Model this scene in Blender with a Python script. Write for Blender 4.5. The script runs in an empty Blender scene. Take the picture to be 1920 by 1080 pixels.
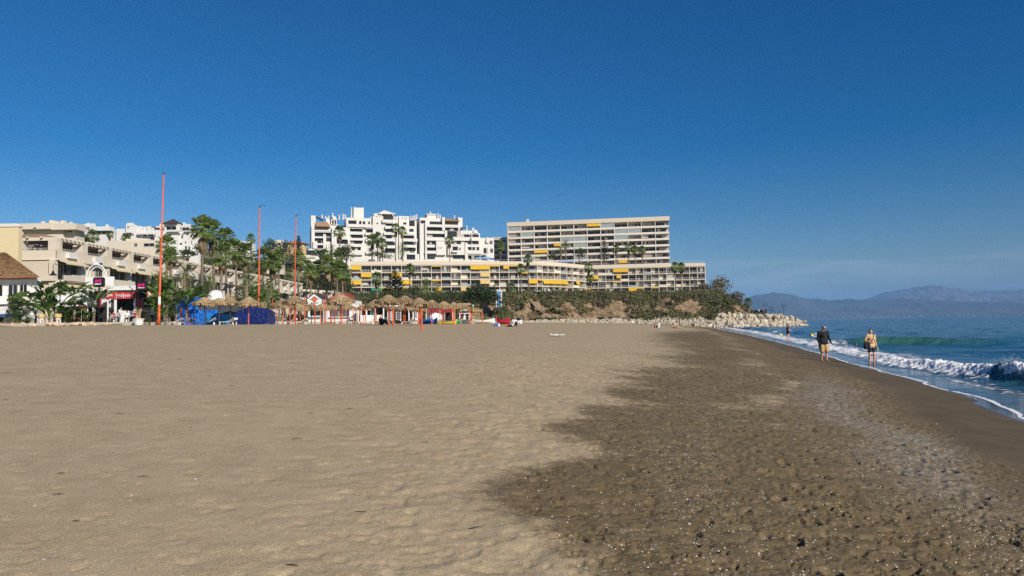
import bpy, bmesh, math, random
import numpy as np
from mathutils import Vector, Matrix, Euler
random.seed(7)
RNG = np.random.default_rng(11)
S = bpy.context.scene
COL = S.collection

# ------------------------------------------------------------------ camera
CAMZ = 2.3
HAZE_DENSITY = 5.5e-5
PITCH = math.radians(2.79); ROLL = math.radians(-0.945)
FPX = 1386.7
cam = bpy.data.cameras.new('camera'); camo = bpy.data.objects.new('camera', cam); COL.objects.link(camo)
cam.lens = 26.0; cam.sensor_width = 36.0; cam.clip_start = 0.1; cam.clip_end = 80000
CM = Matrix.Rotation(math.pi/2 + PITCH, 3, 'X') @ Matrix.Rotation(ROLL, 3, 'Z')
camo.matrix_world = Matrix.Translation((0, 0, CAMZ)) @ CM.to_4x4()
S.camera = camo
def at(px, py, Y):
    """world point seen at full-size photo pixel (px,py) at distance Y ahead"""
    d = CM @ Vector(((px-960)/FPX, (540-py)/FPX, -1))
    k = Y/d.y
    return Vector((d.x*k, Y, CAMZ + d.z*k))

# ------------------------------------------------------------------ sky, sun
SUN_AZ = 38      # degrees to the right of straight behind the camera
SUN_EL = 31
az = math.radians(SUN_AZ); el = math.radians(SUN_EL)
sun_dir = Vector((math.sin(az)*math.cos(el), -math.cos(az)*math.cos(el), math.sin(el)))
W = bpy.data.worlds.new('World'); S.world = W; W.use_nodes = True
nt = W.node_tree; nt.nodes.clear()
wo = nt.nodes.new('ShaderNodeOutputWorld'); bg = nt.nodes.new('ShaderNodeBackground')
sky = nt.nodes.new('ShaderNodeTexSky'); sky.sky_type = 'NISHITA'; sky.sun_disc = False
sky.sun_elevation = el
sky.sun_rotation = math.atan2(sun_dir.x, sun_dir.y)
sky.altitude = 300; sky.air_density = 1.0; sky.dust_density = 0.7; sky.ozone_density = 3.2
bg.inputs['Strength'].default_value = 0.074
# thin veil of cirrus low all round the horizon
tc = nt.nodes.new('ShaderNodeTexCoord'); sep = nt.nodes.new('ShaderNodeSeparateXYZ')
nt.links.new(tc.outputs['Generated'], sep.inputs[0])
mp = nt.nodes.new('ShaderNodeMapping'); mp.inputs['Scale'].default_value = (5, 5, 46)
nt.links.new(tc.outputs['Generated'], mp.inputs[0])
nz = nt.nodes.new('ShaderNodeTexNoise'); nz.inputs['Scale'].default_value = 1.0; nz.inputs['Detail'].default_value = 7; nz.inputs['Roughness'].default_value = .55
nz.inputs['Distortion'].default_value = .6
nt.links.new(mp.outputs[0], nz.inputs['Vector'])
cr = nt.nodes.new('ShaderNodeValToRGB'); cr.color_ramp.elements[0].position = .40; cr.color_ramp.elements[1].position = .62
nt.links.new(nz.outputs['Fac'], cr.inputs[0])
band = nt.nodes.new('ShaderNodeValToRGB')
els = band.color_ramp.elements
els[0].position = 0.0; els[0].color = (1, 1, 1, 1); els[1].position = 0.085; els[1].color = (0, 0, 0, 1)
e = els.new(0.062); e.color = (.8, .8, .8, 1)
nt.links.new(sep.outputs['Z'], band.inputs[0])
mul = nt.nodes.new('ShaderNodeMath'); mul.operation = 'MULTIPLY'
nt.links.new(cr.outputs[0], mul.inputs[0]); nt.links.new(band.outputs[0], mul.inputs[1])
mul2 = nt.nodes.new('ShaderNodeMath'); mul2.operation = 'MULTIPLY'; mul2.inputs[1].default_value = .85
nt.links.new(mul.outputs[0], mul2.inputs[0])
hsv = nt.nodes.new('ShaderNodeHueSaturation'); hsv.inputs['Hue'].default_value = .509; hsv.inputs['Saturation'].default_value = 1.58; hsv.inputs['Value'].default_value = .97
nt.links.new(sky.outputs[0], hsv.inputs['Color'])
mixc = nt.nodes.new('ShaderNodeMixRGB'); mixc.inputs[2].default_value = (5.4, 6.6, 7.6, 1)
nt.links.new(mul2.outputs[0], mixc.inputs[0]); nt.links.new(hsv.outputs[0], mixc.inputs[1])
nt.links.new(mixc.outputs[0], bg.inputs['Color']); nt.links.new(bg.outputs[0], wo.inputs['Surface'])

sl = bpy.data.lights.new('sun', 'SUN'); sl.energy = 5.0; sl.angle = math.radians(.53); sl.color = (1.0, .93, .82)
slo = bpy.data.objects.new('sun', sl); COL.objects.link(slo)
slo.rotation_euler = (-sun_dir).to_track_quat('-Z', 'Y').to_euler()
slo.location = (40, -40, 60)
vs = S.view_settings
vs.view_transform = 'Standard'; vs.look = 'None'; vs.gamma = 1.0; vs.use_curve_mapping = False; vs.exposure = 0.0
S.cycles.use_denoising = False
S.cycles.max_bounces = 6; S.cycles.transparent_max_bounces = 6; S.cycles.volume_bounces = 0

# ------------------------------------------------------------------ helpers
def tag(o, label=None, cat=None, group=None, kind=None):
    if label: o['label'] = label
    if cat: o['category'] = cat
    if group: o['group'] = group
    if kind: o['kind'] = kind
    return o
def empty(name, loc, rz=0.0, label=None, cat=None, group=None):
    o = bpy.data.objects.new(name, None); COL.objects.link(o)
    o.location = loc; o.rotation_euler = (0, 0, rz); o.empty_display_size = .3
    return tag(o, label, cat, group)
def link(name, me, parent=None, loc=None, rot=None, scale=None):
    o = bpy.data.objects.new(name, me); COL.objects.link(o)
    if parent: o.parent = parent
    if loc is not None: o.location = loc
    if rot is not None: o.rotation_euler = rot
    if scale is not None: o.scale = scale
    return o
class MB:
    def __init__(s): s.v = []; s.f = []; s.m = []
    def quad(s, a, b, c, d, m=0):
        n = len(s.v); s.v += [tuple(a), tuple(b), tuple(c), tuple(d)]; s.f.append((n, n+1, n+2, n+3)); s.m.append(m)
    def tri(s, a, b, c, m=0):
        n = len(s.v); s.v += [tuple(a), tuple(b), tuple(c)]; s.f.append((n, n+1, n+2)); s.m.append(m)
    def poly(s, pts, m=0):
        n = len(s.v); s.v += [tuple(p) for p in pts]; s.f.append(tuple(range(n, n+len(pts)))); s.m.append(m)
    def box(s, x0, x1, y0, y1, z0, z1, m=0):
        n = len(s.v)
        s.v += [(x0,y0,z0),(x1,y0,z0),(x1,y1,z0),(x0,y1,z0),(x0,y0,z1),(x1,y0,z1),(x1,y1,z1),(x0,y1,z1)]
        for f in ((0,3,2,1),(4,5,6,7),(0,1,5,4),(1,2,6,5),(2,3,7,6),(3,0,4,7)):
            s.f.append(tuple(n+i for i in f)); s.m.append(m)
    def tube(s, pts, radii, n=8, m=0, cap=True, closed=False):
        """swept tube through pts with per-point radius"""
        pts = [Vector(p) for p in pts]; base = len(s.v); k = len(pts)
        if not hasattr(radii, '__len__'): radii = [radii]*k
        prev = None
        for i, p in enumerate(pts):
            t = (pts[min(i+1, k-1)] - pts[max(i-1, 0)])
            if t.length < 1e-9: t = Vector((0, 0, 1))
            t.normalize()
            if prev is None:
                u = t.orthogonal().normalized()
            else:
                u = (prev - t*prev.dot(t))
                u = u.normalized() if u.length > 1e-6 else t.orthogonal().normalized()
            prev = u; w = t.cross(u)
            for j in range(n):
                a = 2*math.pi*j/n
                q = p + (u*math.cos(a) + w*math.sin(a))*radii[i]
                s.v.append(tuple(q))
        for i in range(k-1):
            for j in range(n):
                j2 = (j+1) % n
                s.f.append((base+i*n+j, base+i*n+j2, base+(i+1)*n+j2, base+(i+1)*n+j)); s.m.append(m)
        if cap:
            s.f.append(tuple(base+j for j in reversed(range(n)))); s.m.append(m)
            s.f.append(tuple(base+(k-1)*n+j for j in range(n))); s.m.append(m)
    def lathe(s, prof, n=16, m=0, c=(0,0,0), wob=0.0):
        base = len(s.v); k = len(prof)
        for (r, z) in prof:
            for j in range(n):
                a = 2*math.pi*j/n
                rr = r*(1+wob*random.uniform(-1, 1))
                s.v.append((c[0]+rr*math.cos(a), c[1]+rr*math.sin(a), c[2]+z))
        for i in range(k-1):
            for j in range(n):
                j2 = (j+1) % n
                s.f.append((base+i*n+j, base+i*n+j2, base+(i+1)*n+j2, base+(i+1)*n+j)); s.m.append(m)
        s.f.append(tuple(base+j for j in reversed(range(n)))); s.m.append(m)
        s.f.append(tuple(base+(k-1)*n+j for j in range(n))); s.m.append(m)
    def mesh(s, name, mats, smooth=False):
        me = bpy.data.meshes.new(name); me.from_pydata(s.v, [], s.f)
        if not isinstance(mats, (list, tuple)): mats = [mats]
        for mm in mats: me.materials.append(mm)
        if len(mats) > 1: me.polygons.foreach_set('material_index', s.m)
        if smooth: me.polygons.foreach_set('use_smooth', [True]*len(me.polygons))
        me.update(); return me
    def build(s, name, mats, parent=None, loc=None, rot=None, smooth=False):
        return link(name, s.mesh(name, mats, smooth), parent, loc, rot)
def arr_mesh(name, V, F, mats, smooth=False):
    me = bpy.data.meshes.new(name)
    V = np.asarray(V, dtype=np.float32); F = np.asarray(F, dtype=np.int32)
    me.vertices.add(len(V)); me.vertices.foreach_set('co', V.ravel())
    k = F.shape[1]
    me.loops.add(F.size); me.loops.foreach_set('vertex_index', F.ravel())
    me.polygons.add(len(F)); me.polygons.foreach_set('loop_start', np.arange(0, F.size, k, dtype=np.int32))
    me.polygons.foreach_set('loop_total', np.full(len(F), k, dtype=np.int32))
    if smooth: me.polygons.foreach_set('use_smooth', np.ones(len(F), dtype=bool))
    if not isinstance(mats, (list, tuple)): mats = [mats]
    for mm in mats: me.materials.append(mm)
    me.update(calc_edges=True); return me
def vattr(me, name, arr):
    a = me.attributes.new(name, 'FLOAT', 'POINT'); a.data.foreach_set('value', np.asarray(arr, dtype=np.float32))

# numpy noise
def _hash(ix, iy, seed):
    h = (ix.astype(np.int64)*374761393 + iy.astype(np.int64)*668265263 + seed*1442695041) & 0xffffffff
    h = ((h ^ (h >> 13))*1274126177) & 0xffffffff
    h = h ^ (h >> 16)
    return (h & 0xffff)/65535.0
def vnoise(x, y, seed=0):
    x = np.asarray(x, dtype=np.float64); y = np.asarray(y, dtype=np.float64)
    ix = np.floor(x); iy = np.floor(y); fx = x-ix; fy = y-iy
    fx = fx*fx*fx*(fx*(fx*6-15)+10); fy = fy*fy*fy*(fy*(fy*6-15)+10)
    a = _hash(ix, iy, seed); b = _hash(ix+1, iy, seed); c = _hash(ix, iy+1, seed); d = _hash(ix+1, iy+1, seed)
    return a+(b-a)*fx+(c-a)*fy+(a-b-c+d)*fx*fy
def fbm(x, y, seed=0, oct=4, gain=.5):
    s = 0; a = 1; t = 0
    for o in range(oct):
        s = s + a*vnoise(x*2**o+o*17.3, y*2**o-o*9.1, seed+o*31); t += a; a *= gain
    return s/t
def sstep(a, b, x):
    t = np.clip((x-a)/(b-a), 0, 1); return t*t*(3-2*t)

# ------------------------------------------------------------------ materials
def nmat(name):
    m = bpy.data.materials.new(name); m.use_nodes = True
    t = m.node_tree; b = t.nodes['Principled BSDF']; return m, t, b
def N(t, kind, **kw):
    n = t.nodes.new(kind)
    for k, v in kw.items():
        if hasattr(n, k): setattr(n, k, v)
        else: n.inputs[k].default_value = v
    return n
MATS = {}
def mat(name, col, rough=.8, var=.12, scale=3.0, bump=0.0, bscale=20.0, metal=0.0, spec=.4, randv=0.0, trans=0.0, coord='Object', col2=None, streak=False):
    """plain procedural material: base colour broken up by noise, optional bump, optional per-object value shift"""
    if name in MATS: return MATS[name]
    m, t, b = nmat(name); L = t.links.new
    tcn = N(t, 'ShaderNodeTexCoord')
    nz = N(t, 'ShaderNodeTexNoise', Scale=scale, Detail=5.0, Roughness=.6)
    mpn = N(t, 'ShaderNodeMapping')
    if streak: mpn.inputs['Scale'].default_value = (1, 1, .15)
    L(tcn.outputs[coord], mpn.inputs[0]); L(mpn.outputs[0], nz.inputs['Vector'])
    rp = N(t, 'ShaderNodeValToRGB')
    c1 = [max(0, c*(1-var)) for c in col]; c2 = [min(1, c*(1+var)) for c in (col2 or col)]
    rp.color_ramp.elements[0].color = (*c1, 1); rp.color_ramp.elements[1].color = (*c2, 1)
    rp.color_ramp.elements[0].position = .3; rp.color_ramp.elements[1].position = .7
    L(nz.outputs['Fac'], rp.inputs[0])
    out = rp.outputs[0]
    if randv:
        oi = N(t, 'ShaderNodeObjectInfo'); mr = N(t, 'ShaderNodeMapRange')
        mr.inputs['To Min'].default_value = 1-randv; mr.inputs['To Max'].default_value = 1+randv
        L(oi.outputs['Random'], mr.inputs['Value'])
        hs = N(t, 'ShaderNodeHueSaturation'); L(mr.outputs[0], hs.inputs['Value']); L(out, hs.inputs['Color']); out = hs.outputs[0]
    L(out, b.inputs['Base Color'])
    b.inputs['Roughness'].default_value = rough; b.inputs['Metallic'].default_value = metal
    b.inputs['Specular IOR Level'].default_value = spec
    if bump:
        n2 = N(t, 'ShaderNodeTexNoise', Scale=bscale, Detail=4.0); L(tcn.outputs[coord], n2.inputs['Vector'])
        bp = N(t, 'ShaderNodeBump', Strength=bump, Distance=.05); L(n2.outputs['Fac'], bp.inputs['Height']); L(bp.outputs[0], b.inputs['Normal'])
    if trans:
        tr = N(t, 'ShaderNodeBsdfTranslucent'); L(out, tr.inputs['Color'])
        mx = N(t, 'ShaderNodeMixShader', Fac=trans); mo = t.nodes['Material Output']
        L(b.outputs[0], mx.inputs[1]); L(tr.outputs[0], mx.inputs[2]); L(mx.outputs[0], mo.inputs['Surface'])
    MATS[name] = m; return m

# ------------------------------------------------------------------ beach shape
# waterline, x to the right of the camera for each distance y ahead
SH_Y = np.array([-60, -20, 0, 8, 14, 17.5, 20.7, 23.6, 29.2, 33.5, 45.2, 61, 84, 113, 180, 240, 280, 330.])
SH_X = np.array([-6, 2.5, 6.4, 8.6, 10.6, 11.9, 13.1, 14.0, 15.4, 16.4, 19.4, 23.6, 29.2, 36, 51, 64, 76, 95.])
def shore_x(y): return np.interp(y, SH_Y, SH_X)
def shore_d(x, y):
    """distance inland from the waterline, positive on the sand"""
    sl = np.interp(y, SH_Y, np.gradient(SH_X, SH_Y))
    return (shore_x(y)-x)/np.sqrt(1+sl*sl)
def sand_base(x, y):
    d = shore_d(x, y)
    return np.where(d > 0, 3.0*(1-np.exp(-np.maximum(d, 0)/24.0)), np.maximum(d*.11, -3.0)) + .0*d
def sand_z(x, y): return float(sand_base(np.array(x, dtype=float), np.array(y, dtype=float)))
def on_sand(px, py, lo=2.0, hi=320.0):
    """point where the ray through a photo pixel meets the sand"""
    prev = lo; Y = lo
    while Y < hi:
        p = at(px, py, Y)
        if p.z <= sand_z(p.x, p.y): break
        prev = Y; Y *= 1.01
    return at(px, py, Y)
# ================================================================== SAND
def sand_material():
    m, t, b = nmat('beach_sand'); L = t.links.new
    g = N(t, 'ShaderNodeNewGeometry')
    def att(n): return N(t, 'ShaderNodeAttribute', attribute_name=n).outputs['Fac']
    def noise(sc, det=4., rough=.6): 
        n = N(t, 'ShaderNodeTexNoise', Scale=sc, Detail=det, Roughness=rough); L(g.outputs['Position'], n.inputs['Vector']); return n.outputs['Fac']
    def ramp(src, p0, c0, p1, c1):
        r = N(t, 'ShaderNodeValToRGB'); r.color_ramp.elements[0].position = p0; r.color_ramp.elements[1].position = p1
        r.color_ramp.elements[0].color = (*c0, 1); r.color_ramp.elements[1].color = (*c1, 1); L(src, r.inputs[0]); return r.outputs[0]
    def mix(f, a, b_):
        x = N(t, 'ShaderNodeMixRGB'); 
        L(f, x.inputs[0]); 
        for s_, i in ((a, 1), (b_, 2)):
            if isinstance(s_, tuple): x.inputs[i].default_value = (*s_, 1)
            else: L(s_, x.inputs[i])
        return x.outputs[0]
    def math_(op, a, b_=None):
        x = N(t, 'ShaderNodeMath', operation=op)
        for s_, i in ((a, 0), (b_, 1)):
            if s_ is None: continue
            if isinstance(s_, (int, float)): x.inputs[i].default_value = s_
            else: L(s_, x.inputs[i])
        return x.outputs[0]
    dry = ramp(noise(2.3, 8., .7), .3, (.362, .280, .174), .72, (.485, .386, .250))
    grain = ramp(noise(95, 4., .85), .33, (.52, .50, .46), .68, (1.42, 1.42, 1.42))
    damp = ramp(noise(3.1, 8., .72), .3, (.118, .086, .047), .75, (.218, .163, .094))
    ed = math_('ADD', att('damp'), math_('MULTIPLY', math_('SUBTRACT', noise(4.2, 10., .78), .5), 1.5))
    fd = N(t, 'ShaderNodeMapRange', interpolation_type='SMOOTHSTEP'); fd.inputs['From Min'].default_value = .18; fd.inputs['From Max'].default_value = .80
    L(ed, fd.inputs['Value'])
    c = mix(fd.outputs[0], dry, damp)
    mg = N(t, 'ShaderNodeMixRGB', blend_type='MULTIPLY'); mg.inputs[0].default_value = 1.0; L(c, mg.inputs[1]); L(grain, mg.inputs[2]); c = mg.outputs[0]
    gm = math_('MULTIPLY', att('gravel'), ramp(noise(7., 8., .75), .40, (0, 0, 0), .62, (1, 1, 1)))
    c = mix(gm, c, ramp(noise(70., 2., .8), .35, (.16, .14, .115), .65, (.46, .42, .37)))
    # broken shell grit
    v = N(t, 'ShaderNodeTexVoronoi', Scale=58.0); L(g.outputs['Position'], v.inputs['Vector'])
    sepc = N(t, 'ShaderNodeSeparateColor'); L(v.outputs['Color'], sepc.inputs[0])
    near = math_('LESS_THAN', v.outputs['Distance'], .33)
    pick = math_('LESS_THAN', sepc.outputs[0], math_('MULTIPLY', math_('MULTIPLY', att('shell'), noise(4.5, 5., .75)), .5))
    gr = math_('MULTIPLY', near, pick)
    c = mix(gr, c, ramp(sepc.outputs[1], 0., (.34, .30, .25), 1., (.75, .72, .68)))
    wetc = ramp(noise(1.2), .3, (.088, .067, .041), .7, (.128, .099, .062))
    c = mix(att('wet'), c, wetc)
    c2 = mix(math_('MULTIPLY', att('film'), .5), c, (.05, .045, .04))
    L(c2, b.inputs['Base Color'])
    rr = N(t, 'ShaderNodeMapRange'); rr.inputs['To Min'].default_value = .95; rr.inputs['To Max'].default_value = .10
    L(att('film'), rr.inputs['Value']); L(rr.outputs[0], b.inputs['Roughness'])
    sp = N(t, 'ShaderNodeMapRange'); sp.inputs['To Min'].default_value = .15; sp.inputs['To Max'].default_value = .6
    L(att('film'), sp.inputs['Value']); L(sp.outputs[0], b.inputs['Specular IOR Level'])
    h1 = noise(38, 5., .7); h2 = noise(150, 2., .7)
    hh = math_('ADD', math_('MULTIPLY', h1, .7), math_('MULTIPLY', h2, .35))
    bs = N(t, 'ShaderNodeMapRange'); bs.inputs['To Min'].default_value = .55; bs.inputs['To Max'].default_value = .02
    L(att('wet'), bs.inputs['Value'])
    bp = N(t, 'ShaderNodeBump', Distance=.02); L(bs.outputs[0], bp.inputs['Strength']); L(hh, bp.inputs['Height']); L(bp.outputs[0], b.inputs['Normal'])
    return m
SANDM = sand_material()
# left limit of the damp trodden sand, from the photograph's dark patch
DB_Y = np.array([0, 4.4, 4.9, 5.6, 6.8, 8.0, 8.7, 10.1, 12, 13.9, 18.4, 24, 30, 43, 70, 95, 140])
DB_X = np.array([1.4, .62, .35, .15, -.2, .5, .75, .3, 1.2, 1.8, 2.3, 4.6, 6.3, 8.6, 13.2, 20., 34])
def smooth_rows(): 
    y = [1.6]
    while y[-1] < 330:
        yy = y[-1]; k = .0052 if yy < 26 else (.009 if yy < 60 else .02)
        y.append(yy*(1+k))
    return np.array(y)
ys = smooth_rows()
ts = np.concatenate([np.linspace(-1.9, -.80, 46)[:-1], np.linspace(-.80, .80, 760), np.linspace(.80, 1.9, 46)[1:]])
Yg, Tg = np.meshgrid(ys, ts, indexing='ij')
Xg = Yg*Tg
d = shore_d(Xg, Yg)
Zb = sand_base(Xg, Yg)
wob = (fbm(Xg/1.7, Yg/1.7, 5, 4)-.5)*1.7*np.clip(Yg/9, .55, 2.0)
damp = sstep(-1.1, 1.3, (Xg-np.interp(Yg, DB_Y, DB_X)+wob)/np.clip(Yg/12, .6, 4))
far_dry = sstep(60, 130, Yg)
damp = damp*(1-.55*far_dry*sstep(3, 9, d))
# paler dried crust inside the trodden sand, parallel with the water
crust = np.exp(-((d-5.4-(fbm(Yg/5, d/3, 8, 3)-.5)*3)/1.0)**2)*sstep(9, 14, Yg)
damp = damp*(1-.50*crust*fbm(Xg/1.1, Yg/1.1, 3, 3)*1.5)
wet = sstep(3.1, 1.9, d+(fbm(Yg/4, Xg/4, 9, 3)-.5)*1.6)
film = sstep(.62, .28, d+(fbm(Yg/2.6, Xg/9, 12, 3)-.5)*.9)
shellb = np.exp(-((d-4.1-(fbm(Yg/4., d/3, 18, 3)-.5)*2)/.9)**2)*sstep(26, 9, Yg)
gravel = np.exp(-((d-3.9-(fbm(Yg/5., d/3, 19, 3)-.5)*2.2)/.75)**2)*sstep(6, 9, Yg)*sstep(30, 17, Yg)*.75*(1-wet)
shellb2 = np.exp(-((d-6.6-(fbm(Yg/4., d/2, 28, 3)-.5)*2)/.55)**2)*sstep(30, 18, Yg)
shell = np.clip((.10+.55*shellb+.5*shellb2+.35*sstep(.5, .62, fbm(Xg/1.1, Yg/1.1, 66, 3)))*sstep(.25, .6, damp)+.008, 0, 1)*(1-wet)
# relief
fine = sstep(40, 12, Yg)
h = (fbm(Xg/5.5, Yg/5.5, 1, 3)-.5)*.08*np.clip(d/4, 0, 1)
soft = (fbm(Xg/.40, Yg/.40, 2, 3)-.5)*.005+(fbm(Xg/.09, Yg/.09, 21, 2)-.5)*.009-np.clip(fbm(Xg/.15, Yg/.13, 23, 2)-.62, 0, 1)*.07
u = Xg*.80+Yg*.60; w = -Xg*.60+Yg*.80
rip = (vnoise(u/.40, w/.14, 4)-.5)*.014+(fbm(Xg/.16, Yg/.14, 24, 2)-.5)*.014
hummock = (fbm(Xg/.30, Yg/.30, 44, 3)-.5)
edgez = np.exp(-((damp-.35)/.3)**2)*sstep(12, 5, Yg)
dryh = (soft*(.30+.6*sstep(-3, 0, Xg))+rip*sstep(-3.4, 0, Xg-(Yg-6)*.05))*(1-damp) + edgez*hummock*.04
n1 = fbm(Xg/.34, Yg/.26, 6, 4, .6); n2 = fbm(Xg/.15, Yg/.12, 7, 3, .6)
rid = 1-np.abs(2*n1-1)*3.2
clod = -np.clip(rid, 0, 1)**3*.014 + (n2-.5)*.010 + np.clip(n1-.60, 0, 1)*.03
dampH = clod*damp*(1-wet)
h = h + (dryh*np.clip(.8+Yg/25, 1, 1.6)+dampH*np.clip(.8+Yg/12, 1, 2.8))*np.clip(fine+.3, 0, 1)
# footprints
prints = []
def stamp(cx, cy, ln, wd, ang, dep, rim):
    r = ln*1.5
    i0, i1 = np.searchsorted(ys, [cy-r, cy+r])
    if i1-i0 < 2: return
    j0 = np.searchsorted(ts, (cx-r)/cy); j1 = np.searchsorted(ts, (cx+r)/cy)
    if j1-j0 < 2: return
    X = Xg[i0:i1, j0:j1]-cx; Y = Yg[i0:i1, j0:j1]-cy
    a = (X*math.cos(ang)+Y*math.sin(ang))/ln*2; bb = (-X*math.sin(ang)+Y*math.cos(ang))/wd*2
    q = np.sqrt(a*a+bb*bb)
    h[i0:i1, j0:j1] += -dep*sstep(1.0, .55, q)+rim*np.exp(-((q-1.18)/.22)**2)
prng = random.Random(3)
for k in range(7800):
    cy = 3.4*(60/3.4)**prng.random(); cx = prng.uniform(-.8, .85)*cy
    dd = float(shore_d(np.array(cx), np.array(cy)))
    if dd < 2.6: continue
    isd = cx > float(np.interp(cy, DB_Y, DB_X))
    if not isd:
        if prng.random() < (.85 if cx < -1.5 else .25): continue
        stamp(cx, cy, prng.uniform(.07, .17)*(1+cy*.02), prng.uniform(.05, .10)*(1+cy*.02), prng.gauss(.6, .5), prng.uniform(.003, .009), prng.uniform(.000, .0015))
    else:
        stamp(cx, cy, prng.uniform(.07, .24)*(1+cy*.03), prng.uniform(.025, .06)*(1+cy*.05), prng.gauss(-.25, .35) if prng.random() < .75 else prng.uniform(0, 6.28), prng.uniform(.008, .021)*(1+cy*.05), prng.uniform(.002, .006))
# walking trails with paired prints
for (x0, y0, x1, y1) in ((5.2, 5.5, 11, 24), (8.4, 11.5, 13.0, 30), (7.2, 9.0, 15, 40), (3.5, 4.2, 9, 20), (9.6, 14.2, 13.6, 31), (6.6, 9.4, 9.8, 15.5), (2.0, 5.0, 5.0, 16)):
    n = int(math.hypot(x1-x0, y1-y0)/.66); ang = math.atan2(y1-y0, x1-x0)
    for i in range(n):
        f = i/n; sd = (.11 if i % 2 else -.11)
        stamp(x0+(x1-x0)*f-math.sin(ang)*sd+prng.uniform(-.05, .05), y0+(y1-y0)*f+math.cos(ang)*sd, .30, .13, ang+prng.uniform(-.2, .2), .026, .010)
h *= (1-wet)**1.0*.985+.015
Zs = Zb+h
nr, nc = Yg.shape
V = np.stack([Xg, Yg, Zs], -1).reshape(-1, 3)
ii = np.arange(nr*nc).reshape(nr, nc)
F = np.stack([ii[:-1, :-1], ii[:-1, 1:], ii[1:, 1:], ii[1:, :-1]], -1).reshape(-1, 4)
# leave out what lies far out to the left beyond the promenade or deep under the sea
cz = Zb[:-1, :-1].reshape(-1); cx_ = Xg[:-1, :-1].reshape(-1); cy_ = Yg[:-1, :-1].reshape(-1)
keep = (cz > -1.4) & (cx_ > -130)
me = arr_mesh('sand', V, F[keep], SANDM, smooth=True)
for nme, a_ in (('damp', damp), ('wet', wet), ('film', film), ('shell', shell), ('gravel', gravel)): vattr(me, nme, a_.ravel())
sand = tag(link('sand_beach', me), 'wide grey-brown sand beach, dry on the left, dark and trodden towards the sea', kind='structure')
# the same beach behind and under the camera
bx = np.linspace(-60, 12, 60); by = np.linspace(-40, 1.6, 40)
BX, BY = np.meshgrid(bx, by, indexing='ij'); BZ = sand_base(BX, BY)-.004
me = arr_mesh('sand_back', np.stack([BX, BY, BZ], -1).reshape(-1, 3),
    (lambda q: np.stack([q[:-1, :-1], q[1:, :-1], q[1:, 1:], q[:-1, 1:]], -1).reshape(-1, 4))(np.arange(2400).reshape(60, 40)), SANDM, True)
for nme in ('wet', 'film', 'shell', 'gravel'): vattr(me, nme, np.zeros(2400))
vattr(me, 'damp', sstep(0, 2, BX).ravel())
tag(link('sand_behind', me), kind='structure')

def sand_at(x, y):
    """height of the finished sand surface"""
    i = int(np.clip(np.searchsorted(ys, y), 1, nr-1)); j = int(np.clip(np.searchsorted(ts, x/y), 1, nc-1))
    return float(Zs[i, j])

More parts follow.
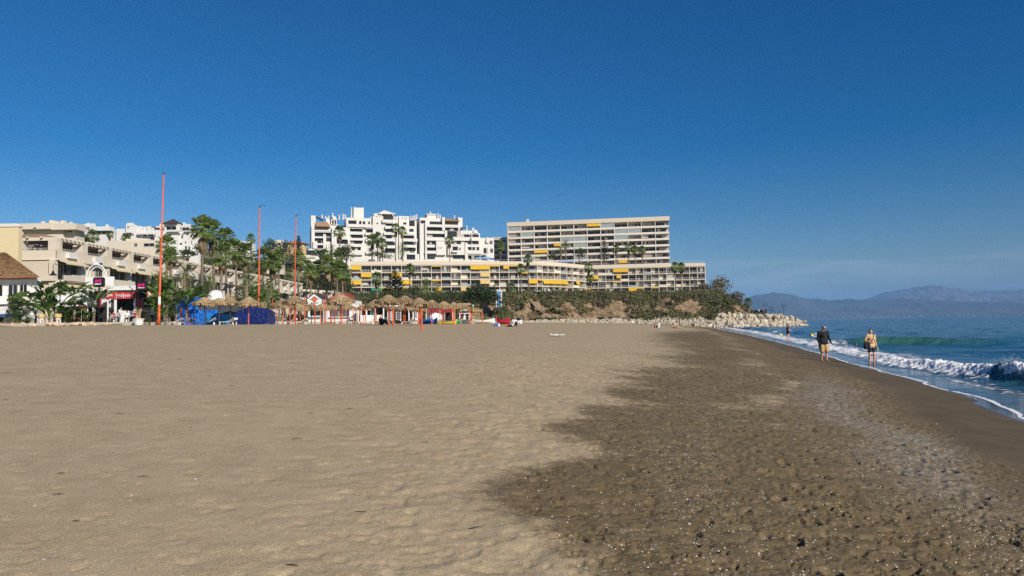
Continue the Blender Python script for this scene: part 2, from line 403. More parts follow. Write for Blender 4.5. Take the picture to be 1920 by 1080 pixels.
# ================================================================== SEA
def sea_material():
    m, t, b = nmat('sea_water'); L = t.links.new
    g = N(t, 'ShaderNodeNewGeometry')
    def att(n): return N(t, 'ShaderNodeAttribute', attribute_name=n).outputs['Fac']
    ln = N(t, 'ShaderNodeVectorMath', operation='LENGTH'); L(g.outputs['Position'], ln.inputs[0])
    def noise(sc, sx=1., sy=1., det=5., rough=.6):
        mp = N(t, 'ShaderNodeMapping'); mp.inputs['Scale'].default_value = (sx, sy, 1); L(g.outputs['Position'], mp.inputs[0])
        n = N(t, 'ShaderNodeTexNoise', Scale=sc, Detail=det, Roughness=rough); L(mp.outputs[0], n.inputs['Vector']); return n.outputs['Fac']
    # body colour: blue out at sea, sandier in the shallows; light through wave faces is painted green
    mixg = N(t, 'ShaderNodeMixRGB'); mixg.inputs[1].default_value = (.020, .100, .185, 1); mixg.inputs[2].default_value = (.050, .150, .105, 1)
    L(att('thin'), mixg.inputs[0])
    mixs = N(t, 'ShaderNodeMixRGB'); mixs.inputs[2].default_value = (.075, .085, .085, 1); L(att('shallow'), mixs.inputs[0]); L(mixg.outputs[0], mixs.inputs[1])
    # foam
    fn = noise(2.6, det=9., rough=.72); fv = N(t, 'ShaderNodeTexVoronoi', Scale=3.4, feature='F1'); 
    mpv = N(t, 'ShaderNodeMapping'); L(g.outputs['Position'], mpv.inputs[0]); L(mpv.outputs[0], fv.inputs['Vector'])
    ad = N(t, 'ShaderNodeMath', operation='ADD'); mv = N(t, 'ShaderNodeMath', operation='MULTIPLY'); mv.inputs[1].default_value = .35
    L(fv.outputs['Distance'], mv.inputs[0]); L(fn, ad.inputs[0]); L(mv.outputs[0], ad.inputs[1])
    sb = N(t, 'ShaderNodeMath', operation='ADD'); L(ad.outputs[0], sb.inputs[0]); L(att('foam'), sb.inputs[1])
    fr = N(t, 'ShaderNodeMapRange', interpolation_type='SMOOTHSTEP'); fr.inputs['From Min'].default_value = 1.02; fr.inputs['From Max'].default_value = 1.22
    L(sb.outputs[0], fr.inputs['Value']); foam = fr.outputs[0]
    mf = N(t, 'ShaderNodeMixRGB'); mf.inputs[2].default_value = (.80, .80, .80, 1); L(foam, mf.inputs[0]); L(mixs.outputs[0], mf.inputs[1])
    L(mf.outputs[0], b.inputs['Base Color'])
    trl = N(t, 'ShaderNodeBsdfTranslucent'); trl.inputs['Color'].default_value = (.16, .42, .30, 1)
    mtf = N(t, 'ShaderNodeMath', operation='MULTIPLY'); mtf.inputs[1].default_value = .12; L(att('thin'), mtf.inputs[0])
    ifo = N(t, 'ShaderNodeMath', operation='SUBTRACT'); ifo.inputs[0].default_value = 1.0; L(foam, ifo.inputs[1]); mt2 = N(t, 'ShaderNodeMath', operation='MULTIPLY'); L(mtf.outputs[0], mt2.inputs[0]); L(ifo.outputs[0], mt2.inputs[1])
    mxs = N(t, 'ShaderNodeMixShader'); L(mt2.outputs[0], mxs.inputs[0]); L(b.outputs[0], mxs.inputs[1]); L(trl.outputs[0], mxs.inputs[2]); L(mxs.outputs[0], t.nodes['Material Output'].inputs['Surface'])
    rr = N(t, 'ShaderNodeMapRange'); rr.inputs['To Min'].default_value = .10; rr.inputs['To Max'].default_value = .9; L(foam, rr.inputs['Value']); L(rr.outputs[0], b.inputs['Roughness'])
    b.inputs['IOR'].default_value = 1.333; b.inputs['Specular IOR Level'].default_value = .5
    # ripples; long ones far out, short ones close by
    w1 = noise(1.0, 1.1, 2.6, 6., .6); w2 = noise(.22, 1., 2.4, 5., .6); w3 = noise(.035, 1., 2.2, 5., .6)
    def madd(a, k, c=None):
        x = N(t, 'ShaderNodeMath', operation='MULTIPLY_ADD'); L(a, x.inputs[0]); x.inputs[1].default_value = k
        if c is None: x.inputs[2].default_value = 0
        else: L(c, x.inputs[2])
        return x.outputs[0]
    hh = madd(w1, .16, madd(w2, .55, madd(w3, 2.6, madd(foam, .08))))
    bp = N(t, 'ShaderNodeBump', Distance=1.0); bst = N(t, 'ShaderNodeMapRange'); bst.inputs['To Min'].default_value = .9; bst.inputs['To Max'].default_value = .06; L(att('shallow'), bst.inputs['Value']); L(bst.outputs[0], bp.inputs['Strength']); L(hh, bp.inputs['Height']); L(bp.outputs[0], b.inputs['Normal'])
    return m
SEAM = sea_material()
def sea_rows():
    y = [7.0]
    while y[-1] < 27000:
        yy = y[-1]; k = .0062 if yy < 75 else (.011 if yy < 340 else .05)
        y.append(yy*(1+k))
    return np.array(y)
wy = sea_rows()
wt = np.concatenate([np.linspace(.12, .22, 20)[:-1], np.linspace(.22, .74, 470), np.linspace(.74, 1.9, 60)[1:]])
WY, WT = np.meshgrid(wy, wt, indexing='ij'); WX = WY*WT
we = -shore_d(WX, np.minimum(WY, 330))
we = np.where(WY > 330, 60+WX*.05, we)
near = sstep(420, 120, WY)
z = np.zeros_like(WX)
rs = random.Random(5)
amp = sstep(-.5, 9, we)*near
for k in range(34):                                   # wind chop, mostly running in to the shore
    lam = 0.9*(11/0.9)**rs.random(); an = math.pi+rs.gauss(.35, .5); ph = rs.uniform(0, 6.28)
    kx, ky = math.cos(an)*6.283/lam, math.sin(an)*6.283/lam
    z += .011*lam**.75*.55*np.sin(kx*WX+ky*WY+ph)*amp*sstep(lam*45, lam*16, WY)
chop = z.copy()
def ridge(u, hgt, wf, wb): return hgt*np.where(u > 0, np.exp(-(u/wf)**2), np.exp(-(u/wb)**2))
foam = np.zeros_like(z); thin = np.zeros_like(z)  # thin masks wave faces coloured green as if light shone through
# breaker at the shore
e1 = np.interp(WY, [0, 14, 20, 27, 33, 45, 70, 120, 240], [3.6, 3.5, 3.3, 2.8, 2.2, 1.9, 1.9, 2.5, 3.5])+(vnoise(WY/3.2, WY*0, 31)-.5)*.7
hump = .75+.5*vnoise(WY/2.3, WY*0+3, 32)
h1 = np.interp(WY, [0, 14, 20, 26.5, 28.5, 33, 45, 70, 140, 230, 260], [.34, .40, .42, .40, .36, .27, .16, .15, .2, .2, .0])*hump
u1 = e1-we                                            # positive on the shore side
brk = sstep(25.2, 28.0, WY+(fbm(WX/.8, WY/.8, 40, 3)-.5)*3.4)
z += ridge(u1, h1, .42+.30*brk, 1.7)
lump = (fbm(WX/.42, WY/.42, 41, 4, .62)-.42)
f1 = brk*sstep(1.75, .35, u1)*sstep(-.75, -.1, u1)*np.interp(WY, [0, 28, 45, 240, 262], [1, 1, .9, .75, 0])
z += f1*lump*.42*np.interp(WY, [0, 32, 45, 90], [1, .8, .45, .25])
foam = np.maximum(foam, .86*f1)
thin += (1-brk)*sstep(1.2, .05, u1)*sstep(-.5, 0, u1)*sstep(60, 30, WY)
lip = (1-brk)*np.exp(-((u1-.02)/.16)**2)*(WY < 34)*sstep(.3, .8, fbm(WX/1.1, WY/1.1, 43, 3)+.12)
foam = np.maximum(foam, .62*lip); z += lip*.06
# splash where the crest folds
spl = np.exp(-((WY-25.4)/1.3)**2)*np.exp(-(u1/.42)**2)
z += spl*.22*(.4+lump*2.4); foam = np.maximum(foam, .80*spl)
# the big green swell behind the walkers
A = np.array([21.5, 67.0]); B = np.array([46.0, 56.5]); AB = B-A; Lab = np.hypot(*AB); dirn = AB/Lab; nrm = np.array([dirn[1], -dirn[0]])
sx = ((WX-A[0])*dirn[0]+(WY-A[1])*dirn[1]); un = ((WX-A[0])*nrm[0]+(WY-A[1])*nrm[1])
un = un+(.9*np.sin(sx*.3))*.4
hs = .78*np.interp(sx, [4, 6.5, 10, 14, 19, 25, 31], [0, .35, 1, .85, .5, .25, 0])
sw = ridge(un, hs, .75, 2.6); z += sw
thin += np.interp(hs, [.25, .7], [0, 1])*sstep(1.5, .3, un)*sstep(-.35, .1, un)
# lesser lines of swell
for (e0, hh_, y0, y1, br) in ((7.5, .34, 74, 260, .55), (13, .26, 60, 260, .25), (21, .22, 40, 250, 0), (33, .20, 40, 250, 0), (9.5, .22, 12, 40, 0), (16, .2, 14, 55, 0)):
    ee = e0+(vnoise(WY/11, WY*0, int(e0*10))-.5)*3.0
    un2 = ee-we
    hv = hh_*sstep(y0, y0*1.15, WY)*sstep(y1, y1*.85, WY)*(.35+.9*vnoise(WY/8, WY*0+9, int(e0*7)))
    z += ridge(un2, hv, .9, 2.4)
    if br:
        cap_ = br*sstep(.9, .2, un2)*sstep(-.5, 0, un2)*sstep(.45, .7, vnoise(WY/9, WY*0+2, int(e0*3)))*sstep(y0, y0*1.2, WY)*sstep(y1, y1*.8, WY)
        foam = np.maximum(foam, cap_*1.5); z += cap_*lump*.3
# thin sheet of spent water running up the sand
run = (fbm(WY/3.4, WY*0, 50, 3)-.5)*.12*np.interp(WY, [0, 15, 40, 100], [1, 1, .8, .4])
z += .035+run*sstep(1.4, 0, we)
edge = (sand_base(WX, np.minimum(WY, 330)))
film_depth = z-edge
rim = sstep(.026, .005, film_depth)*sstep(-.04, .004, film_depth)
foam = np.maximum(foam, rim*(.42+.55*fbm(WX/.6, WY/.9, 59, 3))*(WY < 200))
lace = sstep(2.4, 1.2, we)*sstep(.2, 1.1, we)*(.16+.36*fbm(we/.30, WY/2.6, 55, 3))
foam = np.maximum(foam, lace*(WY < 230))
# back of the broken wave: streaks of old foam
streak = sstep(.2, -.3, u1)*sstep(-3.8, -1.2, u1)*.42*brk*(.6+.8*fbm(WX/.7, WY/1.8, 57, 3)); foam = np.maximum(foam, streak*(WY < 230))
# wash against the breakwater
bwf = np.exp(-((WY-262)/7)**2)*sstep(60, 70, WX)*sstep(112, 96, WX)*.55*(.4+fbm(WX/5, WY/5, 58, 3)); foam = np.maximum(foam, bwf)
shallow = sstep(2.0, .9, we)*(1-sstep(.05, .4, f1))
wn, wm = WX.shape
V = np.stack([WX, WY, z], -1).reshape(-1, 3)
ii = np.arange(wn*wm).reshape(wn, wm)
F = np.stack([ii[:-1, :-1], ii[:-1, 1:], ii[1:, 1:], ii[1:, :-1]], -1).reshape(-1, 4)
kp = (we[:-1, :-1] > -3.0).reshape(-1)
me = arr_mesh('sea', V, F[kp], SEAM, True)
for nme, a_ in (('foam', foam), ('thin', np.clip(thin, 0, 1)), ('shallow', shallow)): vattr(me, nme, a_.ravel())
tag(link('sea', me), 'blue sea with small breakers running up the sand', kind='structure')
# spray drops thrown up by the folding crest
mb = MB(); sp = random.Random(9)
FOAMM = mat('foam_white', (.82, .82, .82), .7, .03)
def crest(yv):
    j = int(np.argmin(np.abs(wy-yv))); k = int(np.argmin(np.abs(u1[j]))); return WX[j, k], float(z[j].max() if False else z[j, k])
for k in range(900):
    yv = sp.choice([sp.gauss(25.3, .8), sp.uniform(24, 42), sp.uniform(20, 27)])
    cx, cz = crest(yv); hgt = abs(sp.gauss(0, .13 if abs(yv-25.3) < 1.2 else .05))
    r = sp.uniform(.004, .012); p = Vector((cx+sp.gauss(0, .25)-.15, yv+sp.gauss(0, .2), cz+hgt))
    a = [p+Vector((r, 0, 0)), p+Vector((-r, 0, 0)), p+Vector((0, r, 0)), p+Vector((0, -r, 0)), p+Vector((0, 0, r*1.3)), p+Vector((0, 0, -r))]
    n = len(mb.v); mb.v += [tuple(q) for q in a]
    for f in ((0, 2, 4), (2, 1, 4), (1, 3, 4), (3, 0, 4), (2, 0, 5), (1, 2, 5), (3, 1, 5), (0, 3, 5)): mb.f.append(tuple(n+i for i in f)); mb.m.append(0)
tag(mb.build('spray', FOAMM), 'white spray drops thrown up by the breaking wave', 'spray', kind='stuff')

# ================================================================== FAR COAST
def mountain(name, dist, prof, basecol, depth, seed, label):
    xs = np.linspace(prof[0][0], prof[-1][0], 260); hs_ = np.interp(xs, [p[0] for p in prof], [p[1] for p in prof])
    rows = 42; Vv = []
    for r in range(rows):
        f = r/(rows-1)
        yv = dist+depth*f
        X = np.array([at(px, 560, dist).x for px in xs])*(1+f*depth/dist*.6)
        hor = 607.5-(xs-960)*.0165
        top = np.maximum((hor-hs_), 0)/FPX*dist*1.0+2
        shp = math.sin(min(1, f*1.05)*math.pi/2)**.9 if f < .96 else 1.0
        rough = 1+.34*(fbm(xs/26+seed, np.full_like(xs, f*7), seed, 5)-.5)*(1-f)+.12*(fbm(xs/9, np.full_like(xs, f*17), seed+3, 4)-.5)
        zv = top*(1+depth/dist*.7*f)/(1+depth/dist*.7)*shp*rough*(1+depth/dist)-6*(1-f)
        Vv.append(np.stack([X, np.full_like(X, yv), zv], -1))
    Vv = np.array(Vv).reshape(-1, 3); q = np.arange(rows*260).reshape(rows, 260)
    F = np.stack([q[:-1, :-1], q[:-1, 1:], q[1:, 1:], q[1:, :-1]], -1).reshape(-1, 4)
    m = mat(name+'_scrub', basecol, .95, .35, .0016, coord='Object', col2=[c*1.15 for c in basecol])
    return tag(link(name, arr_mesh(name, Vv, F, m, True)), label, kind='structure')
mountain('coastal_mountains', 11500, [(1250, 600), (1330, 575), (1390, 556), (1425, 563), (1450, 554), (1490, 549), (1520, 552), (1552, 561), (1575, 560), (1595, 563), (1645, 560), (1660, 562), (1700, 562), (1750, 559), (1800, 561), (1860, 564), (1920, 565), (2050, 569), (2250, 585)], (.075, .08, .06), 2600, 3, 'near range of far hills across the bay')
mountain('distant_mountains', 16500, [(1480, 592), (1600, 575), (1650, 563), (1700, 548), (1740, 542), (1780, 536), (1800, 535), (1830, 540), (1880, 545), (1920, 546), (2000, 543), (2150, 560), (2300, 580)], (.14, .13, .12), 2600, 7, 'higher bare range behind the far hills across the bay')
# pale town strung along the far shore
mb = MB(); tr_ = random.Random(4)
for k in range(300):
    px = tr_.choice([tr_.uniform(1430, 1960), tr_.gauss(1560, 60), tr_.gauss(1640, 50)])
    f = tr_.random()**1.8*.85
    yv = 11500+f*2100; s_ = tr_.uniform(5, 15); hh_ = tr_.uniform(5, 13)
    X = at(px, 590, yv).x
    zz = 8+f*tr_.uniform(90, 260)
    mb.box(X-s_*.7, X+s_*.7, yv-300-s_*.5, yv-300+s_*.5, zz-14, zz+hh_)
tag(mb.build('far_town', mat('far_plaster', (.20, .18, .165), .9, .2, .01)), 'pale town strung along the far shore below the hills', 'town', kind='stuff')
# ================================================================== LAND
PROM = np.array([(-140, 50), (-62, 66), (-50, 72), (-38, 74), (-36, 92), (-30, 106), (-18, 122), (-8, 150), (2, 190), (20, 217), (46, 241), (70, 258), (96, 268), (104, 275), (106, 300), (60, 420), (60, 700)], dtype=float)
def poly_sd(x, y, P):
    """signed distance to an open polyline, positive on its left-hand (land) side"""
    x = np.asarray(x, float); y = np.asarray(y, float)
    best = np.full(x.shape, 1e9); sg = np.ones(x.shape)
    for (a, b_) in zip(P[:-1], P[1:]):
        dx, dy = b_-a; L2 = dx*dx+dy*dy
        tt = np.clip(((x-a[0])*dx+(y-a[1])*dy)/L2, 0, 1)
        qx = x-(a[0]+tt*dx); qy = y-(a[1]+tt*dy); dd = np.hypot(qx, qy)
        cr_ = dx*(y-a[1])-dy*(x-a[0])
        m_ = dd < best-1e-9; best = np.where(m_, dd, best); sg = np.where(m_, np.sign(cr_), sg)
    return best*sg
CTRL = np.array([(-140,60,3.4),(-70,75,3.1),(-50,80,3.1),(-44,100,3.1),(-40,130,3.1),(-40,160,3.2),(-25,190,3.4),(-66,110,3.2),(-64,170,3.3),(-60,232,4),(-50,215,3.6),
    (-90,108,9),(-95,150,13),(-95,200,15),(-90,235,14),(-70,262,12),(-45,240,7),(-30,262,12),(-66,290,15),(0,262,12),(0,238,11),(30,255,11.5),(60,272,12),(84,280,12),(100,285,4),
    (-66,330,15),(10,330,15),(60,350,15),(0,360,30),(-60,345,33),(-110,340,31),(-100,280,22),(60,375,28),(110,350,6),
    (-160,120,20),(-160,180,24),(-130,240,26),(-180,260,33),(-240,260,36),(-300,300,42),(-160,330,36),(-200,420,48),(-60,450,38),(40,480,30),(-350,200,40),(-300,120,30),(-400,500,55),(100,600,12),(-100,640,45)], float)
CLB = np.array([(-140, 236), (-75, 236), (-60, 224), (-40, 212), (-18, 214), (8, 220), (30, 234), (55, 253), (80, 268), (91, 276), (93, 282), (84, 296), (70, 330), (70, 700)], float)
def land_z(x, y):
    x = np.asarray(x, float); y = np.asarray(y, float)
    num = np.zeros(x.shape); den = np.zeros(x.shape)
    for (cx, cy, cz) in CTRL:
        w_ = 1/(((x-cx)**2+(y-cy)**2)+30)**1.7; num += w_*cz; den += w_
    zz = num/den
    sd = poly_sd(x, y, PROM)
    zz = 3.06+(zz-3.06)*sstep(6, 26, sd)
    cl = poly_sd(x, y, CLB)
    flat = np.where(x > -66.5, sstep(1.0, 8.0, cl), 1.0)
    zz = 3.06+(zz-3.06)*flat
    return np.where(sd > 0, zz, np.maximum(3.06+sd*1.2, 0.2))
def lz(x, y): return float(land_z(np.array(x), np.array(y)))
lx = np.arange(-420, 134, 3.0); ly = np.concatenate([np.arange(52, 130, 2.), np.arange(130, 420, 3.), np.arange(420, 660, 12.)])
LX, LY = np.meshgrid(lx, ly, indexing='ij'); LZ = land_z(LX, LY)+(fbm(LX/14, LY/14, 60, 4)-.5)*np.where(poly_sd(LX, LY, PROM) > 26, 2.2, 0)
q = np.arange(LX.size).reshape(LX.shape)
F = np.stack([q[:-1, :-1], q[1:, :-1], q[1:, 1:], q[:-1, 1:]], -1).reshape(-1, 4)
lzmax = LZ.ravel()[F].max(1); F = F[lzmax > 2.3]
earth = mat('dry_earth', (.19, .15, .095), .95, .35, .12, .5, 2., coord='Object', col2=(.16, .16, .08))
tag(link('hillside', arr_mesh('hillside', np.stack([LX, LY, LZ], -1).reshape(-1, 3), F, earth, True)), 'scrubby hillside that rises behind the promenade', kind='structure')
# paved promenade: a slab with an edge laid on the land
mb = MB(); pave = mat('promenade_paving', (.42, .36, .29), .85, .12, .8)
pp = [Vector((p[0], p[1], 0)) for p in PROM[1:13]]
for a, b_ in zip(pp[:-1], pp[1:]):
    nrm_ = Vector((-(b_-a).y, (b_-a).x, 0)).normalized()
    za, zb = 3.12, 3.12
    A0 = a+nrm_*.3; B0 = b_+nrm_*.3; A1 = a+nrm_*9; B1 = b_+nrm_*9
    mb.quad((*A0.xy, za), (*B0.xy, zb), (*B1.xy, zb), (*A1.xy, za)); mb.quad((*A0.xy, 2.2), (*B0.xy, 2.2), (*B0.xy, zb), (*A0.xy, za))
tag(mb.build('promenade', pave), 'paved promenade along the top of the beach', kind='structure')

# ------------------------------------------------------------------ cliff
CL = np.array([(-60, 216), (-40, 206), (-18, 208), (8, 214), (30, 228), (55, 247), (80, 262), (91, 270), (93, 282), (84, 296)], float)
def resample(P, n):
    seg = np.hypot(*np.diff(P, axis=0).T); s_ = np.concatenate([[0], np.cumsum(seg)]); u_ = np.linspace(0, s_[-1], n)
    return np.stack([np.interp(u_, s_, P[:, 0]), np.interp(u_, s_, P[:, 1])], -1), u_
cp, cu = resample(CL, 760)
tg = np.gradient(cp, axis=0); tg /= np.linalg.norm(tg, axis=1)[:, None]; cn = np.stack([-tg[:, 1], tg[:, 0]], -1)
ctop = np.interp(cp[:, 0], [-60, -18, 8, 40, 62, 78, 86, 93], [9.5, 10.6, 11.6, 12.0, 12.4, 13.2, 11.0, 5.5])
ctop[cu > cu[-1]-26] = np.linspace(ctop[cu <= cu[-1]-26][-1], 9, (cu > cu[-1]-26).sum())
rows = 64; vv_ = np.linspace(0, 1, rows)
CU, CV = np.meshgrid(cu, vv_, indexing='ij')
disp = (fbm(CU/7, CV*2.2, 70, 5, .58)-.5)*5.5+(fbm(CU/2.2, CV*4, 71, 4, .65)-.5)*3.4-np.clip(.12-np.abs(fbm(CU/4, CV*1.6, 75, 3)-.5), 0, 1)*14
disp *= np.sin(np.pi*np.clip(CV*.9+.08, 0, 1))**.6
inn = CV**1.35*9.5-disp
CX = cp[:, 0:1]+cn[:, 0:1]*inn; CY = cp[:, 1:2]+cn[:, 1:2]*inn
CZ = 2.6+CV*(ctop[:, None]-2.6)+(fbm(CU/3, CV*5, 73, 3)-.5)*.8*np.sin(np.pi*CV)
m, t, b = nmat('ochre_rock'); L = t.links.new
g = N(t, 'ShaderNodeNewGeometry'); n1_ = N(t, 'ShaderNodeTexNoise', Scale=.35, Detail=8., Roughness=.65); L(g.outputs['Position'], n1_.inputs['Vector'])
r_ = N(t, 'ShaderNodeValToRGB'); r_.color_ramp.elements[0].position = .34; r_.color_ramp.elements[1].position = .68
r_.color_ramp.elements[0].color = (.10, .06, .03, 1); r_.color_ramp.elements[1].color = (.37, .28, .17, 1); L(n1_.outputs['Fac'], r_.inputs[0])
e_ = r_.color_ramp.elements.new(.5); e_.color = (.24, .168, .095, 1)
L(r_.outputs[0], b.inputs['Base Color']); b.inputs['Roughness'].default_value = .95
n2_ = N(t, 'ShaderNodeTexNoise', Scale=1.6, Detail=6.); L(g.outputs['Position'], n2_.inputs['Vector']); bp = N(t, 'ShaderNodeBump', Strength=.9, Distance=.5); L(n2_.outputs['Fac'], bp.inputs['Height']); L(bp.outputs[0], b.inputs['Normal'])
ROCKM = m
q = np.arange(CX.size).reshape(CX.shape)
F = np.stack([q[:-1, :-1], q[1:, :-1], q[1:, 1:], q[:-1, 1:]], -1).reshape(-1, 4)
cliff = tag(link('cliff', arr_mesh('cliff', np.stack([CX, CY, CZ], -1).reshape(-1, 3), F, ROCKM, False)), 'ochre rock cliff below the yellow-awninged flats', kind='structure')

# ------------------------------------------------------------------ breakwater of quarried boulders
def boulder_mesh(seed, mt, flat=.75):
    r = random.Random(seed); bm = bmesh.new(); bmesh.ops.create_icosphere(bm, subdivisions=1, radius=1)
    pl = []
    for k in range(9):
        nv = Vector((r.gauss(0, 1), r.gauss(0, 1), r.gauss(0, 1))).normalized(); pl.append((nv, r.uniform(.55, .85)))
    for v in bm.verts:
        for nv, dd in pl:
            ov = v.co.dot(nv)-dd
            if ov > 0: v.co -= nv*ov
        v.co *= r.uniform(.93, 1.07)
        v.co.z *= flat
    me = bpy.data.meshes.new('rock'); bm.to_mesh(me); bm.free(); me.materials.append(mt); return me
LIME = mat('limestone', (.50, .435, .33), .9, .25, 1.3, .5, 4., randv=.22, col2=(.52, .45, .35))
BROCK = [boulder_mesh(s_, LIME) for s_ in range(10)]
bwr = tag(empty('breakwater', (60, 250, 0), 0, 'long rubble breakwater of pale boulders below the cliff', 'breakwater'), kind=None)
BWL = np.array([(3.5, 187), (20, 211), (46, 236), (70, 252), (90, 259), (101, 263), (107, 267)], float)
bp_, bu_ = resample(BWL, 200); br = random.Random(21)
cand = []
for i in range(1150):
    f = br.random()*199; k = int(f); p = bp_[k]; tgv = bp_[min(k+1, 199)]-bp_[max(k-1, 0)]; tgv /= np.hypot(*tgv); nv = np.array([-tgv[1], tgv[0]])
    w_ = f/199; top = np.interp(w_, [0, .12, .5, .78, .92, 1], [2.8, 3.1, 3.4, 3.8, 3.3, .5]); base = np.interp(w_, [0, .3, .55, .66, 1], [2.3, 2.0, 1.2, -.2, -.4])
    hrow = br.random()
    zz = base+(top-base)*hrow
    inn_ = hrow*np.interp(w_, [0, .5, 1], [1.8, 4.5, 5])+br.uniform(-.5, .5)
    sz = np.interp(w_, [0, .15, .6, .75, 1], [.40, .58, .68, .85, .95])*br.uniform(.65, 1.25)
    cand.append((sz/p[1], p[0]+nv[0]*inn_, p[1]+nv[1]*inn_, zz, sz))
for i in range(180):          # seaward side of the tip and the crest
    w_ = br.uniform(.72, 1); k = int(w_*199); p = bp_[k]; top = np.interp(w_, [.72, .92, 1], [4.0, 3.4, .8])
    inn_ = br.uniform(3, 11); hz_ = top-max(0, inn_-6)*.9; cand.append((br.uniform(.8, 1.3)/p[1], p[0]-.3*inn_+br.uniform(0, 2), p[1]+inn_*.9, hz_, br.uniform(.8, 1.3)))
cand.sort(reverse=True)
for (s0, x, y, zz, sz) in cand[:300]:
    link('rock', BROCK[br.randrange(10)], bwr, (x-60, y-250, zz), (br.uniform(0, 6), br.uniform(0, 6), br.uniform(0, 6)), (sz*br.uniform(.9, 1.3), sz, sz*br.uniform(.8, 1.1)))
bm = bmesh.new()
for (s0, x, y, zz, sz) in cand[300:]:
    me = BROCK[br.randrange(10)]; n0 = len(bm.verts); bm.from_mesh(me); bm.verts.ensure_lookup_table()
    M_ = Matrix.Translation((x-60, y-250, zz)) @ Euler((br.uniform(0, 6), br.uniform(0, 6), br.uniform(0, 6))).to_matrix().to_4x4() @ Matrix.Diagonal((sz*1.15, sz, sz*.9, 1))
    for v in bm.verts[n0:]: v.co = M_ @ v.co
me = bpy.data.meshes.new('rubble'); bm.to_mesh(me); bm.free(); me.materials.append(LIME)
tag(link('rubble', me, bwr), kind='stuff')
# core under the boulders and the paved walk on top
mb = MB(); core = mat('breakwater_core', (.30, .25, .18), .95, .2, .6)
for k in range(0, 199, 3):
    k2 = min(k+3, 199)
    P_ = []
    for kk in (k, k2):
        tgv = bp_[min(kk+1, 199)]-bp_[max(kk-1, 0)]; tgv /= np.hypot(*tgv); nv = np.array([-tgv[1], tgv[0]]); w_ = kk/199
        top = np.interp(w_, [0, .12, .5, .78, .92, 1], [2.8, 3.1, 3.5, 3.9, 3.4, .3])
        a = bp_[kk]; P_.append([(a[0]-60, a[1]-250, -1.0), (a[0]+nv[0]*4.2-60, a[1]+nv[1]*4.2-250, top-.25), (a[0]+nv[0]*14-60, a[1]+nv[1]*14-250, top-.25)])
    mb.quad(P_[0][0], P_[1][0], P_[1][1], P_[0][1]); mb.quad(P_[0][1], P_[1][1], P_[1][2], P_[0][2])
mb.build('core', core, bwr)

# ================================================================== BUILDING KIT
_cubes = {}
def cube(mt):
    if mt.name not in _cubes:
        mb_ = MB(); mb_.box(-.5, .5, -.5, .5, -.5, .5); _cubes[mt.name] = mb_.mesh('block', mt)
    return _cubes[mt.name]
class Fr:
    """a frame on a building: local origin and turn, relative to the building's root"""
    def __init__(s, root, ox=0, oy=0, oz=0, ang=0): s.root = root; s.o = Vector((ox, oy, oz)); s.a = ang; s.c = math.cos(ang); s.s = math.sin(ang)
    def pt(s, x, y, z): return Vector((s.o.x+x*s.c-y*s.s, s.o.y+x*s.s+y*s.c, s.o.z+z))
    def box(s, name, x0, x1, y0, y1, z0, z1, mt, parent=None):
        return link(name, cube(mt), parent or s.root, s.pt((x0+x1)/2, (y0+y1)/2, (z0+z1)/2), (0, 0, s.a), (abs(x1-x0), abs(y1-y0), abs(z1-z0)))
    def put(s, name, me, x, y, z, scale=None, rot=(0, 0, 0)):
        return link(name, me, s.root, s.pt(x, y, z), (rot[0], rot[1], rot[2]+s.a), scale)
_win = {}
GLASS = mat('window_glass', (.018, .022, .027), .22, .5, .8, spec=.35, randv=.6)
CURT = mat('curtain', (.42, .40, .36), .9, .2, 4., randv=.3, streak=False)
WFR = mat('white_frame', (.62, .60, .56), .5, .05)
def window(fr, x0, x1, z0, z1, y, mull=2, framem=None, curtain=0.0, arch=False, rnd=random):
    """framed window: frame mesh > pane (and perhaps a drawn curtain behind part of it)"""
    framem = framem or WFR
    w_ = round(x1-x0, 2); h_ = round(z1-z0, 2); key = (w_, h_, mull, framem.name, arch)
    if key not in _win:
        mb_ = MB(); tk = .06; hw = w_/2
        mb_.box(-hw, hw, -.05, .05, 0, tk); mb_.box(-hw, hw, -.05, .05, h_-tk, h_)
        mb_.box(-hw, -hw+tk, -.05, .05, tk, h_-tk); mb_.box(hw-tk, hw, -.05, .05, tk, h_-tk)
        for i in range(1, mull): 
            xx = -hw+w_*i/mull; mb_.box(xx-tk/2, xx+tk/2, -.045, .045, tk, h_-tk)
        if arch:
            for sgn in (-1, 1):
                pts = [(sgn*hw, -.07, h_), (sgn*hw, -.07, h_*.6)]+[(sgn*hw*math.cos(a), -.07, h_*.6+h_*.4*math.sin(a)) for a in (.3, .6, .9, 1.2, 1.57)]
                mb_.poly(pts if sgn > 0 else pts[::-1])
        fm = mb_.mesh('window', framem)
        mp_ = MB(); mp_.quad((-hw+tk, 0, tk), (hw-tk, 0, tk), (hw-tk, 0, h_-tk), (-hw+tk, 0, h_-tk)); pm = mp_.mesh('pane', GLASS)
        _win[key] = (fm, pm)
    fm, pm = _win[key]
    o = fr.put('window', fm, (x0+x1)/2, y, z0); link('pane', pm, o)
    if curtain:
        cw = w_*curtain; ck = ('c', round(cw, 1), h_)
        if ck not in _win:
            mp_ = MB(); n_ = max(3, int(cw/.12))
            for i in range(n_):
                a0 = -cw/2+cw*i/n_; a1 = a0+cw/n_; yy0 = -.012-(i % 2)*.02; yy1 = -.012-((i+1) % 2)*.02
                mp_.quad((a0, yy0, .08), (a1, yy1, .08), (a1, yy1, h_-.08), (a0, yy0, h_-.08))
            _win[ck] = mp_.mesh('curtain', CURT)
        link('curtain', _win[ck], o, ((w_-cw)/2*rnd.choice((-1, 1, 0)), 0, 0))
    return o
_rail = {}
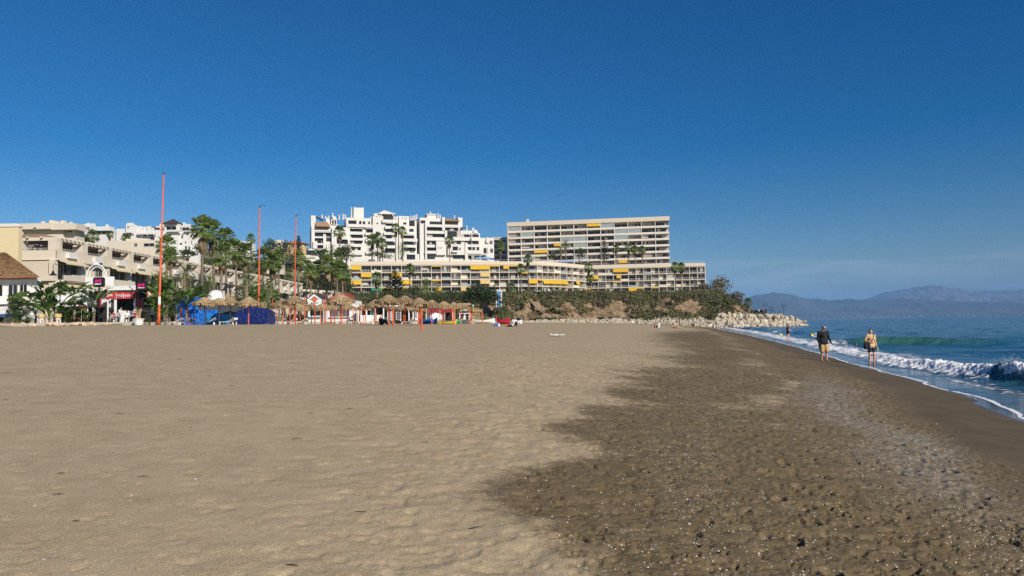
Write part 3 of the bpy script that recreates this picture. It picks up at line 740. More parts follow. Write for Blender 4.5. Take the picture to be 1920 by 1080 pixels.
def railing(fr, x0, x1, y, z, h_=.95, mt=None, step=.22, name='railing'):
    mt = mt or WFR; w_ = round(x1-x0, 2); key = (w_, h_, mt.name, step)
    if key not in _rail:
        mb_ = MB(); mb_.box(-w_/2, w_/2, -.025, .025, h_-.05, h_); mb_.box(-w_/2, w_/2, -.02, .02, .06, .10)
        n_ = max(2, int(w_/step))
        for i in range(n_+1): xx = -w_/2+.02+(w_-.04)*i/n_; mb_.box(xx-.012, xx+.012, -.012, .012, .10, h_-.05)
        _rail[key] = mb_.mesh(name, mt)
    return fr.put(name, _rail[key], (x0+x1)/2, y, z)
_awn = {}
def awning(fr, x0, x1, y, z, drop, out, mt, fringe=.22, name='awning'):
    w_ = round(x1-x0, 2); key = (w_, drop, out, mt.name)
    if key not in _awn:
        mb_ = MB(); n_ = 6; hw = w_/2
        for i in range(n_):
            a = -hw+w_*i/n_; c = -hw+w_*(i+1)/n_; sg = .03*((i % 2)-.5)
            mb_.quad((a, -out, -drop+sg), (c, -out, -drop-sg), (c, 0, 0), (a, 0, 0))
            mb_.quad((a, -out-.01, -drop-fringe), (c, -out-.01, -drop-fringe), (c, -out, -drop-sg), (a, -out, -drop+sg))
        mb_.tri((-hw, 0, 0), (-hw, -out, -drop), (-hw, 0, -drop*.3)); mb_.tri((hw, 0, 0), (hw, 0, -drop*.3), (hw, -out, -drop))
        mb_.box(-hw, hw, -.10, .06, -.02, .10)
        _awn[key] = mb_.mesh(name, mt)
    return fr.put(name, _awn[key], (x0+x1)/2, y, z)

CREAM = mat('cream_render', (.66, .565, .44), .85, .06, .6, randv=.04)
CREAM2 = mat('pale_cream', (.70, .63, .53), .85, .06, .6, randv=.05)
WHITE = mat('white_render', (.68, .655, .605), .8, .04, .5, randv=.03)
WHITE2 = mat('whitewash', (.68, .665, .635), .85, .05, .4, randv=.03)
REVEAL = mat('recess_shade_wall', (.20, .17, .14), .9, .12, .5, randv=.18)  # shade of the recesses is put into this dark wall colour
YELLOW = mat('yellow_canvas', (.80, .50, .035), .8, .05, 2., trans=.25, randv=.06)
YELLOW2 = mat('sun_bleached_yellow_canvas', (.78, .56, .22), .8, .05, 2., trans=.25, randv=.06)
GREENC = mat('green_canvas', (.02, .22, .11), .8, .08, 2.)
GLBAL = mat('balcony_glass', (.30, .34, .33), .25, .2, .5, spec=.6)

# ------------------------------------------------------------------ flats with yellow awnings (four storeys, angled front)
fz = 15.3; SH = 3.0
root = empty('apartment_building', (at(660, 550, 300).x, 300, fz), 0, 'long low cream apartment block with yellow awnings on top of the cliff', 'building')
ox, oy = root.location.x, root.location.y
def gx(px, Y): return (px-960)/FPX*Y*1.0012
LP = [(658, 300), (1008, 314), (1028, 318), (1052, 323), (1064, 327), (1108, 342), (1323, 337)]
LPw = [Vector((at(p, 545, Y).x-ox, Y-oy, 0)) for p, Y in LP]
bays = [19, 2, 2, 1, 4, 15]
wr = random.Random(12)
AW = {  # storey (0 = lowest) : {bay index from the left : kind}
 3: {0: 'y', 8: 'p', 12: 'y', 13: 'y', 14: 'p', 15: 'h', 16: 'p', 31: 'y', 32: 'y'},
 2: {1: 'y', 4: 'y', 13: 'l', 17: 'p', 28: 'y', 31: 'h', },
 1: {0: 'y', 5: 'y', 8: 'p', 13: 'l', 18: 'y', 19: 'p', 20: 'y', 21: 'y', 22: 'y', 23: 'y', 25: 'h', 31: 'p'},
 0: {2: 'g', 3: 'p', 5: 'p', 8: 'h', 11: 'l', 27: 'p', 33: 'y', 34: 'p', 36: 'p'}}
bi = 0
for wi, (a, b_) in enumerate(zip(LPw[:-1], LPw[1:])):
    dv = b_-a; Ln = dv.length; fr = Fr(root, a.x, a.y, 0, math.atan2(dv.y, dv.x)); n_ = bays[wi]; bw = Ln/n_
    depth = 13
    fr.box('wall', 0.02, Ln-.02, 1.9, depth, -3, 4*SH, CREAM)
    for s_ in range(5):
        zt = s_*SH
        fr.box('floor_slab', -.05 if wi else 0, Ln+.05, -.06, 1.95, zt-.24, zt+.05, CREAM if s_ < 4 else CREAM2)
    fr.box('roof_parapet', -.08, Ln+.08, -.22, .3, 4*SH+.06, 4*SH+1.45, CREAM)
    if wi not in (1, 2, 3): fr.box('roof', 0, Ln, .3, depth, 4*SH+.05, 4*SH+.5, CREAM2)
    railing(fr, .2, Ln-.2, .6, 4*SH+1.45, 1.0, WFR, .9, 'roof_railing')
    for k in range(n_+1):
        for s_ in range(4):
            if k == n_ and wi < len(bays)-1: continue
            fr.box('partition', k*bw-.085, k*bw+.085, 0, 1.88, s_*SH+.06, s_*SH+SH-.25, CREAM2)
    for k in range(n_):
        for s_ in range(4):
            x0 = k*bw+.1; x1 = (k+1)*bw-.1; z0 = s_*SH+.06
            rr = wr.random()
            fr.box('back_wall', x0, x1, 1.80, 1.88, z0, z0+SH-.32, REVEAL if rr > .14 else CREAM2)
            wm_ = wr.choice((.25, .35, .6)); 
            window(fr, x0+bw*.06, x1-bw*wr.choice((.06, .25)), z0+.03, z0+2.3, 1.74 if rr > .12 else .35, wr.choice((2, 3, 4)), None, wr.choice((0, 0, 0, .35, .55, .95)), False, wr)
            tq = wr.random()
            if tq < .72: railing(fr, x0, x1, .06, z0, .95, WFR, .16)
            elif tq < .86: fr.box('parapet', x0, x1, 0.0, .10, z0, z0+.92, GLBAL)
            else: fr.box('parapet', x0, x1, 0.0, .10, z0, z0+.88, CREAM2)
            if wr.random() < .22: fr.box('blind', x0+.1, x0+bw*wr.uniform(.4, .8), 1.62, 1.68, z0+wr.uniform(.2, 1.4), z0+2.4, CREAM2)
            kd = AW[s_].get(bi+k)
            zz = z0+SH-.34
            if kd == 'y': awning(fr, x0-.1, x1+.1, -.03, zz, 1.45, .75, YELLOW)
            elif kd == 'l': awning(fr, x0-.1, x1+.1, -.03, zz, 1.5, .75, YELLOW2)
            elif kd == 'g': awning(fr, x0-.1, x1+.1, -.03, zz, 1.0, .9, GREENC)
            elif kd == 'p': awning(fr, x0-.1, x1+.1, -.03, zz, .30, .2, YELLOW, .08)
            elif kd == 'h': awning(fr, x0+bw*.4, x1+.1, -.03, zz, 1.2, .6, YELLOW)
    bi += n_
e_ = Fr(root, LPw[-1].x, LPw[-1].y, 0, math.atan2(-5, 215))
e_.box('end_wall', -.1, .16, -.1, 13, -3, 4*SH+1.4, CREAM2)

# ------------------------------------------------------------------ slab of flats behind it
A_ = at(952, 415, 372); B_ = at(1254, 403, 359); tz = 53.6; TS = 3.08
root = empty('apartment_block', (A_.x, A_.y, 18), 0, 'tall cream slab of flats with white balconies behind the yellow-awninged block', 'building')
dv = Vector((B_.x-A_.x, B_.y-A_.y, 0)); Ln = dv.length; fr = Fr(root, 0, 0, 0, math.atan2(dv.y, dv.x))
nf = 10; zt0 = tz-18-2.0-nf*TS
nb = 12; bw = Ln/nb
fr.box('wall', .1, Ln-2.2, 2.2, 15, 0, nf*TS+zt0, CREAM)
fr.box('roof_fascia', -.4, Ln+.3, -.35, 15.5, nf*TS+zt0-.05, nf*TS+zt0+2.0, CREAM)
fr.box('end_wall', -.35, -.02, -.1, 15, 0, nf*TS+zt0-.1, CREAM)
fr.box('lift_house', Ln*.11, Ln*.125, 5, 7, nf*TS+zt0+2.0, nf*TS+zt0+4.0, CREAM)
PARW = mat('balcony_white', (.75, .69, .60), .8, .05, .6, randv=.04)
tw = random.Random(31)
for s_ in range(nf):
    z0 = zt0+s_*TS
    fr.box('floor_slab', -.02, Ln+.0, -.12, 2.25, z0-.2, z0+.02, PARW)
    # balconies wrap round the seaward end
    fr.box('floor_slab', Ln-2.2, Ln+.05, 2.26, 13, z0-.2, z0+.02, PARW); fr.box('parapet', Ln-.06, Ln+.06, 0.12, 13, z0+.021, z0+.68, PARW)
    if s_ < 2: continue
    for k in range(nb):
        x0 = k*bw; x1 = x0+bw
        fr.box('partition', x0-.12, x0+.12, -.24, 2.2, z0+.03, z0+TS-.21, PARW)
        fr.box('parapet', x0+.13, x1-.13, -.16, -.04, z0+.0, z0+.68, PARW)
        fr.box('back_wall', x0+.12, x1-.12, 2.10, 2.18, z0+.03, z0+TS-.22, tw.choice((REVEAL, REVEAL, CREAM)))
        half = tw.random() < .5
        window(fr, x0+.3, x0+bw*.48, z0+.1, z0+2.35, 2.02, 2, None, tw.choice((0, 0, .5, .9)), False, tw)
        window(fr, x0+bw*.52, x1-.3, z0+.1, z0+2.35, 2.02, 3, None, tw.choice((0, 0, .4, .95)), False, tw)
        if tw.random() < .12: fr.box('glazing', x0+.15, x1-.15, .02, .08, z0+.68, z0+TS-.22, GLBAL)
        elif tw.random() < .25: fr.box('blind', x0+.3, x0+bw*tw.uniform(.4, .8), 1.2, 1.28, z0+1.2, z0+TS-.22, CREAM2)
    fr.box('scallops', .12, Ln-.1, -.14, -.06, z0-.32, z0-.21, PARW)
for (k0, k1, s_) in ((6.0, 7.0, nf-1), (3.5, 4.0, nf-4), (2.0, 3.0, nf-5), (8.3, 8.9, nf-7)):
    awning(fr, k0*bw, k1*bw, -.17, zt0+s_*TS+TS-.25, 1.2, .6, YELLOW)

# yellowish flats in the gap to the left of it
a = at(922, 447, 392); b_ = at(953, 445, 392)
root = empty('flats', (a.x, 392, 22), 0, 'narrow yellowish flats seen in the gap beside the tall cream slab', 'building'); fr = Fr(root); Ln = b_.x-a.x+6
fr.box('wall', 0, Ln, 0, 12, 0, a.z-22, CREAM); fr.box('roof', -.3, Ln+.3, -.3, 12.3, a.z-22+.01, a.z-22+.5, CREAM2)
for s_ in range(6):
    z0 = a.z-22-3.1*(s_+1)
    fr.box('balcony', .2, Ln*.55, -1.3, -.01, z0-.2, z0+.8, CREAM2); window(fr, .5, Ln*.5, z0+.1, z0+2.3, -.03, 2)
    window(fr, Ln*.65, Ln*.9, z0+.5, z0+2.0, -.03, 2)

# ------------------------------------------------------------------ white terraced building
TH = math.radians(17)
W0 = at(565, 490, 336)
root = empty('terraced_apartments', (W0.x, W0.y, 26), TH, 'white terraced apartment building with domes, chimneys and stepped balconies on the hill', 'building')
fr = Fr(root); nrmW = Vector((math.sin(TH), -math.cos(TH), 0)); tanW = Vector((math.cos(TH), math.sin(TH), 0))
def wpt(px, py, off=0.):
    d_ = CM @ Vector(((px-960)/FPX, (540-py)/FPX, -1)); o_ = Vector((0, 0, CAMZ)); p0 = Vector((W0.x, W0.y, 0))+nrmW*off
    k = (p0-o_).dot(nrmW)/d_.dot(nrmW); p = o_+d_*k
    return (p-Vector((W0.x, W0.y, 0))).dot(tanW), p.z-26
def vol(x0, y0, x1, y1, off=0., back=12., mt=WHITE, name='wall'):
    a0, zt = wpt(x0, y0, off); a1, zb = wpt(x1, y1, off); a1 = wpt(x1, y0, off)[0]
    return fr.box(name, a0, a1, -off, -off+back, zb if y1 < 485 else 0, zt, mt)
DKFR = mat('dark_frame', (.10, .085, .075), .6, .1)
def dark(x0, y0, x1, y1, off, mull=3, arch=False, cur=None):
    if not arch and x1-x0 > 6: y0 -= .9; y1 += .9; x0 -= .4; x1 += .4
    a0, zt = wpt(x0, y0, off); a1, zb = wpt(x1, y1, off); a1 = wpt(x1, y0, off)[0]
    return window(fr, a0, a1, zb, zt, -off-.06, mull, WFR if x1-x0 < 6 else DKFR, (wr.choice((0, 0, .3)) if cur is None else cur), arch, wr)
def para(x0, y0, x1, y1, off, out=1.3):
    """solid balcony front with its floor, and a soffit above the opening behind"""
    a0, zt = wpt(x0, y0, off+out); a1, zb = wpt(x1, y1, off+out); a1 = wpt(x1, y0, off+out)[0]
    fr.box('balcony', a0, a1, -off-out, -off-out+.15, zb, zt, WHITE); fr.box('balcony_floor', a0+.01, a1-.01, -off-out+.152, -off-.001, zb, zb+.18, WHITE)
    for xx in (a0, a1-.15): fr.box('balcony_side', xx+(.005 if xx == a0 else -.005), xx+.145, -off-out+.153, -off-.002, zb+.181, zt-.01, WHITE)
def hood(x0, x1, y, off, out=1.2, th=.22):
    a0, zt = wpt(x0, y, off+out); a1 = wpt(x1, y, off+out)[0]; fr.box('soffit', a0, a1, -off-out, -off-.003, zt-th, zt, WHITE)
def chim(px, py, base, off, r=.38):
    x_, zt = wpt(px, py, off); zb = wpt(px, base, off)[1]
    mb_ = MB(); h_ = zt-zb; mb_.lathe([(r*1.15, 0), (r, h_*.1), (r*.8, h_*.55), (r*.95, h_*.6), (r*.25, h_)], 8); fr.put('chimney', mb_.mesh('chimney', WHITE, False), x_, -off, zb)
def dome(px, py, base, rpx, off):
    x_, zt = wpt(px, py, off); zb = wpt(px, base, off)[1]; r = rpx/FPX*345; h_ = zt-zb
    mb_ = MB(); mb_.lathe([(r*1.08, 0), (r*1.08, .25)]+[(r*math.cos(a), .25+(h_-.25)*math.sin(a)) for a in np.linspace(0, 1.5, 8)], 20); fr.put('dome', mb_.mesh('dome', WHITE, True), x_, -off+r, zb)
# volumes, left to right
vol(583, 425, 656, 492, 3, 16); vol(583, 404, 592, 425, 3.4, 5); vol(611, 408, 622, 425, 2, 5); vol(584, 423, 590, 492, 4.4, 1.4, name='pier')
vol(563, 466, 592, 492, 6, 10); vol(563, 460, 570, 466, 6, 10, name='pier'); vol(587, 452, 595, 466, 5.5, 8, name='pier'); vol(606, 439, 611, 492, 4.5, 1.5, name='pier'); vol(622, 438, 631, 492, 4.6, 5)
vol(618, 420, 634, 437, 2.6, 6); vol(650, 408, 700, 492, 1.5, 15); vol(649, 408, 653, 440, 2.4, 3, name='pier')
vol(663, 389, 682, 409, -1, 9, name='tower'); vol(663, 388, 665, 389, -1, 1, name='merlon'); vol(680, 388, 682, 389, -1, 1, name='merlon')
vol(699, 405, 746, 492, 3.0, 14); vol(701, 400, 713, 405, 2.8, 8); vol(748, 405, 767, 492, .5, 14); vol(765, 412, 781, 492, -.5, 12)
vol(787, 408, 834, 492, 2, 15); vol(801, 401, 819, 409, -1, 8); vol(797, 418, 800, 492, 3.2, 1.4, name='pier'); vol(829, 407, 834, 432, 3.4, 1.3, name='pier'); vol(834, 432, 838, 446, 3.8, 1.3, name='pier')
vol(834, 421, 864, 492, 1.4, 14); vol(859, 408, 867, 432, 1.0, 6); vol(864, 432, 886, 492, 1.6, 14); vol(884, 437, 900, 492, 3.0, 10); vol(899, 446, 926, 492, 1.0, 12); vol(912, 445, 917, 456, 1.6, 2, name='pier')
vol(745, 405, 748, 492, -3, 10); vol(872, 455, 877, 492, 3.4, 1.4, name='pier'); vol(756, 476, 786, 492, 4, 8); vol(818, 452, 836, 478, 3.6, 2.0); vol(840, 458, 871, 478, 3.2, 3)
fr.box('terrace_wall', -4, wpt(926, 490)[0], -9.5, -9.1, wpt(745, 499, 9)[1], wpt(745, 487, 9)[1], WHITE)
# roofs
def hiproof(x0, x1, apex, ye, ya, off, dpt, mt, ov=.4, name='roof'):
    a0, ze = wpt(x0, ye, off); a1 = wpt(x1, ye, off)[0]; ax, za = wpt(apex, ya, off)
    mb_ = MB(); y0, y1 = -off-ov, -off+dpt+ov; ym = (y0+y1)/2; c_ = [(a0-ov, y0, ze), (a1+ov, y0, ze), (a1+ov, y1, ze), (a0-ov, y1, ze)]; ap = (ax, ym, za)
    for i in range(4): mb_.tri(c_[i], c_[(i+1) % 4], ap)
    mb_.quad(*[(p[0], p[1], p[2]) for p in c_[::-1]])
    for i in range(4):
        p, q_ = c_[i], c_[(i+1) % 4]; mb_.quad((p[0], p[1], p[2]-.3), (q_[0], q_[1], q_[2]-.3), q_, p)
    o = link(name, mb_.mesh(name, mt), root); return o
TERRA = mat('terracotta', (.36, .155, .075), .9, .25, 4.)
TERRA2 = mat('weathered_tile', (.34, .20, .11), .9, .3, 3.)
BROWNR = mat('dark_brown_roof', (.06, .042, .035), .8, .2, 2.)
hiproof(711, 740, 722, 400, 392, 3.2, 7, WHITE); vol(713, 400, 738, 405, 1.8, 5, mt=REVEAL, name='belvedere'); vol(714, 399.5, 716, 405, 3.2, .5, name='post'); vol(736, 399.5, 738, 405, 3.2, .5, name='post')
hiproof(834, 860, 841, 413, 407, 2.2, 6, TERRA2); vol(835, 413, 859, 421, .2, 5, mt=REVEAL, name='belvedere')
hiproof(801, 819, 808, 401.5, 398, -1, 6, WHITE)
a0, zt = wpt(592, 416, 4); a1, zb = wpt(619, 424, 6.4); mb_ = MB(); mb_.quad((a0, -6.4, zb), (a1, -6.4, zb), (a1-1, -4, zt), (a0, -4, zt)); mb_.quad((a0, -6.4, zb-.25), (a1, -6.4, zb-.25), (a1, -6.4, zb), (a0, -6.4, zb)); mb_.quad((a0, -6.4, zb-.25), (a0, -3, zb-.25), (a1, -3, zb-.25), (a1, -6.4, zb-.25)); link('tiled_canopy', mb_.mesh('tiled_canopy', TERRA2), root)
a0, zt = wpt(592, 404.5, 1); a1, zb = wpt(606, 412.5, 1); mb_ = MB(); mb_.quad((a0, -1, zt), (a1, -1, zb), (a1, 4, zb), (a0, 4, zt)); mb_.quad((a0, -1, zt-.3), (a1, -1, zb-.3), (a1, -1, zb), (a0, -1, zt)); link('sloping_canopy', mb_.mesh('sloping_canopy', BROWNR), root)
a0, zt = wpt(863, 425, 1); a1, zb = wpt(874, 428, 1); mb_ = MB(); mb_.quad((a0, -3, zb), (a1, -3, zb), (a0+1.2, 0, zt), (a0, 0, zt)); mb_.quad((a0, -3, zb-.25), (a1, -3, zb-.25), (a1, -3, zb), (a0, -3, zb)); link('canopy', mb_.mesh('canopy', BROWNR), root)
dome(626, 404, 411, 5.2, 3.4); vol(621, 411, 631.5, 421, 3.2, 2.5, name='turret'); dome(892, 430, 437, 5.6, 3.4)
for (x, y, bq, of) in ((604, 402, 409, 1), (610, 405, 409, 2), (616, 404, 409, 2), (623.5, 399, 407, 4), (636, 402, 412, 0), (643, 400, 412, 0), (647, 401.5, 410, 0), (659, 388, 408, 0), (695, 406, 410, 1), (770, 404, 413, 0), (774, 404, 413, 0), (777.5, 402, 413, 0), (781, 401, 411, 0), (807, 396, 402, -1), (821, 399, 408, 0), (825, 402, 408, 0), (852, 403, 410, -1), (860, 407, 410, 0), (875, 422, 433, 0), (886, 426, 437, 1), (888, 426, 437, 1)): chim(x, y, bq, of)
# openings and balconies
for r_ in ((586, 426.5, 620, 432, 3), (588, 435, 621, 443, 3), (590, 447, 606, 455, 3), (594, 459.5, 612, 466, 3), (571, 470, 590, 478, 6), (612, 430, 622, 441, 3), (612, 446, 621, 452, 3), (594, 452, 606, 455, 3),
           (652, 414, 668, 419, 1.5), (657, 428, 679, 434, 1.5), (659, 441, 680, 446, 1.5), (658, 452, 678, 457, 1.5), (660, 464, 676, 469, 1.5), (632, 450.5, 652, 457, 3), (632, 465, 653, 470, 3), (634, 424, 650, 437, 1.6),
           (687, 428.5, 706, 436, 1.5), (689, 442, 699, 447, 1.5), (690, 466, 699, 471, 1.5), (719, 406.5, 737, 411, 3), (724, 418, 737, 423.5, 3), (724, 429, 737, 435, 3), (724, 441.5, 739, 447, 3), (724, 454, 740, 459.5, 3), (722, 466.5, 741, 473, 3),
           (766, 415, 777, 423, -.5), (766, 430, 775, 434.5, -.5), (757, 441, 776, 447, .5), (757, 453, 774, 459, .5), (758, 465, 779, 470, .5), (763, 478, 778, 486, 4),
           (789, 414, 797, 418, 2), (806, 416, 829, 420, 2), (801, 427, 829, 432, 2), (801, 438.5, 834, 444, 2), (800, 452, 815, 458, 2), (800, 464.5, 818, 470, 2), (835, 426, 859, 432, 1.4), (839, 434, 864, 444, 1.4), (853, 452, 864, 457, 1.4), (866, 440, 880, 444.5, 1.6), (872, 452, 882, 457, 1.6), (849, 463, 858, 469, 3.2), (860, 464, 864, 469, 3.2), (878, 464, 884, 469, 1.6), (886, 440, 897, 444.5, 3), (886, 452, 897, 457, 3), (886, 464, 898, 469, 3), (850, 477, 870, 484, 1.6), (878, 478, 884, 486, 1.6), (886, 478, 899, 486, 3), (909, 451, 914, 458, 1), (918, 451, 923.5, 458, 1), (907, 466, 914, 474, 1), (919, 466, 924.5, 474, 1), (901, 478, 912, 486, 1), (801, 478, 815, 485, 2), (822, 462, 824, 467, 3.6), (826, 462, 828, 467, 3.6)):
    dark(*r_)
for r_ in ((673, 414, 678, 420.5, 1.5), (680, 414.5, 685, 421, 1.5), (690, 415, 694, 420.5, 1.5), (622.5, 412.5, 626, 420, 3.2), (627, 412.5, 630.5, 420, 3.2), (706, 417, 709, 420.5, 3), (706, 405.5, 708, 407, 3), (740, 408, 742, 411, 3), (754, 408, 756, 410.5, .5), (759.5, 408, 762, 410.5, .5), (756, 417, 762, 421, .5), (721, 429, 723, 434, 3)): dark(*r_[:4], r_[4], 1, (r_[2]-r_[0]) > 3, 0)
for r_ in ((588, 428, 620, 434.5, 3), (588, 443, 607, 446.5, 3), (594, 456, 612, 459.5, 3), (567, 478, 592, 483, 6), (594, 466, 612, 470, 3), (652, 434, 681, 440, 1.5), (656, 446, 682, 451, 1.5), (655, 457, 678, 463, 1.5), (656, 469, 680, 478, 1.5), (630, 457, 653, 464, 3), (630, 470, 653, 478, 3), (632, 437, 651, 449, 3), (651, 420, 684, 426, 1.5),
           (684, 421, 708, 427, 1.5), (685, 436, 707, 441, 1.5), (686, 447, 700, 453, 1.5), (686, 471, 700, 476, 1.5), (717, 411.5, 738, 417.5, 3), (722, 423.5, 740, 429, 3), (720, 435, 741, 440.5, 3), (723, 447, 738, 452.5, 3), (726, 460, 741, 465.5, 3),
           (764, 434.5, 777, 440, -.5), (756, 447, 783, 453, .5), (756, 459, 776, 464, .5), (800, 420.5, 829, 426, 2), (799, 432.5, 834, 438.5, 2), (799, 445, 836, 451.5, 2), (798, 458.5, 815, 464, 2), (797, 470, 818, 475.5, 2), (833, 421, 859, 425.5, 1.4), (848, 444, 884, 451.5, 1.4), (884, 444.5, 898, 451.5, 3), (864, 458, 884, 463, 1.6), (874, 469, 904, 476, 2.2), (848, 469.5, 859, 473, 3.2)):
    para(*r_)
for r_ in ((586, 621, 426, 3), (588, 621, 434.6, 3), (657, 680, 427.5, 1.5), (687, 707, 428, 1.5), (757, 777, 440.5, .5), (835, 860, 425.5, 1.4), (724, 738, 417.6, 3), (876, 906, 477.5, 2.2)): hood(*r_)

# ------------------------------------------------------------------ villas on the hill, left
def villa(name, label, rects, wins, Y, mt=WHITE2, roofs=(), base=None, chims=(), rz=0.0):
    x0 = min(r[0] for r in rects); x1 = max(r[2] for r in rects); yb = max(r[3] for r in rects)
    c = at((x0+x1)/2, yb, Y); r_ = empty(name, (c.x, Y, c.z-6), 0, label, 'house'); f_ = Fr(r_)
    for (a, t_, b2, bo, off, back, *mm) in rects:
        p = at(a, t_, Y-off); q_ = at(b2, bo, Y-off); q2 = at(b2, t_, Y-off)
        f_.box('wall', p.x-c.x, q2.x-c.x, -off, -off+max(1.2, back*.3), (q_.z-c.z+6) if bo < yb-1 else 0, p.z-c.z+6, mm[0] if mm else mt)
    for (a, t_, b2, bo, off, *k) in wins:
        p = at(a, t_, Y-off); q_ = at(b2, bo, Y-off); q2 = at(b2, t_, Y-off); window(f_, p.x-c.x, q2.x-c.x, q_.z-c.z+6, p.z-c.z+6, -off-.06, 2, WFR, 0, bool(k), wr)
    for (a, b2, ap, ye, ya, off, dp, mm) in roofs:
        p = at(a, ye, Y-off); q_ = at(b2, ye, Y-off); s_ = at(ap, ya, Y-off); mb_ = MB(); y0, y1 = -off-.4, -off+dp*.6; ze = p.z-c.z+6; C4 = [(p.x-c.x, y0, ze), (q_.x-c.x, y0, ze), (q_.x-c.x, y1, ze), (p.x-c.x, y1, ze)]; apx = (s_.x-c.x, (y0+y1)/2, s_.z-c.z+6)
        for i in range(4): mb_.tri(C4[i], C4[(i+1) % 4], apx); mb_.quad(*[(v[0], v[1], v[2]-.25) for v in (C4[i], C4[(i+1) % 4])], C4[(i+1) % 4], C4[i])
        mb_.quad(*[(v[0], v[1], v[2]-.2) for v in C4[::-1]])
        link('roof', mb_.mesh('roof', mm), r_)
    for (x, y, yb_, off) in chims:
        p = at(x, y, Y-off); q_ = at(x, yb_, Y-off); f_.box('chimney', p.x-c.x-.35, p.x-c.x+.35, -off, -off+.7, q_.z-c.z+6, p.z-c.z+6, mt)
    return r_
BEIGE = mat('beige_render', (.63, .555, .45), .88, .07, .5, randv=.05)
BEIGE2 = mat('light_beige_render', (.64, .57, .47), .88, .06, .5, randv=.05)
villa('villa', 'beige flat-roofed villa with round chimney pots above the tiled pergola building', [(44, 428, 118, 470, 0, 14), (37, 419, 95, 429, 1.5, 15), (95, 419.5, 142, 430, 1.2, 14), (92, 413, 100, 420, 0, 3), (100, 414, 106, 420, 0, 3), (113, 413.5, 120, 420, 0, 3), (118, 432, 142, 470, -1, 12)], [(57, 429, 61, 433, 0), (62, 426, 69, 430, 1.5), (107, 428, 113, 432, 0), (119, 430.5, 127, 434, -1), (128, 432, 136, 436, -1)], 172, BEIGE, chims=((80, 415, 420, 0), (108, 416, 420, 0)))
villa('villa', 'white villa end with dark window strip behind the yellow blank wall', [(-40, 421, 46, 470, 0, 14), (-40, 420, 30, 423, .6, 10)], [(33, 430, 45, 435, 0), (37, 436, 40, 440, 0)], 196, WHITE2, chims=((26, 419, 423, 0), (34, 420, 423, 0)))
villa('villa', 'long white villa with a low gable and a shaded loggia on the hill', [(128, 424, 170, 466, 0, 12), (168, 425, 206, 432, 1.5, 10), (170, 433, 206, 466, 0, 10), (170, 419, 176, 432, 1.5, 2), (134, 430, 160, 440, 2, 6), (128, 418, 135, 426, 0, 4)], [(150, 420.5, 153, 424, 1), (172, 433, 190, 438, 0.), (192, 433.5, 204, 439, 0.), (134, 441, 156, 444, 0)], 252, WHITE2, roofs=((146, 171, 158, 425, 415.5, 1, 10, WHITE2),), chims=((132, 416, 420, 0), (200, 421, 426, 0)))
villa('villa', 'white villa with a stepped bell gable and cypress palms in front', [(218, 429, 236, 472, 0, 12), (236, 423, 256, 472, 1, 10), (238, 418, 248, 424, 1, 3), (236, 420.5, 251, 424, 1.1, 2.5), (252, 427, 268, 472, .5, 10), (262, 432, 302, 472, 0, 10), (276, 424, 281, 434, 0, 3), (270, 425, 274, 432, 0, 2), (206, 432, 220, 472, -1, 10), (256, 437, 290, 439, 2, 3)], [(239, 423.5, 242, 428, 1, 1), (237, 436, 247, 442, 1), (253, 436, 258, 443, .5), (262, 438, 276, 443, 0), (278, 439, 288, 443, 0), (282, 445, 290, 450, 0), (247, 437, 251, 442, 1)], 258, WHITE2, chims=((263, 424, 433, 0), (267, 425, 433, 0), (286, 427, 433, 0)))
villa('villa', 'tall white villa crowned by a dark brown pyramid roof', [(308, 420, 334, 474, 2, 12), (292, 424, 310, 474, 0, 12), (330, 424, 357, 480, 1, 12), (355, 429, 374, 482, 0, 12), (299, 420, 305, 426, 0, 4), (343, 417, 346, 425, 1, 1.5), (347, 420, 351, 425, 1, 1.5), (352, 420, 356, 425, 1, 1.5), (312, 431, 337, 434, 3.4, 1.4), (344, 432.5, 356, 434, 2.2, 1.2)], [(312, 425, 331, 431, 2), (342, 426, 355, 433, 1), (338, 425, 341, 431, 1), (340, 440, 344, 447, 1, 1), (332, 441, 336, 446, 1), (347, 452, 350, 456, 1), (357, 441, 361, 446, 0), (350, 437, 354, 441, 1, 1), (357, 452, 361, 458, 0, 1), (347, 461, 351, 468, 1), (353, 462, 357, 469, 1), (314, 439, 322, 443, 2), (294, 430, 304, 436, 0), (337, 455, 342, 459, 1)], 262, WHITE2, roofs=((305, 331, 318, 418.5, 408, 3, 11, BROWNR), (356, 375, 365, 428.5, 425.5, 1, 10, BROWNR), (278, 300, 292, 428, 423, 0, 6, BROWNR)))
villa('house', 'low white flat-roofed house with a green canopy on the hill crest', [(416, 455, 474, 478, 0, 12, WHITE2), (432, 449, 438, 456, 0, 4), (445, 450.5, 452, 456, 0, 4), (416, 453.5, 470, 455.4, 1.5, 12)], [(419, 457, 434, 461, 0), (448, 458, 466, 461.5, 0)], 330, WHITE2)
villa('house', 'yellow house with a terracotta roof beside the white terraced building', [(536, 455, 570, 480, 0, 12), (514, 450, 530, 480, 4, 8, BEIGE2), (508, 456, 515, 482, 2, 6, WHITE2)], [(548, 460, 552, 465, 0), (558, 461, 562, 466, 0), (519, 455, 525, 459, 4)], 322, mat('yellow_plaster', (.66, .49, .25), .9, .06, .4), roofs=((530, 574, 549, 456, 449.5, .5, 13, TERRA),))
villa('house', 'small beige house half hidden by dark trees under the orange flagpole', [(500, 466, 530, 486, 0, 10)], [(506, 470, 512, 475, 0), (516, 470, 522, 475, 0)], 290, BEIGE2)
villa('house', 'low beige house with a flat terrace below the white villas', [(200, 452, 292, 478, 0, 12), (236, 448, 278, 453, -2, 6)], [(252, 456, 258, 462, 0), (270, 456, 290, 462, 0)], 205, BEIGE)

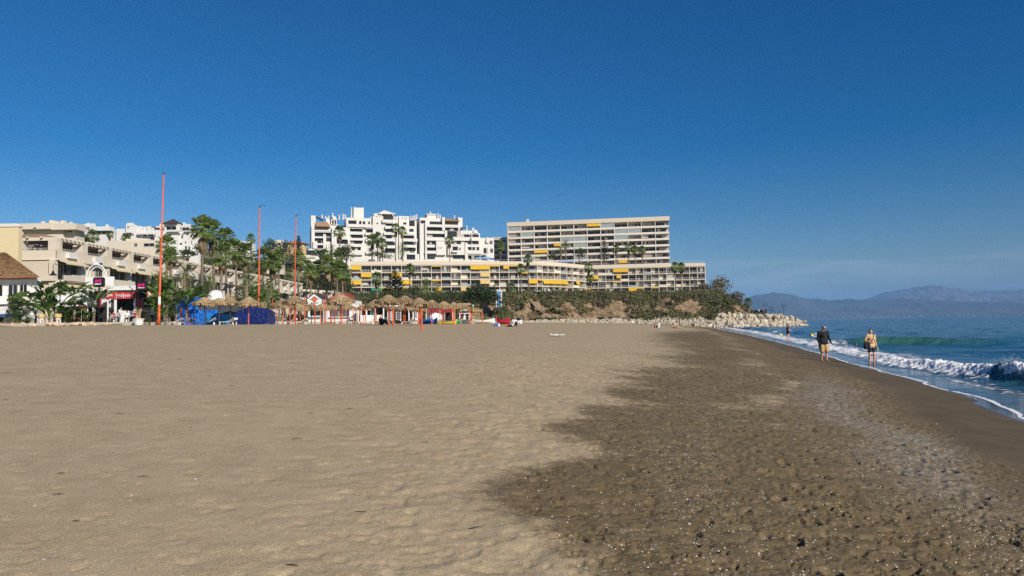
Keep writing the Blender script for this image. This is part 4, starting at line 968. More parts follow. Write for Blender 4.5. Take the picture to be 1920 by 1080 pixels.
# ------------------------------------------------------------------ beige pergola building running back from the beach
PX = -67.5; Y0 = 109.5; Y1 = 238.0
root = empty('pergola_apartments', (PX, Y0, 3.1), 0, 'beige apartment building with roof pergolas and tiled roof running back from the promenade', 'building')
fs = Fr(root, 0, 0, 0, math.pi/2)              # x along the building (away from the camera), y towards the hill
ff = Fr(root, -14, 0, 0, 0)                    # short front that faces the camera
LZs = [0, 3.4, 6.8, 10.1, 11.3, 13.0]
Lb = Y1-Y0; nb = 18; bw = Lb/nb
TILE = mat('tile_roof', (.36, .235, .125), .9, .3, 6., .6, 30., col2=(.42, .27, .15))
PANEL = mat('cream_canvas_panel', (.66, .58, .38), .85, .06, 1.); LILAC = mat('lilac_render', (.52, .51, .56), .85, .05, .6)
fs.box('wall', .1, Lb, .9, 13, 0, 10.05, BEIGE)
fs.box('terrace_parapet', 0, Lb, 0, .25, 10.1, 11.3, BEIGE); fs.box('terrace_floor', .26, Lb, .251, 13, 9.9, 10.12, BEIGE2)
ff.box('terrace_parapet', -6, 13.99, 0, .25, 10.1, 11.3, BEIGE); ff.box('terrace_floor', -6, 13.7, .252, 4, 9.9, 10.115, BEIGE2); ff.box('wall', -6, 13.1, .9, 12, 0, 9.85, BEIGE)
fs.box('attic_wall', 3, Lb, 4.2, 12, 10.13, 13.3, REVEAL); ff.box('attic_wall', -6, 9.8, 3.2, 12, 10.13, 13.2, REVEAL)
fs.box('eaves_beam', 0, Lb, .02, .32, 12.75, 13.15, BEIGE); ff.box('eaves_beam', -6, 13.98, .02, .32, 12.75, 13.15, BEIGE)
fs.box('eaves_shelf', 3, Lb, 2.5, 5, 13.3, 13.45, BEIGE2)
mb_ = MB()
def tiled(mb_, P0, P1, Q1, Q0, n_, amp=.09):
    """sloping roof of rounded tile rows from eaves P0-P1 up to ridge Q0-Q1"""
    P0, P1, Q0, Q1 = map(Vector, (P0, P1, Q0, Q1)); nn = (P1-P0).cross(Q0-P0).normalized()
    if nn.z < 0: nn = -nn
    for i in range(n_):
        for h0, h1, a0, a1 in ((0, .5, 0, amp), (.5, 1, amp, 0)):
            f0 = (i+h0)/n_; f1 = (i+h1)/n_
            mb_.quad(P0.lerp(P1, f0)+nn*a0, P0.lerp(P1, f1)+nn*a1, Q0.lerp(Q1, f1)+nn*a1, Q0.lerp(Q1, f0)+nn*a0)
tiled(mb_, (-1.2, 2.0, 13.35), (-1.2, Lb, 13.35), (-7, Lb, 14.6), (-7, 7, 14.6), 240); tiled(mb_, (-20, 1.6, 13.3), (-1.2, 2.0, 13.35), (-7, 7, 14.6), (-20, 7, 14.6), 50)
mb_.quad((-1.2, 2.0, 13.33), (-1.2, Lb, 13.33), (-8, Lb, 13.33), (-8, 2, 13.33))
link('tiled_roof', mb_.mesh('tiled_roof', TILE), root)
pr = random.Random(8)
for k in range(nb+1):
    x0 = k*bw
    fs.box('pillar', max(0.26, x0-.75), min(Lb, x0+.75), .0, 1.5, 11.31, 12.74, BEIGE)
    if k < nb:
        for j in range(6): fs.box('pergola_beam', x0+.95+(bw-1.9)*j/5-.09, x0+.95+(bw-1.9)*j/5+.09, -.45, 4.2, 13.16, 13.34, BEIGE2)
        window(fs, x0+1.2, x0+bw*.55, 10.2, 12.4, 4.13, 2, None, 0, False, pr); fs.box('white_wall', x0+bw*.6, x0+bw*.95, 4.05, 4.19, 10.14, 12.9, WHITE2)
        railing(fs, x0+.8, x0+bw-.8, .1, 11.3, .35, WFR, .6)
        if pr.random() < .5: fs.box('air_conditioner', x0+bw*.3, x0+bw*.62, -.45, -.02, 10.3, 11.05, WHITE2)
        # two storeys below: loggias, shutters and cream panels
        for s_, z0 in ((0, 6.8), (1, 3.4)):
            fs.box('floor_slab', x0, x0+bw, -.1, .895, z0+3.05, z0+3.29, BEIGE2)
            kd = pr.random()
            if k == 0: kd = .1
            if kd < .5:
                fs.box('loggia', x0+.5, x0+bw-.5, .80, .88, z0+.1, z0+3.0, mat('painted_loggia_shade', (.16, .145, .13), .9, .2)); window(fs, x0+.9, x0+bw-.9, z0+.2, z0+2.6, .74, 3, None, 0, False, pr)  # dark panel: the loggia's shade is painted in its colour
                fs.box('balcony', x0+.4, x0+bw-.4, -.9, -.78, z0, z0+.95, BEIGE2); fs.box('balcony_floor', x0+.41, x0+bw-.41, -.777, .79, z0-.15, z0+.04, BEIGE2)
                if pr.random() < .6: awning(fs, x0+.5, x0+bw-.5, -.1, z0+3.0, .35, .9, PANEL)
            else:
                fs.box('shutter', x0+.6, x0+bw*.48, .78, .88, z0+.3, z0+2.9, PANEL); window(fs, x0+bw*.56, x0+bw-.7, z0+.9, z0+2.7, .82, 2, None, .3, False, pr)
                fs.box('air_conditioner', x0+bw*.6, x0+bw*.8, .4, .88, z0+.1, z0+.7, WHITE2)
            fs.box('pilaster', x0-.5, x0+.5, .2, .89, z0, z0+3.04, LILAC if (k % 2 and s_ == 0) else BEIGE)
# camera-facing front
for j in range(9): ff.box('pergola_beam', -5+j*2.1-.1, -5+j*2.1+.1, -.45, 3.2, 13.16, 13.34, BEIGE2)
for x0 in (-5.5, .6, 8.2): ff.box('pillar', x0-.6, x0+.6, .01, 1.2, 11.31, 12.74, BEIGE)
ff.box('pillar', 12.6, 13.95, .012, 1.3, 11.31, 12.74, BEIGE)
window(ff, 2, 7, 10.2, 12.4, 3.13, 3); railing(ff, -5, 12.4, .1, 11.3, .35, WFR, .6)
ff.box('floor_slab', -6, 13.95, -.1, .89, 9.86, 10.09, BEIGE2)
for z0 in (6.8, 3.4):
    ff.box('bay_shade_panel', 6.3, 13.6, .80, .88, z0+.1, z0+2.9, mat('painted_loggia_shade', (.16, .145, .13), .9, .2)); window(ff, 6.6, 13.3, z0+.9, z0+2.8, .73, 6); ff.box('balcony', 6.0, 13.9, -.6, -.48, z0-.1, z0+.9, BEIGE2); ff.box('balcony_floor', 6.01, 13.89, -.478, .79, z0-.1, z0+.06, BEIGE2)  # dark panel behind the bay window carries painted recess shade
    ff.box('floor_slab', -6, 13.9, -.1, .89, z0+2.95, z0+3.05, BEIGE2) if z0 < 5 else None
# further row of the same kind of flats at the end, nearer the cliff
a = at(520, 545, 232); b_ = at(640, 545, 262)
root = empty('terraced_flats', (a.x, a.y, 4), math.atan2(b_.y-a.y, b_.x-a.x), 'cream terraced flats with canvas awnings behind the palms and gabled kiosk', 'building'); fr = Fr(root); Ln = (b_-a).length
fr.box('wall', 0, Ln, 1.2, 12, -2, 11.0, BEIGE2)
for s_ in range(3):
    z0 = s_*3.4+.4; fr.box('floor_slab', 0, Ln, -.3, 1.19, z0+3.0, z0+3.3, CREAM2)
    for k in range(6):
        w_ = Ln/6; fr.box('pilaster', k*w_-.3, k*w_+.3, 0, 1.18, z0-.09, z0+2.99, CREAM2); window(fr, k*w_+.6, k*w_+w_-.7, z0+.1, z0+2.4, 1.1, 3, None, .3, False, pr); fr.box('balcony', k*w_+.31, k*w_+w_-.31, -.2, -.05, z0-.05, z0+.9, CREAM2)
        if (k+s_) % 2: awning(fr, k*w_+.4, k*w_+w_-.4, -.3, z0+3.0, 1.0, .8, PANEL)
# ================================================================== PLANTS
def leafmat(name, c1, c2, trans=.35, sc=.9):
    m, t, b = nmat(name); L = t.links.new
    g = N(t, 'ShaderNodeNewGeometry'); oi = N(t, 'ShaderNodeObjectInfo')
    n_ = N(t, 'ShaderNodeTexNoise', Scale=sc, Detail=3.); L(g.outputs['Position'], n_.inputs['Vector'])
    ad = N(t, 'ShaderNodeMath', operation='MULTIPLY_ADD'); L(g.outputs['Random Per Island'], ad.inputs[0]); ad.inputs[1].default_value = .55; L(n_.outputs['Fac'], ad.inputs[2])
    r_ = N(t, 'ShaderNodeValToRGB'); r_.color_ramp.elements[0].position = .35; r_.color_ramp.elements[1].position = 1.05
    r_.color_ramp.elements[0].color = (*c1, 1); r_.color_ramp.elements[1].color = (*c2, 1); L(ad.outputs[0], r_.inputs[0])
    hs = N(t, 'ShaderNodeHueSaturation'); mr = N(t, 'ShaderNodeMapRange'); mr.inputs['To Min'].default_value = .75; mr.inputs['To Max'].default_value = 1.2
    L(oi.outputs['Random'], mr.inputs['Value']); L(mr.outputs[0], hs.inputs['Value']); L(r_.outputs[0], hs.inputs['Color'])
    L(hs.outputs[0], b.inputs['Base Color']); b.inputs['Roughness'].default_value = .55; b.inputs['Specular IOR Level'].default_value = .35
    tr = N(t, 'ShaderNodeBsdfTranslucent'); L(hs.outputs[0], tr.inputs['Color']); mx = N(t, 'ShaderNodeMixShader', Fac=trans)
    L(b.outputs[0], mx.inputs[1]); L(tr.outputs[0], mx.inputs[2]); L(mx.outputs[0], t.nodes['Material Output'].inputs['Surface'])
    return m
PALMG = leafmat('fan_palm_leaf', (.075, .120, .028), (.28, .36, .095), .45)
DATEG = leafmat('date_palm_leaf', (.055, .095, .025), (.24, .31, .09), .4)
BANG = leafmat('banana_leaf', (.04, .085, .018), (.17, .26, .05))
DARKG = leafmat('dark_leaf', (.014, .028, .008), (.075, .10, .028), .25)
MIDG = leafmat('mid_leaf', (.028, .042, .012), (.13, .15, .042), .3)
OLIVE = leafmat('olive_scrub', (.035, .030, .014), (.25, .205, .105), .2, .18)
SCRUBG = leafmat('shrub_leaf', (.016, .024, .008), (.16, .17, .06), .25, .18)
DRYL = leafmat('dry_frond', (.10, .065, .03), (.30, .215, .11), .2)
TRUNK = mat('palm_trunk', (.20, .155, .11), .95, .3, 3., .7, 14., randv=.2)
BARK = mat('tree_bark', (.12, .09, .065), .95, .25, 4., .6, 12.)
def bent(base, length, az_, el_, droop, n=6):
    """points of an arching frond"""
    p = Vector(base); pts = [p.copy()]; e = el_
    for i in range(n):
        dv = Vector((math.cos(az_)*math.cos(e), math.sin(az_)*math.cos(e), math.sin(e))); p = p+dv*(length/n); pts.append(p.copy()); e -= droop/n
    return pts
def fan_crown(seed, nf=46, skirt=18):
    r = random.Random(seed); mb = MB()
    for i in range(nf+skirt):
        dead = i >= nf
        az_ = i*2.399+r.uniform(-.3, .3)
        el_ = (1.5-1.95*((i+.5)/nf)+r.uniform(-.15, .15)) if not dead else r.uniform(-1.45, -.95)
        L_ = r.uniform(.95, 1.3) if not dead else r.uniform(.5, .9)
        pts = bent((0, 0, 0 if not dead else -r.uniform(.1, .9)), L_, az_, el_, .35, 3); t_ = (pts[-1]-pts[-2]).normalized()
        side = t_.cross(Vector((0, 0, 1))); side = side.normalized() if side.length > .05 else Vector((1, 0, 0)); up = side.cross(t_)
        mi = 1 if dead else 0
        for a, c in zip(pts[:-1], pts[1:]): mb.quad(a-side*.03, a+side*.03, c+side*.02, c-side*.02, mi)
        nb_ = 13; R_ = r.uniform(.85, 1.15)*(1 if not dead else .8); o = pts[-1]
        for j in range(nb_):
            f = (j+.5)/nb_*2-1; an = f*1.45
            dv = (t_*math.cos(an)+side*math.sin(an)).normalized(); l2 = R_*(1-.28*abs(f)); w_ = side*math.cos(an)-t_*math.sin(an)
            mid = o+dv*l2*.62+up*(.10*abs(f)); tip = o+dv*l2+Vector((0, 0, -.28*r.uniform(.5, 1.3)))
            mb.quad(o-w_*.015, mid-w_*.075, mid+w_*.075, o+w_*.015, mi); mb.tri(mid-w_*.075, tip, mid+w_*.075, mi)
    return mb
def feather_crown(seed, nf=44, L0=2.6, up0=1.35, lo=-.75, droop=1.5):
    r = random.Random(seed); mb = MB()
    for i in range(nf):
        az_ = i*2.399+r.uniform(-.25, .25); el_ = up0-(up0-lo)*((i+.5)/nf)+r.uniform(-.12, .12); L_ = L0*r.uniform(.85, 1.1)
        pts = bent((0, 0, 0), L_, az_, el_, droop*r.uniform(.7, 1.2), 8)
        dead = el_ < lo+.18
        for k in range(8):
            a, c = pts[k], pts[k+1]; t_ = (c-a).normalized(); side = t_.cross(Vector((0, 0, 1))); side = side.normalized() if side.length > .05 else Vector((math.sin(az_), -math.cos(az_), 0)); up = side.cross(t_)
            mb.quad(a-side*.025, a+side*.025, c+side*.018, c-side*.018, int(dead))
            if k == 0: continue
            for h_ in (0.0, .5):
                o = a.lerp(c, h_); ll = .50*math.sin(math.pi*min(.97, (k+h_)/8.6+.08))+.10
                for s_ in (-1, 1):
                    tip = o+(side*s_*.8+t_*.75+up*.28).normalized()*ll+Vector((0, 0, -.06)); mb.tri(o-t_*.035, o+t_*.045, tip, int(dead))
    return mb
def banana_crown(seed, nf=17, L0=1.5, blade=1.5):
    r = random.Random(seed); mb = MB()
    for i in range(nf):
        az_ = (0 if i % 2 else math.pi)+r.gauss(0, .75); el_ = r.uniform(.75, 1.45); L_ = L0*r.uniform(.6, 1.15)
        pts = bent((0, 0, 0), L_, az_, el_, .35, 4); t_ = (pts[-1]-pts[-2]).normalized(); side = t_.cross(Vector((0, 0, 1))).normalized()
        for a, c in zip(pts[:-1], pts[1:]): mb.quad(a-side*.04, a+side*.04, c+side*.03, c-side*.03)
        bl = bent(pts[-1], blade*r.uniform(.8, 1.15), az_, math.asin(max(-1, min(1, t_.z))), r.uniform(.5, 1.5), 6); wd = r.uniform(.22, .32)
        tw = r.uniform(-.6, .6)
        for k in range(6):
            a, c = bl[k], bl[k+1]; t_ = (c-a).normalized(); sd = t_.cross(Vector((0, 0, 1))); sd = sd.normalized() if sd.length > .05 else side; up = sd.cross(t_); sd = (sd*math.cos(tw)+up*math.sin(tw))
            w0 = wd*math.sin(math.pi*min(1, (k+.25)/6.4))**.6; w1 = wd*math.sin(math.pi*min(1, (k+1.25)/6.4))**.6 if k < 5 else .01
            for s_ in (-1, 1):
                if r.random() < .12: continue
                mb.quad(a, c, c+sd*s_*w1+up*.05, a+sd*s_*w0+up*.05)
    return mb
def rosette(seed, nf=60, L0=.9, droop=.9):
    r = random.Random(seed); mb = MB()
    for i in range(nf):
        az_ = i*2.399; el_ = 1.4-1.25*i/nf; pts = bent((0, 0, 0), L0*r.uniform(.8, 1.1), az_, el_, droop, 4)
        for k in range(4):
            a, c = pts[k], pts[k+1]; sd = (c-a).cross(Vector((0, 0, 1))); sd = sd.normalized() if sd.length > .01 else Vector((1, 0, 0)); w0 = .05*(1-k/4); w1 = .05*(1-(k+1)/4)
            mb.quad(a-sd*w0, a+sd*w0, c+sd*w1, c-sd*w1)
    return mb
def leaf_crown(seed, rx, ry, rz, n, leaf, lobes=12, fill=.35):
    """leaf-sized faces over many overlapping lobes: uneven outline with gaps"""
    r = np.random.default_rng(seed); V = []; 
    lb = []
    for i in range(lobes):
        a = r.uniform(0, 6.283); e = r.uniform(-.5, 1.45); k = r.uniform(.35, .75)
        lb.append((math.cos(a)*math.cos(e)*rx*k, math.sin(a)*math.cos(e)*ry*k, math.sin(e)*rz*k, r.uniform(.30, .52)))
    li = r.integers(0, lobes, n); lb = np.array(lb)[li]
    dv = r.normal(size=(n, 3)); dv /= np.linalg.norm(dv, axis=1)[:, None]
    rad = lb[:, 3]*np.where(r.random(n) < fill, r.random(n), r.uniform(.82, 1.12, n))
    C = lb[:, :3]+dv*rad[:, None]*np.array([rx, ry, rz])
    nn = dv+r.normal(size=(n, 3))*.55; nn /= np.linalg.norm(nn, axis=1)[:, None]
    u_ = np.cross(nn, r.normal(size=(n, 3))); u_ /= np.linalg.norm(u_, axis=1)[:, None]; w_ = np.cross(nn, u_)
    s_ = leaf*r.uniform(.6, 1.3, n)[:, None]
    P = np.stack([C-u_*s_, C-w_*s_*.55, C+u_*s_, C+w_*s_*.55], 1).reshape(-1, 3)
    return P, np.arange(4*n).reshape(n, 4)
FANC = [fan_crown(s_).mesh('crown', [PALMG, DRYL]) for s_ in (1, 2, 3)]
DATEC = [feather_crown(s_).mesh('crown', [DATEG, DRYL]) for s_ in (4, 5)]
BANC = [banana_crown(s_).mesh('crown', BANG) for s_ in (6, 7, 8)]
ROSC = [rosette(9).mesh('leaves', DATEG), rosette(10, 50, 1.2, 1.4).mesh('leaves', MIDG)]
def trunk_mesh(h_, r0, r1, bend, seed, mt=TRUNK, ring=True):
    r = random.Random(seed); n_ = max(6, int(h_/.6)); pts = []; rad = []
    for i in range(n_+1):
        f = i/n_; pts.append((bend*f*f, bend*.4*math.sin(f*3), h_*f)); rad.append((r0+(r1-r0)*f)*(1+(.10 if ring and i % 2 else -.02)))
    mb = MB(); mb.tube(pts, rad, 8); return mb.mesh('trunk', mt, True), pts[-1]
pk = random.Random(77)
def palm(px, cy, by, Y, w, label, kind='fan', ground=None, name=None, group=None, thick=1.0):
    """palm whose crown centre stands at photo height cy and whose foot is at by (or on the ground given)"""
    c = at(px, cy, Y); f = at(px, by, Y); zf = ground if ground is not None else min(f.z, c.z-1.0)
    zf = min(zf, c.z-.8)
    o = empty(name or ('fan_palm' if kind == 'fan' else 'date_palm'), (c.x, Y, zf), pk.uniform(0, 6.28), label, 'palm tree', group)
    h_ = c.z-zf; me, top = trunk_mesh(h_, (.24 if kind == 'fan' else .30)*thick, (.15 if kind == 'fan' else .26)*thick, pk.uniform(-.03, .03)*h_, pk.random()); link('trunk', me, o)
    wm = w/FPX*Y; cr_ = pk.choice(FANC) if kind == 'fan' else pk.choice(DATEC); s_ = wm/(3.3 if kind == 'fan' else 3.9)
    link('crown', cr_, o, top, (0, 0, pk.uniform(0, 6.28)), (s_, s_, s_*pk.uniform(1.12, 1.35)))
    return o
def tree(px, cy, Y, wpx, hpx, label, mt=DARKG, n=900, leaf=.30, by=None, name='leafy_tree', cat='tree', lobes=14):
    c = at(px, cy, Y); rx = wpx/FPX*Y/2; rz = hpx/FPX*Y/2; zb = at(px, by, Y).z if by else c.z-rz*1.1
    o = empty(name, (c.x, Y, zb), 0, label, cat)
    me, top = trunk_mesh(c.z-zb+.1, .10+rx*.06, .05+rx*.03, 0, pk.random(), BARK, False); link('trunk', me, o)
    mb = MB()
    for k in range(6):
        a = k*1.05+pk.random(); mb.tube([(0, 0, (c.z-zb)*.55), (math.cos(a)*rx*.3, math.sin(a)*rx*.3, c.z-zb), (math.cos(a)*rx*.6, math.sin(a)*rx*.6, c.z-zb+rz*.4*pk.random())], [.05+rx*.02, .03+rx*.01, .015], 5)
    mb.build('limb', BARK, o)
    P, F = leaf_crown(pk.randrange(9999), rx*1.35, rx*1.2, rz*1.35, n, leaf, lobes); P[:, 2] += c.z-zb
    link('crown', arr_mesh('crown', P, F, mt), o); return o
def plant(px, by, Y, s_, kind, label, name, zt=None, stem=None):
    """clump of big-leaved plants standing at photo pixel (px,by)"""
    p = at(px, by, Y); z0 = zt if zt is not None else 3.1
    o = empty(name, (p.x, Y, z0), pk.uniform(0, 6.28), label, 'plant')
    if stem:
        me, top = trunk_mesh(stem, .13, .10, .1, pk.random()); link('stem', me, o); zc = stem
    else: zc = .02
    m_ = {'ban': BANC, 'ros': ROSC[:1], 'grass': ROSC[1:], 'date': DATEC}[kind]
    link('leaves', pk.choice(m_), o, (0, 0, zc), (0, 0, pk.uniform(0, 6)), (s_, s_, s_)); return o

# --- tall fan palms behind the promenade
palm(380, 433, 598, 128, 44, 'tallest fan palm, big crown against the sky left of the flagpoles', ground=3.1, thick=1.25)
palm(402, 441, 598, 132, 42, 'tall fan palm with dead skirt just right of the tallest palm', ground=3.1, thick=1.3)
palm(413, 482, 598, 118, 38, 'shorter fan palm whose ringed trunk rises beside the white dome', ground=3.1, thick=1.2)
palm(424, 447, 470, 150, 34, 'fan palm crown to the right, behind the two tallest palms', ground=3.2)
palm(443, 470, 560, 150, 34, 'fan palm with grey-green crown left of the middle flagpole', ground=3.2)
palm(456, 480, 560, 140, 36, 'fan palm leaning over a hanging bell lamp', ground=3.1)
palm(471, 449, 486, 300, 17, 'small far palm alone on the hill skyline', ground=22)
palm(314, 463, 560, 110, 36, 'fan palm just right of the left flagpole top half', ground=3.1)
palm(322, 482, 560, 104, 26, 'low fan palm crown below the palm beside the left flagpole', ground=3.1)
palm(492, 486, 575, 160, 34, 'fan palm directly behind the middle flagpole', ground=3.2)
palm(508, 494, 575, 150, 36, 'fan palm with yellowing lower fronds right of the middle flagpole', ground=3.2)
palm(524, 484, 575, 170, 30, 'slim fan palm between the middle and right flagpoles', ground=3.3)
palm(560, 486, 575, 185, 28, 'fan palm crown just right of the right flagpole', ground=3.3)
palm(582, 512, 580, 165, 28, 'fan palm above the white gabled kiosk', ground=3.2)
palm(597, 503, 560, 180, 26, 'fan palm with tan hanging fronds left in the grove by the awning flats', ground=3.4)
palm(613, 498, 565, 178, 32, 'full-crowned fan palm in the middle of the grove by the awning flats', ground=3.4)
palm(627, 506, 565, 172, 28, 'pale-trunked fan palm in the grove by the awning flats', ground=3.4)
palm(643, 512, 565, 165, 32, 'yellow-green fan palm at the right edge of the grove', ground=3.4)
palm(632, 486, 540, 200, 26, 'fan palm at the back of the grove', ground=5)
palm(575, 500, 540, 205, 24, 'small fan palm at the left of the grove', ground=5)
# --- feather palms and lower greens near the promenade
palm(345, 512, 600, 96, 40, 'date palm with wide arching fronds left of the blue tarpaulin', 'date', ground=3.1)
palm(322, 545, 600, 88, 36, 'low date palm beside the foot of the left flagpole', 'date', ground=3.1)
palm(300, 520, 600, 92, 34, 'date palm partly hidden by the left flagpole', 'date', ground=3.1)
palm(392, 527, 600, 108, 36, 'date palm in front of the beige wall above the white dome', 'date', ground=3.1)
palm(366, 548, 600, 94, 32, 'bushy date palm behind the blue tarpaulin', 'date', ground=3.1)
palm(462, 524, 600, 104, 38, 'date palm with drooping fronds by the double bell lamp', 'date', ground=3.1)
palm(506, 540, 600, 108, 30, 'date palm right of the middle flagpole base', 'date', ground=3.1)
palm(288, 550, 600, 86, 28, 'short date palm behind the red poster sign', 'date', ground=3.1)
# --- round the low flats
palm(707, 523, 560, 245, 20, 'fan palm in front of the left end of the awning flats', ground=9)
palm(768, 506, 562, 262, 19, 'slender fan palm reaching the top floor of the awning flats', ground=10)
palm(797, 536, 575, 235, 38, 'broad date palm in front of the awning flats', 'date', ground=8)
palm(820, 545, 575, 230, 24, 'smaller date palm beside the broad one before the flats', 'date', ground=8)
palm(990, 487, 550, 268, 17, 'slender fan palm in front of the bend in the awning flats', ground=11.6)
palm(976, 506, 550, 266, 17, 'shorter palm left of the slender one at the bend', ground=11.5)
palm(958, 541, 552, 262, 19, 'low palm at the foot of the awning flats near the blue doorway', ground=11)
palm(1102, 503, 552, 278, 17, 'fan palm right of the bend in the awning flats', ground=12)
palm(1107, 523, 552, 276, 15, 'small palm under the fan palm right of the bend', ground=12)
palm(1266, 502, 550, 300, 17, 'left one of two palms near the right end of the awning flats', ground=12)
palm(1277, 503, 550, 302, 17, 'right one of two palms near the right end of the awning flats', ground=12)
palm(1403, 568, 586, 264, 15, 'stout palm alone beside the breakwater kiosk', ground=4.4, thick=2.2)
palm(945, 584, 604, 150, 38, 'squat date palm with drooping fronds behind the red boat', 'date', ground=3.1)
# --- before the white terraces and the tall slab
for (x, y, b_, Y, w, k, lab) in ((637, 436, 480, 318, 22, 'fan', 'tall fan palm before the left wing of the white terraces'), (698, 452, 488, 316, 20, 'fan', 'leftmost of three palms before the middle of the white terraces'), (708, 448, 488, 314, 19, 'fan', 'middle one of three palms before the white terraces'), (717, 458, 488, 312, 18, 'fan', 'rightmost of three palms before the middle of the white terraces'), (741, 430, 488, 318, 17, 'fan', 'tall thin palm before the gabled tower of the white terraces'), (754, 434, 488, 317, 16, 'fan', 'tall thin palm just right of the gabled tower'), (755, 464, 488, 310, 24, 'date', 'date palm at the foot of the white terraces'), (843, 452, 490, 316, 18, 'fan', 'palm before the right wing of the white terraces'), (622, 466, 490, 312, 18, 'date', 'bluish palm low before the left wing of the white terraces'), (608, 478, 500, 300, 18, 'fan', 'palm below the left wing of the white terraces'), (938, 462, 492, 350, 17, 'fan', 'palm in the gap between white terraces and tall slab'), (1061, 457, 492, 346, 20, 'date', 'feathery palm before the tall slab, left of its middle'), (1051, 468, 492, 346, 15, 'date', 'small palm left of the feathery palm before the slab'), (1155, 468, 492, 346, 14, 'fan', 'palm before the slab beside the dark pine'), (1178, 466, 492, 346, 15, 'fan', 'left one of three palms before the slab near its right end'), (1191, 469, 492, 345, 15, 'fan', 'middle one of three palms before the slab near its right end'), (1204, 470, 492, 345, 15, 'fan', 'right one of three palms before the slab near its right end'), (174, 444, 470, 212, 22, 'fan', 'palm on the hill before the long white villa'), (234, 446, 472, 240, 14, 'fan', 'palm before the bell gable of the white villa'), (240, 449, 472, 240, 13, 'fan', 'smaller palm beside the one before the bell gable'), (206, 440, 465, 235, 13, 'fan', 'small palm between two white villas on the hill')):
    palm(x, y, b_, Y, w, lab, k, ground=at(x, b_, Y).z-1)
# --- broad-leaved trees
tree(903, 560, 176, 62, 40, 'dense dark ficus tree beside the blue doorway below the flats', DARKG, 2600, .34, 592, 'ficus_tree', lobes=22)
for (x, y, Y, w, h_, lab, mt, n_, by) in ((508, 462, 290, 30, 22, 'round dark tree on the hill left of the yellow house', DARKG, 700, 480), (530, 468, 285, 34, 26, 'dark bushy tree on the hill below the yellow house', DARKG, 800, 488), (378, 470, 180, 34, 28, 'dark round tree behind the tall palms under the white villa', DARKG, 800, 490), (352, 474, 190, 26, 12, 'low dark bush under the white villa', DARKG, 500, 482), (600, 478, 296, 34, 20, 'dark tree at the left foot of the white terraces', DARKG, 700, 492), (641, 474, 312, 24, 16, 'dark round bush on the white terrace', DARKG, 500, 486), (548, 490, 250, 40, 30, 'brownish tree beside the right flagpole', OLIVE, 900, 510), (612, 535, 205, 60, 44, 'dark shrubs under the palm grove', DARKG, 1500, 560), (650, 480, 262, 30, 34, 'olive tree at the left corner of the awning flats', MIDG, 900, 510), (648, 535, 215, 30, 36, 'leafy tree right of the palm grove', MIDG, 900, 560), (740, 560, 200, 46, 22, 'green tree behind the thatched parasols', MIDG, 1000, 575), (775, 545, 230, 22, 20, 'leafy bush left of the broad date palm', MIDG, 600, 560), (845, 560, 200, 52, 26, 'dark hedge tree right of the broad date palm', DARKG, 1200, 580), (815, 563, 190, 40, 24, 'green bush behind the parasols near the date palm', MIDG, 900, 580), (1086, 478, 348, 24, 22, 'dark tree before the tall slab', DARKG, 600, 492), (1040, 482, 348, 30, 14, 'bush on the roof garden before the slab left end', MIDG, 500, 490), (712, 480, 305, 40, 16, 'shrubs on the terrace before the white building', MIDG, 700, 490), (160, 450, 214, 24, 12, 'bush on the hill before the long white villa', MIDG, 450, 458), (1320, 545, 288, 36, 18, 'grey-green shrub at the right corner of the awning flats', OLIVE, 900, 552), (1352, 543, 275, 44, 36, 'big straggling shrub on the tip of the cliff', OLIVE, 1400, 565), (1383, 560, 272, 26, 24, 'low shrub on the seaward edge of the cliff', OLIVE, 800, 575)):
    tree(x, y, Y, w, h_, lab, mt, n_, .30 if Y > 240 else .24, by)
for (x, y, Y, w, h_, lab, mt, n_, by) in ((338, 572, 88, 34, 50, 'leafy green shrub left behind the blue tarpaulin', MIDG, 900, 600), (372, 560, 112, 40, 44, 'bright leafy shrub behind the blue tarpaulin top', BANG, 900, 600), (448, 572, 116, 30, 44, 'leafy shrub between the bell lamp and the dark mound', MIDG, 800, 600), (478, 560, 112, 40, 56, 'tall leafy shrub left of the middle flagpole', BANG, 1000, 600), (503, 556, 124, 38, 56, 'tall leafy shrub right of the middle flagpole', MIDG, 1000, 600), (306, 560, 92, 40, 70, 'tall leafy shrub behind the left flagpole', BANG, 1100, 600), (28, 575, 80, 24, 40, 'dark shrub at the corner of the dark restaurant front', DARKG, 600, 602)):
    tree(x, y, Y, w, h_, lab, mt, n_, .17, by, 'leafy_shrub', 'shrub')
def norfolk(px, ty, by, Y, w, label):
    a = at(px, by, Y); tp = at(px, ty, Y); h_ = tp.z-a.z; o = empty('norfolk_pine', (a.x, Y, a.z), 0, label, 'tree'); me, t_ = trunk_mesh(h_, .28, .04, 0, 1, BARK, False); link('trunk', me, o)
    mb = MB(); r = random.Random(int(px)); wm = w/FPX*Y/2; nl = 13
    for i in range(nl):
        f = i/nl; zz = h_*(.12+.86*f); ln = wm*(1-f)**.75+.25
        for k in range(7):
            a_ = k*.898+i*.4+r.uniform(-.15, .15); pts = bent((0, 0, zz), ln*r.uniform(.8, 1.1), a_, .05, -.45, 4)
            for p, q_ in zip(pts[:-1], pts[1:]):
                sd = (q_-p).cross(Vector((0, 0, 1))).normalized()*.20; mb.quad(p-sd, p+sd, q_+sd*.9, q_-sd*.9); mb.quad(p+Vector((0, 0, .14)), p-Vector((0, 0, .14)), q_-Vector((0, 0, .12)), q_+Vector((0, 0, .12)))
                for j in range(3): 
                    c_ = p.lerp(q_, j/3); d2 = (q_-p).normalized(); mb.tri(c_, c_+d2*.1, c_+sd*2.2+d2*.5+Vector((0, 0, .1))); mb.tri(c_, c_-sd*2.2+d2*.5+Vector((0, 0, .1)), c_+d2*.1)
    mb.build('crown', DARKG, o); return o
